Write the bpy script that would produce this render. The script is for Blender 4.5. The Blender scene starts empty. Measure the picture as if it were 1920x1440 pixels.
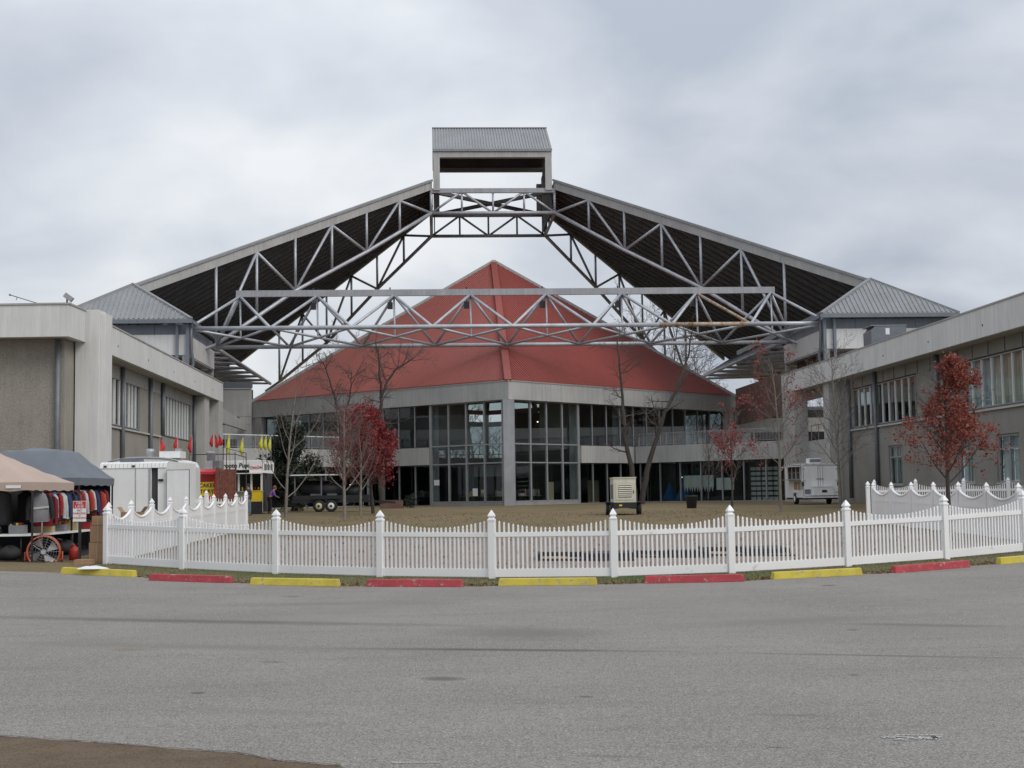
import bpy, math, random
from mathutils import Vector, Matrix
import numpy as np

# ------------------------------------------------------------------ scene, camera, light
SC = bpy.context.scene
COL = SC.collection
F_PX, PITCH, ROLL, CAM_H = 2651.6, 0.0761, -0.0152, 1.74

cam_data = bpy.data.cameras.new('camera')
cam_data.sensor_width = 36.0
cam_data.lens = 36.0 * F_PX / 1920.0
cam_data.clip_start, cam_data.clip_end = 0.1, 3000.0
cam = bpy.data.objects.new('camera', cam_data)
COL.objects.link(cam)
_r, _u = Vector((1, 0, 0)), Vector((0, -math.sin(PITCH), math.cos(PITCH)))
CAM_F = Vector((0, math.cos(PITCH), math.sin(PITCH)))
CAM_R = _r * math.cos(ROLL) + _u * math.sin(ROLL)
CAM_U = _u * math.cos(ROLL) - _r * math.sin(ROLL)
CAM_O = Vector((0, 0, CAM_H))
cam.matrix_world = Matrix(((CAM_R.x, CAM_U.x, -CAM_F.x, 0), (CAM_R.y, CAM_U.y, -CAM_F.y, 0),
                           (CAM_R.z, CAM_U.z, -CAM_F.z, CAM_H), (0, 0, 0, 1)))
SC.camera = cam

SUN_EL, SUN_AZ = math.radians(40), math.radians(128)      # azimuth clockwise from +Y (view direction)
sd = bpy.data.lights.new('sun', 'SUN')
sd.energy, sd.angle, sd.color = 1.5, math.radians(30), (1.0, 0.96, 0.9)
sun = bpy.data.objects.new('sun', sd)
COL.objects.link(sun)
sdir = Vector((math.sin(SUN_AZ) * math.cos(SUN_EL), math.cos(SUN_AZ) * math.cos(SUN_EL), math.sin(SUN_EL)))
sun.rotation_euler = (-sdir).to_track_quat('-Z', 'Y').to_euler()
sun.location = (30, -40, 60)

world = bpy.data.worlds.new('World')
SC.world = world
world.use_nodes = True
def build_world():
    nt = world.node_tree
    nt.nodes.clear()
    N, L = nt.nodes.new, nt.links.new
    out = N('ShaderNodeOutputWorld')
    mixs = N('ShaderNodeMixShader')
    bg1, bg2 = N('ShaderNodeBackground'), N('ShaderNodeBackground')
    sky = N('ShaderNodeTexSky')
    sky.sky_type = 'NISHITA'
    sky.sun_disc = False
    sky.sun_elevation, sky.sun_rotation = SUN_EL, SUN_AZ
    bg1.inputs[1].default_value = 0.09
    L(sky.outputs[0], bg1.inputs[0])
    tc = N('ShaderNodeTexCoord')
    sep = N('ShaderNodeSeparateXYZ')
    L(tc.outputs['Generated'], sep.inputs[0])
    def math_(op, a, b=None):
        m = N('ShaderNodeMath'); m.operation = op
        for i, v in enumerate((a, b)):
            if v is None: continue
            if isinstance(v, (int, float)): m.inputs[i].default_value = v
            else: L(v, m.inputs[i])
        return m.outputs[0]
    zc = math_('MAXIMUM', sep.outputs[2], 0.0)
    den = math_('ADD', zc, 0.42)
    cx = math_('DIVIDE', sep.outputs[0], den)
    cy = math_('DIVIDE', sep.outputs[1], den)
    comb = N('ShaderNodeCombineXYZ')
    L(cx, comb.inputs[0]); L(cy, comb.inputs[1])
    def noise(scale, detail, rough, loc, dist=0.0, sc=(1, 1, 1)):
        mp = N('ShaderNodeMapping')
        mp.inputs['Location'].default_value = loc
        mp.inputs['Scale'].default_value = sc
        L(comb.outputs[0], mp.inputs[0])
        n = N('ShaderNodeTexNoise')
        n.inputs['Scale'].default_value = scale
        n.inputs['Detail'].default_value = detail
        n.inputs['Roughness'].default_value = rough
        n.inputs['Distortion'].default_value = dist
        L(mp.outputs[0], n.inputs['Vector'])
        return n.outputs[0]
    big = noise(1.25, 4, 0.45, (3.1, 1.7, 0), 0.3)
    mid = noise(3.6, 6, 0.5, (7.3, 2.2, 4), 0.3)
    s = math_('ADD', math_('MULTIPLY', big, 0.6), math_('MULTIPLY', mid, 0.4))
    rp = N('ShaderNodeValToRGB')
    e = rp.color_ramp.elements
    e[0].position, e[0].color = 0.40, (0.44, 0.485, 0.565, 1)
    e[1].position, e[1].color = 0.62, (0.82, 0.845, 0.875, 1)
    m = rp.color_ramp.elements.new(0.5); m.color = (0.60, 0.64, 0.705, 1)
    L(s, rp.inputs[0])
    # overcast skies are brighter overhead than at the horizon (CIE overcast law, mild)
    g = math_('ADD', math_('MULTIPLY', zc, 0.75), 0.93)
    mul = N('ShaderNodeVectorMath'); mul.operation = 'SCALE'
    L(rp.outputs[0], mul.inputs[0]); L(g, mul.inputs['Scale'])
    L(mul.outputs[0], bg2.inputs[0])
    # a thin break in the cloud lets the blue through in places
    brk = noise(2.1, 4, 0.5, (1.3, 6.4, 2), 0.3)
    thin = N('ShaderNodeMapRange')
    thin.inputs[1].default_value, thin.inputs[2].default_value = 0.66, 0.78
    thin.inputs[3].default_value, thin.inputs[4].default_value = 0.95, 0.6
    L(brk, thin.inputs[0])
    L(thin.outputs[0], mixs.inputs[0])
    L(bg1.outputs[0], mixs.inputs[1]); L(bg2.outputs[0], mixs.inputs[2])
    L(mixs.outputs[0], out.inputs[0])
build_world()
SC.view_settings.view_transform = 'Standard'
SC.view_settings.look = 'None'
SC.view_settings.exposure = 0.0
SC.view_settings.gamma = 1.0
SC.view_settings.use_curve_mapping = False
SC.render.engine = 'CYCLES'
SC.cycles.max_bounces = 8
SC.cycles.transparent_max_bounces = 24

# ------------------------------------------------------------------ measuring helpers
def ray(px, py):
    d = CAM_R * ((px - 960) / F_PX) + CAM_U * ((720 - py) / F_PX) + CAM_F
    return d
def at(px, py, Y):                       # the point at distance Y whose bearing was measured
    d = ray(px, py)
    return CAM_O + d * (Y / d.y)
def hor(px):                             # eye level in the picture at column px
    return 720 + F_PX * math.tan(PITCH) - 0.0152 * (px - 960)
def clamp(v, a=0.0, b=1.0): return max(a, min(b, v))
def lerp(a, b, t): return a + (b - a) * t
def gz(X, Y):                            # height of the ground
    lat = 0.0016 * min(X * X, 220) * clamp((Y - 16) / 12) * clamp((75 - Y) / 35)
    return 0.70 * clamp((Y - 28) / 55) + lat
def gnd(px, py):
    d = ray(px, py)
    t0, t = 3.0, 3.0
    while t < 400:
        p = CAM_O + d * t
        if p.z <= gz(p.x, p.y): break
        t0 = t; t *= 1.01
    for _ in range(40):
        m = (t0 + t) / 2
        p = CAM_O + d * m
        if p.z <= gz(p.x, p.y): t = m
        else: t0 = m
    return CAM_O + d * t
YAW = 0.055
CX, CY = -1.83, 135.8
AX, AY = Vector((math.cos(YAW), math.sin(YAW), 0)), Vector((-math.sin(YAW), math.cos(YAW), 0))
def W(x, y, z):                          # the complex's own axes, origin under the cupola
    return Vector((CX, CY, 0)) + AX * x + AY * y + Vector((0, 0, z))
class Fac:                               # a facade: origin, direction along it, outward normal
    def __init__(s, o, u, n):
        s.o, s.u, s.n = Vector((o[0], o[1], 0)), Vector((u[0], u[1], 0)).normalized(), Vector((n[0], n[1], 0)).normalized()
    def p(s, a, z, d=0.0): return s.o + s.u * a + s.n * d + Vector((0, 0, z))
    def hit(s, px, py, d=0.0):
        r = ray(px, py); o = s.o + s.n * d
        t = (o - CAM_O).dot(s.n) / r.dot(s.n)
        q = CAM_O + r * t
        return (q - s.o).dot(s.u), q.z

# ------------------------------------------------------------------ mesh builder
class MB:
    def __init__(s): s.v, s.f, s.sm = [], [], []
    def add(s, vs, fs, smooth=False):
        b = len(s.v)
        s.v += [tuple(v) for v in vs]
        s.f += [tuple(i + b for i in f) for f in fs]
        s.sm += [smooth] * len(fs)
        return s
    def hexa(s, p):                      # p: bottom 4, top 4 (same winding)
        q = [Vector(v) for v in p]
        if (q[1] - q[0]).cross(q[3] - q[0]).dot(q[4] - q[0]) < 0: p = [p[0], p[3], p[2], p[1], p[4], p[7], p[6], p[5]]
        return s.add(p, [(3, 2, 1, 0), (4, 5, 6, 7), (0, 1, 5, 4), (1, 2, 6, 5), (2, 3, 7, 6), (3, 0, 4, 7)])
    def box(s, x0, x1, y0, y1, z0, z1):
        return s.hexa([(x0, y0, z0), (x1, y0, z0), (x1, y1, z0), (x0, y1, z0), (x0, y0, z1), (x1, y0, z1), (x1, y1, z1), (x0, y1, z1)])
    def wbox(s, x0, x1, y0, y1, z0, z1): # box in the complex's axes
        return s.hexa([W(x0, y0, z0), W(x1, y0, z0), W(x1, y1, z0), W(x0, y1, z0), W(x0, y0, z1), W(x1, y0, z1), W(x1, y1, z1), W(x0, y1, z1)])
    def fbox(s, F, a0, a1, z0, z1, d0, d1):
        return s.hexa([F.p(a0, z0, d0), F.p(a1, z0, d0), F.p(a1, z0, d1), F.p(a0, z0, d1), F.p(a0, z1, d0), F.p(a1, z1, d0), F.p(a1, z1, d1), F.p(a0, z1, d1)])
    def bar(s, p, q, w, h, up=(0, 0, 1)):
        p, q = Vector(p), Vector(q)
        d = (q - p).normalized(); u = Vector(up)
        if abs(d.dot(u)) > 0.98: u = Vector((0, 1, 0))
        a = d.cross(u).normalized() * (w / 2); b = a.cross(d).normalized() * (h / 2)
        return s.hexa([p - a - b, p + a - b, q + a - b, q - a - b, p - a + b, p + a + b, q + a + b, q - a + b])
    def tube(s, pts, rad, n=8, cap=True, smooth=True):
        pts = [Vector(p) for p in pts]
        if isinstance(rad, (int, float)): rad = [rad] * len(pts)
        vs, fs = [], []
        ref = None
        for i, p in enumerate(pts):
            d = (pts[min(i + 1, len(pts) - 1)] - pts[max(i - 1, 0)]).normalized()
            if ref is None:
                ref = Vector((1, 0, 0)) if abs(d.x) < 0.8 else Vector((0, 1, 0))
            a = (ref - d * ref.dot(d)).normalized(); b = d.cross(a); ref = a
            for k in range(n):
                t = 2 * math.pi * k / n
                vs.append(p + (a * math.cos(t) + b * math.sin(t)) * rad[i])
        for i in range(len(pts) - 1):
            for k in range(n):
                k2 = (k + 1) % n
                fs.append((i * n + k, i * n + k2, (i + 1) * n + k2, (i + 1) * n + k))
        m = len(fs)
        if cap:
            fs.append(tuple(range(n - 1, -1, -1))); fs.append(tuple(range((len(pts) - 1) * n, len(pts) * n)))
        s.add(vs, fs, smooth)
        if cap:
            s.sm[-1] = s.sm[-2] = False
        return s
    def lathe(s, c, prof, n=16, smooth=True, rot=0.0):     # prof: (radius, z)
        vs, fs = [], []
        for r, z in prof:
            for k in range(n):
                t = 2 * math.pi * k / n + rot
                vs.append((c[0] + r * math.cos(t), c[1] + r * math.sin(t), c[2] + z))
        for i in range(len(prof) - 1):
            for k in range(n):
                k2 = (k + 1) % n
                fs.append((i * n + k, i * n + k2, (i + 1) * n + k2, (i + 1) * n + k))
        fs.append(tuple(range(n - 1, -1, -1))); fs.append(tuple(range((len(prof) - 1) * n, len(prof) * n)))
        return s.add(vs, fs, smooth)
    def ball(s, c, r, n=10, m=6, sc=(1, 1, 1)):
        prof = [(math.sin(math.pi * i / m), -math.cos(math.pi * i / m)) for i in range(m + 1)]
        vs, fs = [], []
        for a, z in prof:
            for k in range(n):
                t = 2 * math.pi * k / n
                vs.append((c[0] + r * sc[0] * a * math.cos(t), c[1] + r * sc[1] * a * math.sin(t), c[2] + r * sc[2] * z))
        for i in range(m):
            for k in range(n):
                k2 = (k + 1) % n
                fs.append((i * n + k, i * n + k2, (i + 1) * n + k2, (i + 1) * n + k))
        return s.add(vs, fs, True)
    def slab(s, poly, t):                # polygon thickened by vector t
        n = len(poly); t = Vector(t)
        if sum(((Vector(poly[i]) - Vector(poly[0])).cross(Vector(poly[i + 1]) - Vector(poly[0])) for i in range(1, n - 1)), Vector()).dot(t) < 0: poly = list(poly)[::-1]
        vs = [Vector(p) for p in poly] + [Vector(p) + t for p in poly]
        fs = [tuple(range(n - 1, -1, -1)), tuple(range(n, 2 * n))] + [(i, (i + 1) % n, n + (i + 1) % n, n + i) for i in range(n)]
        return s.add(vs, fs)
    def grid(s, fn, nu, nv, smooth=True):
        vs = [fn(i / nu, j / nv) for j in range(nv + 1) for i in range(nu + 1)]
        fs = [(j * (nu + 1) + i, j * (nu + 1) + i + 1, (j + 1) * (nu + 1) + i + 1, (j + 1) * (nu + 1) + i) for j in range(nv) for i in range(nu)]
        return s.add(vs, fs, smooth)
    def mesh(s, name, mat=None, off=(0, 0, 0)):
        me = bpy.data.meshes.new(name)
        ox, oy, oz = off
        me.from_pydata([(v[0] - ox, v[1] - oy, v[2] - oz) for v in s.v], [], s.f)
        me.polygons.foreach_set('use_smooth', s.sm)
        if mat: me.materials.append(mat)
        me.update()
        return me
    def build(s, name, mat, parent=None, **tags):
        off = parent['_off'] if parent is not None and '_off' in parent else (0, 0, 0)
        o = bpy.data.objects.new(name, s.mesh(name, mat, off))
        COL.objects.link(o)
        if parent is not None:
            o.parent = parent
            o['_off'] = off
        for k, v in tags.items(): o[k] = v
        return o
def thing(name, label, cat, loc, group=None):
    o = bpy.data.objects.new(name, None)
    COL.objects.link(o)
    o.location = loc
    o.empty_display_size = 0.2
    o['label'] = label; o['category'] = cat; o['_off'] = tuple(loc)
    if group: o['group'] = group
    return o
def tag(o, label, cat, group=None):
    o['label'] = label; o['category'] = cat
    if group: o['group'] = group
    return o
def solo(mb, name, mat, label, cat, group=None):           # a thing that is one mesh; its origin moves to its base
    xs = [v[0] for v in mb.v]; ys = [v[1] for v in mb.v]; zs = [v[2] for v in mb.v]
    c = ((min(xs) + max(xs)) / 2, (min(ys) + max(ys)) / 2, min(zs))
    o = bpy.data.objects.new(name, mb.mesh(name, mat, c)); COL.objects.link(o); o.location = c
    o['_off'] = c
    return tag(o, label, cat, group)
def place(name, me, parent, loc, rz=0.0, sc=None):          # a piece that shares mesh data
    o = bpy.data.objects.new(name, me)
    COL.objects.link(o)
    off = parent['_off']
    o.parent = parent
    o.location = (loc[0] - off[0], loc[1] - off[1], loc[2] - off[2])
    o.rotation_euler = (0, 0, rz)
    if sc: o.scale = sc
    o['_off'] = off
    return o

# ------------------------------------------------------------------ materials
MATS = {}
def mat(name, col, rough=0.7, metal=0.0, var=0.12, scale=3.0, bump=0.0, bscale=40.0, speck=0.0, sscale=60.0, spec=0.5, streak=0.0, dirt=None, rand=0.0):
    if name in MATS: return MATS[name]
    m = bpy.data.materials.new(name); m.use_nodes = True
    nt = m.node_tree; N, L = nt.nodes.new, nt.links.new
    b = nt.nodes['Principled BSDF']
    b.inputs['Roughness'].default_value = rough
    b.inputs['Metallic'].default_value = metal
    b.inputs['Specular IOR Level'].default_value = spec
    geo = N('ShaderNodeNewGeometry')
    def noise(sc, det=4, vec=None, rgh=0.55):
        n = N('ShaderNodeTexNoise'); n.inputs['Scale'].default_value = sc; n.inputs['Detail'].default_value = det
        n.inputs['Roughness'].default_value = rgh
        L(vec or geo.outputs['Position'], n.inputs['Vector']); return n.outputs[0]
    def mapr(v, a, c):
        r = N('ShaderNodeMapRange'); r.inputs[1].default_value, r.inputs[2].default_value = 0.3, 0.7
        r.inputs[3].default_value, r.inputs[4].default_value = a, c
        L(v, r.inputs[0]); return r.outputs[0]
    def scale_col(c, f):
        q = N('ShaderNodeVectorMath'); q.operation = 'SCALE'
        if isinstance(c, tuple): q.inputs[0].default_value = c
        else: L(c, q.inputs[0])
        L(f, q.inputs['Scale']); return q.outputs[0]
    c = tuple(col[:3])
    if var: c = scale_col(c, mapr(noise(scale), 1 - var, 1 + var))
    if speck: c = scale_col(c, mapr(noise(sscale, 2), 1 - speck, 1 + speck))
    if streak:
        mp = N('ShaderNodeMapping'); mp.inputs['Scale'].default_value = (3.0, 3.0, 0.18)
        L(geo.outputs['Position'], mp.inputs[0])
        c = scale_col(c, mapr(noise(1.6, 5, mp.outputs[0], 0.65), 1 - streak, 1 + streak * 0.5))
    if rand:
        oi = N('ShaderNodeObjectInfo'); r = N('ShaderNodeMapRange'); r.inputs[3].default_value, r.inputs[4].default_value = 1 - rand, 1.0
        L(oi.outputs['Random'], r.inputs[0]); c = scale_col(c, r.outputs[0])
    if dirt:
        mx = N('ShaderNodeMix'); mx.data_type = 'RGBA'
        r = N('ShaderNodeMapRange'); r.inputs[1].default_value, r.inputs[2].default_value = dirt[1], dirt[1] + 0.1
        L(noise(dirt[2], 6, None, 0.65), r.inputs[0]); L(r.outputs[0], mx.inputs[0])
        if isinstance(c, tuple): mx.inputs[6].default_value = c + (1,)
        else: L(c, mx.inputs[6])
        mx.inputs[7].default_value = tuple(dirt[0]) + (1,)
        c = mx.outputs[2]
    if isinstance(c, tuple): b.inputs['Base Color'].default_value = c + (1,)
    else: L(c, b.inputs['Base Color'])
    if bump:
        bp = N('ShaderNodeBump'); bp.inputs['Strength'].default_value = bump; bp.inputs['Distance'].default_value = 0.02
        L(noise(bscale, 3), bp.inputs['Height']); L(bp.outputs[0], b.inputs['Normal'])
    MATS[name] = m
    return m
def glass(name, tint, refl=1.0):
    m = bpy.data.materials.new(name); m.use_nodes = True
    nt = m.node_tree; nt.nodes.clear(); N, L = nt.nodes.new, nt.links.new
    out = N('ShaderNodeOutputMaterial'); mx = N('ShaderNodeMixShader')
    tr, gl, fr = N('ShaderNodeBsdfTransparent'), N('ShaderNodeBsdfGlossy'), N('ShaderNodeFresnel')
    tr.inputs[0].default_value = tuple(tint) + (1,)
    gl.inputs[0].default_value = (refl, refl, refl, 1); gl.inputs['Roughness'].default_value = 0.02
    fr.inputs[0].default_value = 1.45
    ge = N('ShaderNodeNewGeometry'); q = N('ShaderNodeMath'); q.operation = 'SUBTRACT'; q.inputs[0].default_value = 1.0
    L(ge.outputs['Backfacing'], q.inputs[1]); w = N('ShaderNodeMath'); w.operation = 'MULTIPLY'
    L(fr.outputs[0], w.inputs[0]); L(q.outputs[0], w.inputs[1]); L(w.outputs[0], mx.inputs[0]); L(tr.outputs[0], mx.inputs[1]); L(gl.outputs[0], mx.inputs[2]); L(mx.outputs[0], out.inputs[0])
    return m

M_STEEL = mat('galvanised_steel', (0.42, 0.43, 0.46), 0.45, 0.3, 0.16, 1.3, streak=0.12)
M_STEELR = mat('rusty_steel', (0.40, 0.33, 0.27), 0.6, 0.3, 0.2, 2.0, dirt=((0.30, 0.15, 0.06), 0.5, 1.5))
M_BEAM = mat('grey_painted_steel', (0.34, 0.345, 0.36), 0.5, 0.2, 0.12, 1.0, streak=0.15)
M_FASC = mat('weathered_fascia_metal', (0.39, 0.385, 0.37), 0.55, 0.15, 0.10, 0.7, streak=0.16)
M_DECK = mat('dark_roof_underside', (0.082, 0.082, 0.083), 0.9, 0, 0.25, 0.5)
M_RAFT = mat('rafter_steel', (0.16, 0.159, 0.157), 0.8, 0.1, 0.2, 0.8)
M_ROOFM = mat('ribbed_roof_metal', (0.27, 0.275, 0.28), 0.5, 0.25, 0.10, 0.5, streak=0.14)
M_RED = mat('red_roof_metal', (0.275, 0.062, 0.048), 0.5, 0.0, 0.16, 0.13, speck=0.05, sscale=6)
M_REDRIB = mat('red_roof_rib', (0.25, 0.055, 0.043), 0.5, 0.0, 0.10, 0.2)
M_CONC = mat('painted_concrete_band', (0.45, 0.445, 0.43), 0.8, 0, 0.08, 0.5, 0.15, 30, streak=0.17)
M_CONCW = mat('pale_fascia_panel', (0.62, 0.615, 0.60), 0.75, 0, 0.06, 0.6, streak=0.15)
M_AGG = mat('exposed_aggregate', (0.285, 0.265, 0.23), 0.95, 0, 0.10, 0.6, 0.5, 25, speck=0.24, sscale=26, streak=0.10)
M_AGGR = mat('grey_aggregate', (0.25, 0.238, 0.215), 0.95, 0, 0.10, 0.6, 0.5, 25, speck=0.2, sscale=26, streak=0.12)
M_BLUEG = mat('blue_grey_panel', (0.165, 0.185, 0.21), 0.55, 0.1, 0.1, 0.6, streak=0.12)
M_PIPE = mat('grey_downpipe', (0.15, 0.16, 0.18), 0.5, 0.2, 0.12, 2)
M_ALU = mat('aluminium_frame', (0.36, 0.37, 0.38), 0.45, 0.4, 0.1, 2)
M_BROWN = mat('brown_balcony_wall', (0.15, 0.085, 0.065), 0.85, 0, 0.2, 1.5)
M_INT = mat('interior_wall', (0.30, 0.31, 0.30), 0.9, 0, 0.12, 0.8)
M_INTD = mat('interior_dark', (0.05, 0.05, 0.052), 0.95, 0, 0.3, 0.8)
M_GLASS = glass('window_glass', (0.80, 0.84, 0.83))
M_GLASSD = glass('tinted_glass', (0.62, 0.66, 0.66))
M_VINYL = mat('white_vinyl', (0.84, 0.835, 0.83), 0.4, 0, 0.04, 1.0, dirt=((0.58, 0.56, 0.51), 0.63, 4.5), rand=.05)
M_WHITE = mat('white_paint', (0.74, 0.74, 0.73), 0.45, 0, 0.06, 1.2, streak=0.08)
M_YEL = mat('yellow_kerb_paint', (0.54, 0.44, 0.06), 0.8, 0, 0.16, 4, 0.3, 60, dirt=((0.30, 0.28, 0.23), 0.565, 8))
M_REDP = mat('red_kerb_paint', (0.38, 0.05, 0.06), 0.8, 0, 0.18, 4, 0.3, 60, dirt=((0.42, 0.33, 0.31), 0.575, 10))
M_BLACK = mat('black_rubber', (0.018, 0.018, 0.019), 0.75, 0, 0.2, 4)
M_BLKM = mat('black_metal', (0.025, 0.025, 0.028), 0.5, 0.2, 0.25, 4)
M_CARD = mat('cardboard', (0.33, 0.21, 0.12), 0.9, 0, 0.12, 3)
M_RUSTL = mat('orange_paint', (0.55, 0.10, 0.03), 0.5, 0, 0.12, 4)
M_BARK = mat('bark', (0.055, 0.046, 0.04), 0.95, 0, 0.3, 6, 0.6, 25)
M_BARKL = mat('pale_bark', (0.20, 0.175, 0.15), 0.95, 0, 0.25, 6, 0.5, 25)
M_CHROME = mat('bright_metal', (0.6, 0.61, 0.62), 0.3, 0.9, 0.08, 3)
# ------------------------------------------------------------------ ground
STOPS = [((124, 1077.5), (242, 1083), 'y'), ((286, 1090), (428, 1094.5), 'r'), ((473, 1098), (632, 1101), 'y'),
         ((692, 1101.5), (863, 1102), 'r'), ((940, 1100), (1115, 1098.5), 'y'), ((1216, 1095.5), (1390, 1092), 'r'),
         ((1450, 1088), (1616, 1079.5), 'y'), ((1671, 1076.5), (1822.5, 1064.5), 'r'), ((1872.5, 1060), (2012, 1048), 'y')]
STOP_G = [(gnd(*a), gnd(*b), c) for a, b, c in STOPS]
_edge = sorted([(p.x, p.y + 0.22) for s in STOP_G for p in s[:2]])
EDGE = [(-60, _edge[0][1] + 6), (-16, _edge[0][1] + 1.2)] + _edge + [(60, _edge[-1][1] + 10)]
POSTS = [(200, 33.0), (342, 31.6), (516, 30.3), (710, 29.3), (918, 28.6), (1145, 28.3), (1363, 28.6), (1580, 29.4), (1763, 30.3), (1910, 31.4), (2040, 32.6)]
POST_P = []
for px, Y in POSTS:
    X = (px - 960) / F_PX * Y
    POST_P.append((X, Y))
def interp(tab, x):
    if x <= tab[0][0]: return tab[0][1]
    for (a, b), (c, d) in zip(tab, tab[1:]):
        if x <= c: return lerp(b, d, (x - a) / (c - a))
    return tab[-1][1]
def y_edge(x): return interp(EDGE, x) + 0.10 * math.sin(x * 2.3) + 0.06 * math.sin(x * 5.1 + 1)
def y_fence(x): return interp(POST_P, x)

def ground_material(name, build, rough=0.95, bump=0.4, bsc=18):
    m = bpy.data.materials.new(name); m.use_nodes = True
    nt = m.node_tree; N, L = nt.nodes.new, nt.links.new
    b = nt.nodes['Principled BSDF']; b.inputs['Roughness'].default_value = rough
    b.inputs['Specular IOR Level'].default_value = 0.1
    geo = N('ShaderNodeNewGeometry')
    class K: pass
    k = K(); k.pos = geo.outputs['Position']; k.nt = nt
    def noise(sc, det=4, rgh=0.55, sv=None, loc=(0, 0, 0)):
        v = k.pos
        mp = N('ShaderNodeMapping'); mp.inputs['Scale'].default_value = sv or (1, 1, 1); mp.inputs['Location'].default_value = loc
        L(v, mp.inputs[0])
        n = N('ShaderNodeTexNoise'); n.inputs['Scale'].default_value = sc; n.inputs['Detail'].default_value = det
        n.inputs['Roughness'].default_value = rgh; L(mp.outputs[0], n.inputs['Vector']); return n.outputs[0]
    def vor(sc):
        n = N('ShaderNodeTexVoronoi'); n.inputs['Scale'].default_value = sc; L(k.pos, n.inputs['Vector']); return n
    def rng(v, a, c, lo=0.0, hi=1.0):
        r = N('ShaderNodeMapRange'); r.inputs[1].default_value, r.inputs[2].default_value = a, c
        r.inputs[3].default_value, r.inputs[4].default_value = lo, hi; L(v, r.inputs[0]); return r.outputs[0]
    def mix(f, a, c):
        q = N('ShaderNodeMix'); q.data_type = 'RGBA'
        if isinstance(f, (int, float)): q.inputs[0].default_value = f
        else: L(f, q.inputs[0])
        for i, x in ((6, a), (7, c)):
            if isinstance(x, tuple): q.inputs[i].default_value = x + (1,)
            else: L(x, q.inputs[i])
        return q.outputs[2]
    def mth(op, a, c=None):
        q = N('ShaderNodeMath'); q.operation = op
        for i, x in enumerate((a, c)):
            if x is None: continue
            if isinstance(x, (int, float)): q.inputs[i].default_value = x
            else: L(x, q.inputs[i])
        return q.outputs[0]
    def spot(cx, cy, rx, ry, rot=0.0, soft=0.5, wob=0.6):     # a stain with its own outline
        mp = N('ShaderNodeMapping'); mp.vector_type = 'TEXTURE'
        mp.inputs['Location'].default_value = (cx, cy, 0); mp.inputs['Rotation'].default_value = (0, 0, rot)
        mp.inputs['Scale'].default_value = (rx, ry, 1000)
        L(k.pos, mp.inputs[0])
        ln = N('ShaderNodeVectorMath'); ln.operation = 'LENGTH'; L(mp.outputs[0], ln.inputs[0])
        d = mth('ADD', ln.outputs['Value'], mth('MULTIPLY', mth('SUBTRACT', noise(2.2, 4), 0.5), wob))
        return rng(d, 1.0 - soft, 1.0, 1.0, 0.0)
    k.noise, k.vor, k.rng, k.mix, k.mth, k.spot = noise, vor, rng, mix, mth, spot
    L(build(k), b.inputs['Base Color'])
    if bump:
        bp = N('ShaderNodeBump'); bp.inputs['Strength'].default_value = bump; bp.inputs['Distance'].default_value = 0.02
        L(noise(bsc, 3), bp.inputs['Height']); L(bp.outputs[0], b.inputs['Normal'])
    return m

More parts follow.
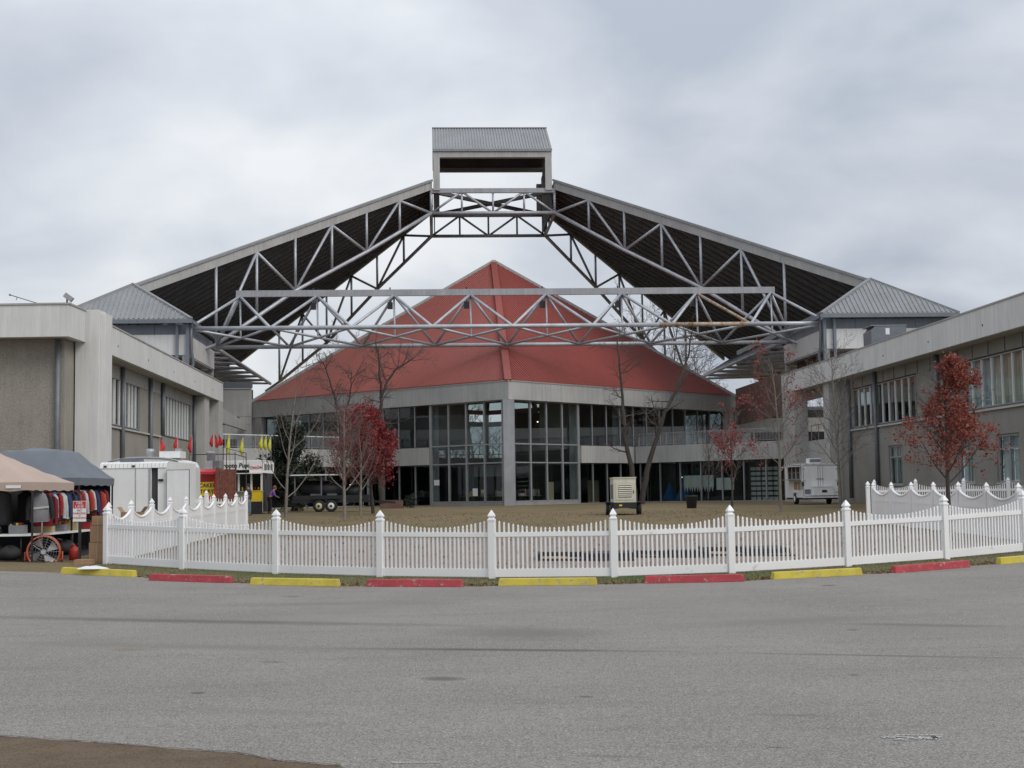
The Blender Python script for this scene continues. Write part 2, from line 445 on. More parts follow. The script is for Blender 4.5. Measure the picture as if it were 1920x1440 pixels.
def asphalt_nodes(k):
    base = k.mix(k.rng(k.noise(0.35, 5), 0.35, 0.65), (0.215, 0.199, 0.178), (0.262, 0.243, 0.218))
    base = k.mix(k.rng(k.noise(1.3, 5, 0.6, (0.35, 1.6, 1)), 0.52, 0.72, 0, 0.6), base, (0.175, 0.162, 0.145))
    base = k.mix(k.rng(k.noise(64, 2, 0.65), 0.53, 0.63, 0, 0.72), base, (0.46, 0.435, 0.405))
    base = k.mix(k.rng(k.noise(58, 2, 0.65, None, (5, 3, 0)), 0.52, 0.62, 0, 0.72), base, (0.085, 0.08, 0.073))
    base = k.mix(k.rng(k.noise(13, 3, 0.6), 0.54, 0.68, 0, 0.35), base, (0.145, 0.135, 0.122))
    def streak(px0, py0, px1, py1, half, soft, wob=0.5):
        a, b = gnd(px0, py0), gnd(px1, py1)
        m = gnd((px0 + px1) / 2, (py0 + py1) / 2 - half), gnd((px0 + px1) / 2, (py0 + py1) / 2 + half)
        d = b - a
        return k.spot((m[0].x + m[1].x) / 2, (m[0].y + m[1].y) / 2, d.length / 2, abs(m[0].y - m[1].y) / 2, math.atan2(d.y, d.x), soft, wob)
    stains = [((790, 1182, 1175, 1197, 15), (0.15, 0.143, 0.133), 0.7, 0.75), ((785, 1273, 880, 1277, 5), (0.105, 0.10, 0.095), 0.75, 0.6),
              ((355, 1301, 388, 1303, 2.5), (0.09, 0.086, 0.082), 0.8, 0.5), ((560, 1217, 1310, 1224, 3.2), (0.085, 0.08, 0.075), 0.85, 0.8),
              ((1250, 1224, 2050, 1239, 2.2), (0.12, 0.115, 0.107), 0.75, 0.8), ((-250, 1154, 980, 1179, 4.5), (0.11, 0.105, 0.098), 0.75, 0.85),
              ((-100, 1205, 900, 1226, 7), (0.16, 0.145, 0.125), 0.5, 0.9), ((1080, 1308, 1116, 1310, 2.6), (0.095, 0.09, 0.087), 0.7, 0.5),
              ((1590, 1268, 1612, 1268.5, 2), (0.09, 0.086, 0.082), 0.7, 0.5), ((1585, 1182.5, 1612, 1183.5, 1.5), (0.09, 0.086, 0.082), 0.7, 0.5),
              ((1540, 1098.5, 1568, 1099.5, 2), (0.09, 0.086, 0.082), 0.7, 0.5), ((1500, 1170, 1960, 1178, 4), (0.14, 0.133, 0.125), 0.7, 0.8),
              ((530, 1119, 565, 1121, 2), (0.13, 0.11, 0.09), 0.6, 0.6), ((200, 1218, 275, 1222, 3.5), (0.17, 0.12, 0.09), 0.5, 0.7),
              ((1380, 1342, 1600, 1347, 3), (0.13, 0.125, 0.118), 0.6, 0.8), ((560, 1100, 700, 1104, 3), (0.22, 0.15, 0.10), 0.5, 0.6),
              ((480, 1242, 540, 1245, 2), (0.12, 0.11, 0.10), 0.6, 0.6), ((1190, 1178, 1900, 1150, 7), (0.17, 0.163, 0.152), 0.5, 0.9),
              ((260, 1140, 900, 1128, 5), (0.165, 0.157, 0.145), 0.5, 0.9), ((300, 1330, 700, 1345, 8), (0.175, 0.165, 0.152), 0.45, 0.9),
              ((1060, 1420, 1240, 1424, 3), (0.11, 0.105, 0.10), 0.5, 0.8), ((1430, 1404, 1480, 1406, 2), (0.10, 0.085, 0.075), 0.6, 0.6)]
    for st, col, s, soft in stains:
        base = k.mix(k.mth('MULTIPLY', streak(*st, soft), s), base, col)
    return base
M_ASPH = ground_material('worn_asphalt', asphalt_nodes, 0.9, 0.22, 60)
def brown_nodes(k):
    base = k.mix(k.rng(k.noise(3, 5), 0.35, 0.65), (0.125, 0.09, 0.062), (0.165, 0.122, 0.085))
    base = k.mix(k.rng(k.vor(60).outputs['Distance'], 0.1, 0.5, 0.6, 0.0), base, (0.24, 0.19, 0.14))
    return k.mix(k.rng(k.noise(80, 2), 0.5, 0.66, 0, 0.7), base, (0.06, 0.045, 0.03))
M_BROWNP = ground_material('brown_old_pavement', brown_nodes, 0.95, 0.8, 50)
def lawn_nodes(k):
    base = k.mix(k.rng(k.noise(0.5, 6, 0.65), 0.35, 0.65), (0.20, 0.152, 0.092), (0.16, 0.13, 0.075))
    base = k.mix(k.rng(k.noise(0.16, 4), 0.52, 0.7, 0, 0.5), base, (0.075, 0.085, 0.03))
    base = k.mix(k.rng(k.noise(9, 4, 0.7), 0.5, 0.72, 0, 0.75), base, (0.09, 0.065, 0.04))
    return k.mix(k.rng(k.noise(26, 3, 0.7), 0.56, 0.7, 0, 0.7), base, (0.23, 0.18, 0.10))
M_LAWN = ground_material('dormant_lawn', lawn_nodes, 1.0, 0.9, 14)
def verge_nodes(k):
    base = k.mix(k.rng(k.noise(1.1, 5, 0.6), 0.4, 0.6), (0.17, 0.14, 0.085), (0.10, 0.115, 0.045))
    base = k.mix(k.rng(k.noise(14, 4, 0.7), 0.5, 0.7, 0, 0.8), base, (0.25, 0.20, 0.125))
    return k.mix(k.rng(k.noise(30, 3, 0.7), 0.5, 0.66, 0, 0.7), base, (0.05, 0.042, 0.025))
M_VERGE = ground_material('verge_soil', verge_nodes, 1.0, 0.9, 22)
def bed_nodes(k):
    base = k.mix(k.rng(k.noise(0.8, 5), 0.35, 0.65), (0.215, 0.175, 0.152), (0.265, 0.22, 0.192))
    base = k.mix(k.rng(k.noise(12, 4, 0.7), 0.5, 0.7, 0, 0.6), base, (0.13, 0.085, 0.07))
    return k.mix(k.rng(k.noise(33, 3, 0.7), 0.52, 0.66, 0, 0.6), base, (0.35, 0.29, 0.26))
M_BED = ground_material('pinkish_gravel', bed_nodes, 1.0, 0.9, 26)

def sheet(name, x0, x1, ya, yb, dz, mat_, nx, ny):
    def fn(u, v):
        x = lerp(x0, x1, u); y = lerp(ya(x), yb(x), v)
        return (x, y, gz(x, y) + dz)
    o = MB().grid(fn, nx, ny).build(name, mat_)
    o['kind'] = 'structure'
    return o
def far_ground(u, v):
    x = math.copysign(abs(2 * u - 1) ** 2.2 * 900, 2 * u - 1); y = -60 + 1400 * v ** 2.4
    return (x, y, gz(x, y) - 0.03 - (0.25 if y < 20 else 0))
o = MB().grid(far_ground, 90, 110).build('ground', M_LAWN); o['kind'] = 'structure'
sheet('lawn', -45, 45, lambda x: y_edge(x) - 0.5, lambda x: 175.0, 0.0, M_LAWN, 90, 90)
sheet('parking_lot', -60, 60, lambda x: -30.0, y_edge, 0.012, M_ASPH, 240, 60)
sheet('verge', -9.6, 14.0, lambda x: y_edge(x) - 0.08, lambda x: y_fence(x) + 0.05, 0.006, M_VERGE, 140, 6)
sheet('gravel_bed', -9.3, 12.3, lambda x: y_fence(x) + 0.05, lambda x: 47.0 + 0.5 * math.sin(x), 0.006, M_BED, 60, 30)
# old brown pavement in the near left corner
bp = [gnd(-200, 1372), gnd(0, 1385), gnd(110, 1393), gnd(220, 1400), gnd(330, 1410), gnd(440, 1417), gnd(520, 1432), gnd(640, 1442), gnd(700, 1500), gnd(500, 1900), gnd(-300, 1900)]
b = MB(); b.add([(p.x, p.y, gz(p.x, p.y) + 0.02) for p in bp], [tuple(range(len(bp) - 1, -1, -1))])
o = b.build('pavement', M_BROWNP); o['kind'] = 'structure'
# the worn seam along its edge
def noisy_strip(name, pts, w, dz, m, seed=1):
    rnd = random.Random(seed); b = MB(); L_, R_ = [], []
    P = []
    for a, c in zip(pts, pts[1:]):
        for i in range(6): P.append(a.lerp(c, i / 6))
    P.append(pts[-1])
    for i, p in enumerate(P):
        d = (P[min(i + 1, len(P) - 1)] - P[max(i - 1, 0)]); d.z = 0; d.normalize(); n = Vector((-d.y, d.x, 0))
        p = p + n * rnd.uniform(-0.012, 0.012)
        ww = w * rnd.uniform(0.35, 1.2)
        L_.append(p + n * ww); R_.append(p - n * ww)
    vs = [(p.x, p.y, gz(p.x, p.y) + dz) for p in L_ + R_]; n = len(P)
    b.add(vs, [(i, i + 1, n + i + 1, n + i) for i in range(n - 1)])
    o = b.build(name, m); o['kind'] = 'structure'
M_SEAM = mat('pavement_seam', (0.07, 0.062, 0.055), 0.95, 0, 0.3, 8)
noisy_strip('pavement_seam', bp[1:8], 0.013, 0.026, M_SEAM)
# worn white road paint: scraps of a line and of lettering
M_ROADP = mat('worn_road_paint', (0.5, 0.5, 0.49), 0.85, 0, 0.2, 6)
b = MB(); rnd = random.Random(4)
def paint_bit(px, py, l, h):
    a, c = gnd(px, py), gnd(px + l, py); e, f = gnd(px + l, py + h), gnd(px, py + h)
    b.add([(q.x, q.y, gz(q.x, q.y) + 0.017) for q in (f, e, c, a)], [(0, 1, 2, 3)])
for i in range(10): paint_bit(1682 + i * 8.8, 1382 + rnd.uniform(-.3, .3), rnd.uniform(5, 8.6), 1.3)
for i in range(46):
    t = rnd.random(); paint_bit(1650 + t * 108, 1384.5 + rnd.random() * 8 * (0.4 + 0.6 * math.sin(t * 3)), rnd.uniform(3, 13), rnd.uniform(0.6, 1.5))
for i in range(14): paint_bit(735 + i * 6.5, 1433.5 + rnd.uniform(-.3, .3), rnd.uniform(4, 6.4), 1.3)
o = b.build('road_marking', M_ROADP); o['kind'] = 'structure'

# ------------------------------------------------------------------ steel canopy over the complex
canopy = thing('steel_canopy', 'huge open steel truss canopy with grey sloping roofs and a boxy cupola', 'canopy', W(0, 0, 0))
S1, S7, ZT1, ZT7 = 22.91, 5.763, 19.93, 29.83
def q_of(k): return S1 + (S7 - S1) * (k - 1) / 6
def zt(k): return ZT1 + (ZT7 - ZT1) * (k - 1) / 6
def member(name, p, q, r, m=M_STEEL, n=8): return MB().tube([p, q], r, n).build(name, m, canopy)
ZBF = {1: 13.75, 3: 18.83, 5: 23.08, 7: 27.65}
ZBR = {1: 14.4, 3: 18.1, 5: 23.1, 7: 27.6}
def zb(tab, k):
    if k in tab: return tab[k]
    return (tab[k - 1] + tab[k + 1]) / 2
for sx in (-1, 1):
    for sy, tab in ((-1, ZBF), (1, ZBR)):
        T = {k: W(sx * q_of(k), sy * q_of(k), zt(k) + 0.05) for k in range(1, 8)}
        B = {k: W(sx * q_of(k), sy * q_of(k), zb(tab, k)) for k in range(1, 8)}
        MB().tube([B[k] for k in range(1, 8)], 0.17, 10).build('bottom_chord', M_STEEL, canopy)
        for k in range(1, 8): member('truss_post', T[k], B[k], 0.12 if k < 7 else 0.13)
        for a, c in ((2, 1), (2, 3), (4, 3), (4, 5), (6, 5), (6, 7)): member('truss_brace', T[a], B[c], 0.125)
        e = W(sx * q_of(0.4), sy * q_of(0.4), tab[1] - 0.9)
        member('truss_brace', B[1], e, 0.14)
# sloping roofs: deck, rafters below, fascia along the hip edge
QA = 28.3
ZA = ZT1 + 0.577 * (S1 - QA)                       # underside of fascia at the low end
QE, YE, ZE = 33.8, 32.0, 14.55                     # eave
for sx in (-1, 1):
    poly = [(S7, -S7 - .1), (QA, -QA), (QE, -YE), (QE, YE), (QA, QA), (S7, S7 + .1)]
    def zr(x): return ZT7 + 0.577 * (S7 - x)
    pts = [W(sx * x, y, zr(x) + 0.55) for x, y in poly]
    if sx < 0: pts.reverse()
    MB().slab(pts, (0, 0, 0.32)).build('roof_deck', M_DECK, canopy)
    y = -27.0
    while y < 27.1:
        x0 = max(S7 + .2, abs(y) + 0.25)
        if x0 < 31: MB().bar(W(sx * x0, y, zr(x0) + 0.42), W(sx * 33.2, y, zr(33.2) + 0.42), 0.16, 0.26).build('rafter', M_RAFT, canopy)
        y += 1.8
    for sy in (-1, 1):
        p0, p1 = (S7 - .02, S7 - .02), (QA + 0.1, QA + 0.1)
        n = 8
        for i in range(n):                          # fascia in lapped lengths
            a, c = i / n, (i + 1) / n
            xa, xc = lerp(p0[0], p1[0], a), lerp(p0[0], p1[0], c)
            dl = 0.004 * (i % 2)
            f = MB()
            def P(x, z, d): return W(sx * (x + d * .707), sy * (x - 0.707 * d + 0.0) if True else 0, z)
            za, zc = zr(xa), zr(xc)
            def Q(x, z, d): return W(sx * (x - d), sy * (x + d), z)
            f.hexa([Q(xa, za + .02, -0.09), Q(xc, zc + .02, -0.09), Q(xc, zc + .02, 0.08 + dl), Q(xa, za + .02, 0.08 + dl),
                    Q(xa, za + .74, -0.09), Q(xc, zc + .74, -0.09), Q(xc, zc + .74, 0.08 + dl), Q(xa, za + .74, 0.08 + dl)])
            f.build('fascia', M_FASC, canopy)
        f = MB()
        xa, xc = p0[0], p1[0]
        f.hexa([Q(xa, zr(xa) + .76, -0.3), Q(xc, zr(xc) + .76, -0.3), Q(xc, zr(xc) + .76, 0.17), Q(xa, zr(xa) + .76, 0.17),
                Q(xa, zr(xa) + .98, -0.3), Q(xc, zr(xc) + .98, -0.3), Q(xc, zr(xc) + .98, 0.17), Q(xa, zr(xa) + .98, 0.17)])
        f.build('roof_edge', M_ROOFM, canopy)
    # ribbed upper skin
    MB().slab([p + Vector((0, 0, .325)) for p in pts], (0, 0, 0.05)).build('roof_sheet', M_ROOFM, canopy)
def ribs(A, E0, E1, step, w, h, inset=0.0, start=0.5):
    A, E0, E1 = Vector(A), Vector(E0), Vector(E1)
    e = (E1 - E0); Ln = e.length; e.normalize()
    sa = (A - E0).dot(e); up = (A - E0) - e * sa; H = up.length; up.normalize()
    n = e.cross(up).normalized()
    if n.z < 0: n = -n
    b = MB(); s = step * start
    while s < Ln:
        l = H * (s / sa if s < sa else (Ln - s) / (Ln - sa)) - inset
        if l > 0.3:
            p = E0 + e * s; q = p + up * l
            d = e * (w / 2)
            b.add([p - d, p + d, q + d, q - d, p - d * .5 + n * h, p + d * .5 + n * h, q + d * .5 + n * h, q - d * .5 + n * h],
                  [(4, 5, 6, 7), (0, 1, 5, 4), (1, 2, 6, 5), (2, 3, 7, 6), (3, 0, 4, 7)])
        s += step
    return b
# cupola
ZC = 33.3
for sx in (-1, 1):
    for sy in (-1, 1): MB().wbox(sx * 5.22 - .3, sx * 5.22 + .3, sy * 5.76 - .3, sy * 5.76 + .3, 29.75, ZC - 0.45).build('cupola_post', M_FASC, canopy)
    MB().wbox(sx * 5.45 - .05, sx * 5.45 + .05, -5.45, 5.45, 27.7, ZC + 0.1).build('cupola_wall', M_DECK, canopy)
MB().wbox(-5.54, 5.54, -6.06, -5.46, ZC - 0.45, ZC + .1).build('cupola_beam', M_FASC, canopy)
MB().wbox(-5.54, 5.54, 4.5, 4.9, 33.9, 34.3).build('cupola_beam', M_FASC, canopy)
RZ = 37.0
cr = [W(-5.58, -6.2, ZC + .1), W(5.58, -6.2, ZC + .1), W(5.58, 0, RZ), W(-5.58, 0, RZ)]
MB().slab(cr, (0, 0, .14)).build('cupola_roof', M_ROOFM, canopy)
cr2 = [W(-5.58, 0, RZ), W(5.58, 0, RZ), W(5.58, 4.9, 34.1), W(-5.58, 4.9, 34.1)]
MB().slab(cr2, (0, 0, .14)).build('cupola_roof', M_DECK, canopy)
b = MB()
for i in range(42):
    x = -5.45 + i * 10.9 / 41
    b.bar(W(x, -6.22, ZC + .27), W(x, -0.02, RZ + .17), 0.12, 0.07)
b.build('roof_rib', M_ROOFM, canopy, kind='stuff')
MB().bar(W(-5.6, 0, RZ + .2), W(5.6, 0, RZ + .2), 0.3, 0.08).build('ridge_cap', M_ROOFM, canopy)
for sx in (-1, 1):
    g = [W(sx * 5.46, -6.05, ZC), W(sx * 5.46, 4.8, ZC), W(sx * 5.46, 4.8, 34.05), W(sx * 5.46, 0, RZ - .05), W(sx * 5.46, -6.05, ZC + .12)]
    MB().slab(g, AX * (0.08 * sx)).build('cupola_gable', M_FASC, canopy)
# ring trusses below the cupola, flat cross bracing
for sy, tb in ((-1, 27.65), (1, 27.6)):
    y = sy * 5.76
    MB().bar(W(-5.76, y, 29.75), W(5.76, y, 29.75), 0.3, 0.42).build('ring_beam', M_BEAM, canopy)
    member('ring_chord', W(-5.76, y, tb), W(5.76, y, tb), 0.17)
    for x in (-2.9, 0, 2.9): member('truss_post', W(x, y, 29.6), W(x, y, tb), 0.10)
    for x0, x1 in ((-5.76, -3), (0, -2.8), (0, 2.8), (5.76, 3)): member('truss_brace', W(x0, y, tb), W(x1, y, 29.6), 0.11)
for sx in (-1, 1):
    MB().bar(W(sx * 5.7, -5.7, 29.7), W(-sx * 5.7, 5.7, 29.7), 0.4, 0.3).build('cross_brace', M_RAFT, canopy)
    MB().bar(W(sx * 5.76, -5.4, 29.72), W(sx * 5.76, 5.4, 29.72), 0.3, 0.42).build('ring_beam', M_BEAM, canopy)
    member('ring_chord', W(sx * 5.76, -5.6, 27.6), W(sx * 5.76, 5.6, 27.6), 0.15)
    for y in (-3.5, 0, 3.5): member('truss_post', W(sx * 5.7, y, 29.6), W(sx * 5.7, y, 27.6), 0.1)
# triangular box trusses spanning between the corner towers (front, and both sides seen end on)
BAY0, PX0 = 5.99, 0.25
def box_truss(tf, rust=False):
    yF, yT, yR, zF, zT, zR = (-30.97, -25.1, -22.9, 14.08, 17.47, 13.52) if rust else (-31.6, -27.6, -23.5, 14.0, 16.5, 13.9)
    n0 = PX0 if rust else 0
    BAY = 5.99 if rust else 4.8
    Fn = [tf(PX0 + (i - 4) * BAY, yF, zF) for i in range(9)]
    Rn = [tf(n0 + (i - 4) * (5.79 if rust else BAY), yR, zR) for i in range(9)]
    Tn = [tf(PX0 + (i - 3.5) * BAY, yT, zT) for i in range(8)]
    MB().bar(Tn[0] + (Tn[0] - Tn[1]).normalized() * .3, Tn[-1] + (Tn[-1] - Tn[-2]).normalized() * .3, 0.3, 0.5).build('top_beam', M_BEAM, canopy)
    if rust:
        a = Fn[6].lerp(Fn[7], -0.16); c = Fn[7].lerp(Fn[8], -0.08)
        MB().tube([Fn[0], a], 0.165, 10).build('bottom_chord', M_STEEL, canopy)
        MB().tube([a, c], 0.168, 10).build('bottom_chord', M_STEELR, canopy, label='rust-stained length of the bottom chord')
        MB().tube([c, Fn[8]], 0.165, 10).build('bottom_chord', M_STEEL, canopy)
    else: MB().tube([Fn[0], Fn[8]], 0.165, 10).build('bottom_chord', M_STEEL, canopy)
    MB().tube([Rn[0], Rn[8]], 0.165, 10).build('bottom_chord', M_STEEL, canopy)
    for i in range(8):
        t = Tn[i] - Vector((0, 0, .2))
        member('truss_brace', t, Fn[i], 0.115); member('truss_brace', t, Fn[i + 1], 0.115, M_STEELR if rust and i == 6 else M_STEEL)
        member('truss_brace', t, Rn[i], 0.105); member('truss_brace', t, Rn[i + 1], 0.105)
        member('floor_brace', Fn[i], Rn[i + 1], 0.10); member('floor_brace', Rn[i], Fn[i + 1], 0.10)
        mid = (Fn[i] + Rn[i + 1]) / 2
        member('truss_post', t, mid, 0.075)
        if not rust: member('floor_strut', Fn[i], Rn[i], 0.09)
box_truss(lambda x, y, z: W(x, y, z), True)
box_truss(lambda x, y, z: W(y, -x, z))
box_truss(lambda x, y, z: W(-y, -x, z))
M_LAMP = mat('dark_lamp_housing', (0.035, 0.035, 0.04), 0.5, 0.2, 0.1)
for i, lab in enumerate(('dark boxy floodlight hanging under the top truss beam, furthest to the left of the row',
                         'dark boxy floodlight under the truss beam at the left slope of the red roof',
                         'dark boxy floodlight hanging under the truss beam in front of the red pyramid ridge',
                         'dark boxy floodlight hanging against open sky right of the red pyramid peak',
                         'dark boxy floodlight under the truss beam against the dark right roof underside',
                         'dark boxy floodlight under the beam, furthest to the right of the row')):
    x = PX0 + (i - 2.5) * BAY0 - 0.3 + (0.0 if i else 0)
    l = thing('hanging_floodlight', lab, 'floodlight', W(x, -25.1, 16.2), 'floodlights hanging from the truss beam')
    MB().wbox(x - .03, x + .03, -25.13, -25.07, 16.72, 17.2).build('bracket', M_LAMP, l)
    MB().wbox(x - .2, x + .2, -25.3, -24.9, 16.2, 16.72).build('housing', M_LAMP, l)
    MB().wbox(x - .05, x + .05, -25.15, -25.05, 17.73, 17.9).build('clamp', M_LAMP, l)

# ------------------------------------------------------------------ corner towers
def tower(sx, label):
    t = thing('corner_tower', label, 'tower', W(sx * 28, -25, 0))
    xi, xo, yf, yb = 23.75, 33.0, -31.3, -19.3
    def bx(name, x0, x1, y0, y1, z0, z1, m, **k):
        a, c = sorted((sx * x0, sx * x1)); return MB().wbox(a, c, y0, y1, z0, z1).build(name, m, t, **k)
    # hipped front slope
    A, I, O = W(sx * QA, -QA, ZA + 0.98), W(sx * 23.3, -32.1, ZE + .1), W(sx * QE, -32.1, ZE + .1)
    pl = [A, I, O] if sx < 0 else [A, O, I]
    MB().slab(pl, (0, 0, 0.06)).build('front_slope', M_ROOFM, t)
    ribs(A + Vector((0, 0, .06)), I + Vector((0, 0, .06)), O + Vector((0, 0, .06)), 0.36, 0.12, 0.07).build('roof_rib', M_ROOFM, t, kind='stuff')
    MB().bar(A + Vector((0, 0, .05)), I + Vector((0, 0, .05)), 0.34, 0.16).build('hip_trim', M_ROOFM, t)
    MB().bar(A + Vector((0, 0, .05)), O + Vector((0, 0, .05)), 0.30, 0.16).build('hip_trim', M_ROOFM, t)
    bx('gutter', 23.2, QE, -32.25, -32.0, ZE - .18, ZE + .09, M_BLUEG)
    bx('gutter', 23.15, 23.35, -31.98, yb, ZE - .2, ZE + .07, M_BLUEG)
    # blue grey panels, front and side, with seams between them
    xs = [xi + 0.02 + (xo - xi - .02) * i / 4 for i in range(5)]
    for a, c in zip(xs, xs[1:]): bx('wall_panel', a + .012, c - .012, yf, yf + .2, 13.62, ZE - .2, M_BLUEG)
    ys = [yf + .22 + (yb - yf - .22) * i / 4 for i in range(5)]
    for a, c in zip(ys, ys[1:]): bx('wall_panel', xi, xi + .2, a + .012, c - .012, 13.62, ZE - .2, M_BLUEG)
    # pale parapet of the top balcony
    bx('parapet', xi - .15, xo, yf - .15, yf + .1, 12.1, 13.6, M_CONCW)
    bx('parapet', xi - .15, xi + .1, yf + .12, yb, 12.1, 13.58, M_CONCW)
    bx('soffit', xi + .12, xo, yf + .12, yb, 12.12, 12.3, M_CONC)
    bx('balcony_wall', xi + .9, xi + 1.1, yf + 2.0, yb, 9.0, 12.1, M_BROWN)
    bx('back_wall', xi + 1.12, xo, yf + 2.6, yf + 2.8, 9.0, 12.1, M_BROWN)
    bx('corner_column', xi - .1, xi + .3, yf - .1, yf + .3, 0.5, 12.08, M_CONC)
    bx('corner_column', xi - .1, xi + .3, yb - .4, yb, 0.5, 12.08, M_CONC)
    bx('corner_post', xi - .22, xi + .0, yf - .42, yf - .17, 11.2, ZE - .2, M_BLUEG)
    bx('corner_post', xi + .55, xi + .75, yf - .4, yf - .17, 9.6, ZE - .2, M_BLUEG)
    pp = [W(sx * (xi - .28), yf + .1, z) for z in (14.3, 13.2)] + [W(sx * (xi - .3), yf + .25, 12.3), W(sx * (xi - .42), yf + .3, 11.6), W(sx * (xi - .3), yf + .3, 10.9), W(sx * (xi - .3), yf + .3, 8.8)]
    MB().tube(pp, 0.13, 8).build('downpipe', M_PIPE, t)
    MB().tube([W(sx * (xi - .1), yf + .5, 12.0), W(sx * (xi - .1), yb - .4, 12.0)], 0.06, 6).build('handrail', M_STEEL, t)
    for x in (xo - .4, xo - 3.5): bx('corner_column', x, x + .4, yb - .4, yb, 0.5, 12.08, M_CONC)
    return t
tower(-1, 'left corner tower with ribbed hipped roof, blue grey band and pale parapet')
tower(1, 'right corner tower with ribbed hipped roof above the right long building')
# ------------------------------------------------------------------ central pavilion
pav = thing('pavilion_building', 'two-storey glazed pavilion under a red pyramid roof in the middle of the complex', 'building', W(0, -5.5, 0.6))
NC, WC, EC, SCn = W(0, -27.96, 0), W(-22.46, -5.5, 0), W(22.46, -5.5, 0), W(0, 16.96, 0)
LF = Fac(NC, WC - NC, AX * -1 - AY)
RF = Fac(NC, EC - NC, AX - AY)
BL = Fac(WC, SCn - WC, AX * -1 + AY)
BR = Fac(EC, SCn - EC, AX + AY)
FL = (NC - WC).length
ZF = 0.66
Z = lambda p, z: Vector((p.x, p.y, z))
APEX = W(0, -5.5, 23.15)
for F, e0, e1, nm in ((LF, WC, NC, 'left'), (RF, NC, EC, 'right')):
    ei0, ei1 = lerp(W(0, -5.5, 0), e0, .99), lerp(W(0, -5.5, 0), e1, .99)
    pts = [Z(ei0, 10.37), Z(ei1, 10.37), APEX]
    MB().slab(pts, (0, 0, -0.25)).build('roof_slope', M_RED, pav)
    ribs(APEX + Vector((0, 0, .0)), Z(ei0, 10.37), Z(ei1, 10.37), 0.32, 0.10, 0.06).build('roof_rib', M_REDRIB, pav, kind='stuff')
    # eave band: lapped fascia panels
    n = 8
    for i in range(n):
        a, c = FL * i / n, FL * (i + 1) / n
        MB().fbox(F, a + (.004 if i else (0.0 if nm == 'left' else .283)), c - .004, 8.82, 10.2, -0.28, 0.0 + 0.003 * (i % 2)).build('fascia', M_CONC, pav)
    MB().fbox(F, -.05 if nm == 'left' else .345, FL, 10.2, 10.29, -.34, 0.05).build('gutter_trim', M_FASC, pav)
    MB().fbox(F, 0.4, FL - .3, 8.84, 9.0, -3.0, -0.3).build('soffit', M_INT, pav)
for e0, e1 in ((WC, NC), (NC, EC)):
    k = lambda p: lerp(W(0, -5.5, 0), p, .965)
    MB().slab([Z(k(e0), 10.2), Z(k(e1), 10.2), APEX - Vector((0, 0, .9))], (0, 0, -.08)).build('roof_lining', M_INT, pav)
MB().bar(Z(NC, 10.3), APEX + Vector((0, 0, -.02)), 0.55, 0.10).build('hip_cap', M_RED, pav)
for e in (WC, EC): MB().bar(Z(e, 10.26), APEX + Vector((0, 0, .02)), 0.5, 0.24).build('hip_trim', M_FASC, pav)
# rear slopes with a glazed strip of skylights near the eave
for e0, e1 in ((EC, SCn), (SCn, WC)):
    def rp(t, s): return lerp(Z(e0, 10.24), APEX, t).lerp(lerp(Z(e1, 10.24), APEX, t), s)
    MB().slab([rp(0, 0), rp(0, 1), rp(.02, 1), rp(.02, 0)], (0, 0, -.2)).build('roof_slope', M_RED, pav)
    MB().slab([rp(.17, 0), rp(.17, 1), APEX], (0, 0, -.2)).build('roof_slope', M_RED, pav)
    ns = 9
    for i in range(ns + 1):
        s = i / ns
        MB().bar(rp(.0, s) + Vector((0, 0, -.15)), rp(.18, s) + Vector((0, 0, -.15)), .45, .4).build('skylight_rafter', M_INT, pav)
    for i in range(ns):
        a, c = i / ns + .012, (i + 1) / ns - .012
        MB().slab([rp(.02, a), rp(.02, c), rp(.17, c), rp(.17, a)], (0, 0, -.03)).build('skylight_pane', M_GLASS, pav)
# floors
MB().slab([Z(NC, ZF), Z(EC, ZF), Z(SCn, ZF), Z(WC, ZF)], (0, 0, -0.15)).build('ground_floor', M_INT, pav)
def diamond(k, z): return [Z(lerp(W(0, -5.5, 0), p, k), z) for p in (NC, EC, SCn, WC)]
for sx in (-1, 1):                                    # upper floor in the two wings
    c = [W(sx * 7.2, -19.6, 4.1), W(sx * 21.3, -5.5, 4.1), W(sx * 7.2, 8.6, 4.1)]
    if sx < 0: c.reverse()
    MB().slab(c, (0, 0, 1.2)).build('upper_floor', M_INT, pav)
    MB().wbox(sx * 7.15 - .05, sx * 7.15 + .05, -19.2, 8.0, 6.3, 6.36).build('inner_handrail', M_ALU, pav)
    MB().wbox(sx * 12.5 - .1, sx * 12.5 + .1, -13.8, 2.5, 5.32, 8.8).build('partition', M_INT, pav)
    MB().wbox(sx * 9 - .1, sx * 9 + .1, -14.5, 3.5, 0.68, 4.08).build('partition', M_INTD, pav)
    MB().wbox(sx * 9.6 - .3, sx * 9.6 + .3, -17.2, -16.6, 5.32, 9).build('inner_column', M_INT, pav)
    MB().wbox(sx * 5.6 - .28, sx * 5.6 + .28, -20.6, -20.04, 0.68, 9.4).build('inner_column', M_BEAM, pav)
MB().wbox(1.0, 7.0, -8, -7.8, 0.68, 8.9).build('partition', M_INT, pav)
MB().wbox(-7.0, 6.9, -12.2, -12.0, 3.1, 4.1).build('mezzanine_front', M_CONC, pav)
MB().wbox(-7.0, 6.9, -12.0, -8.0, 3.9, 4.1).build('mezzanine_floor', M_INT, pav)
MB().wbox(-7.0, 6.9, -12.16, -12.1, 5.0, 5.06).build('mezzanine_rail', M_ALU, pav)
MB().wbox(-7.0, 6.9, -9.0, -8.8, .68, 3.88).build('partition', M_INTD, pav)
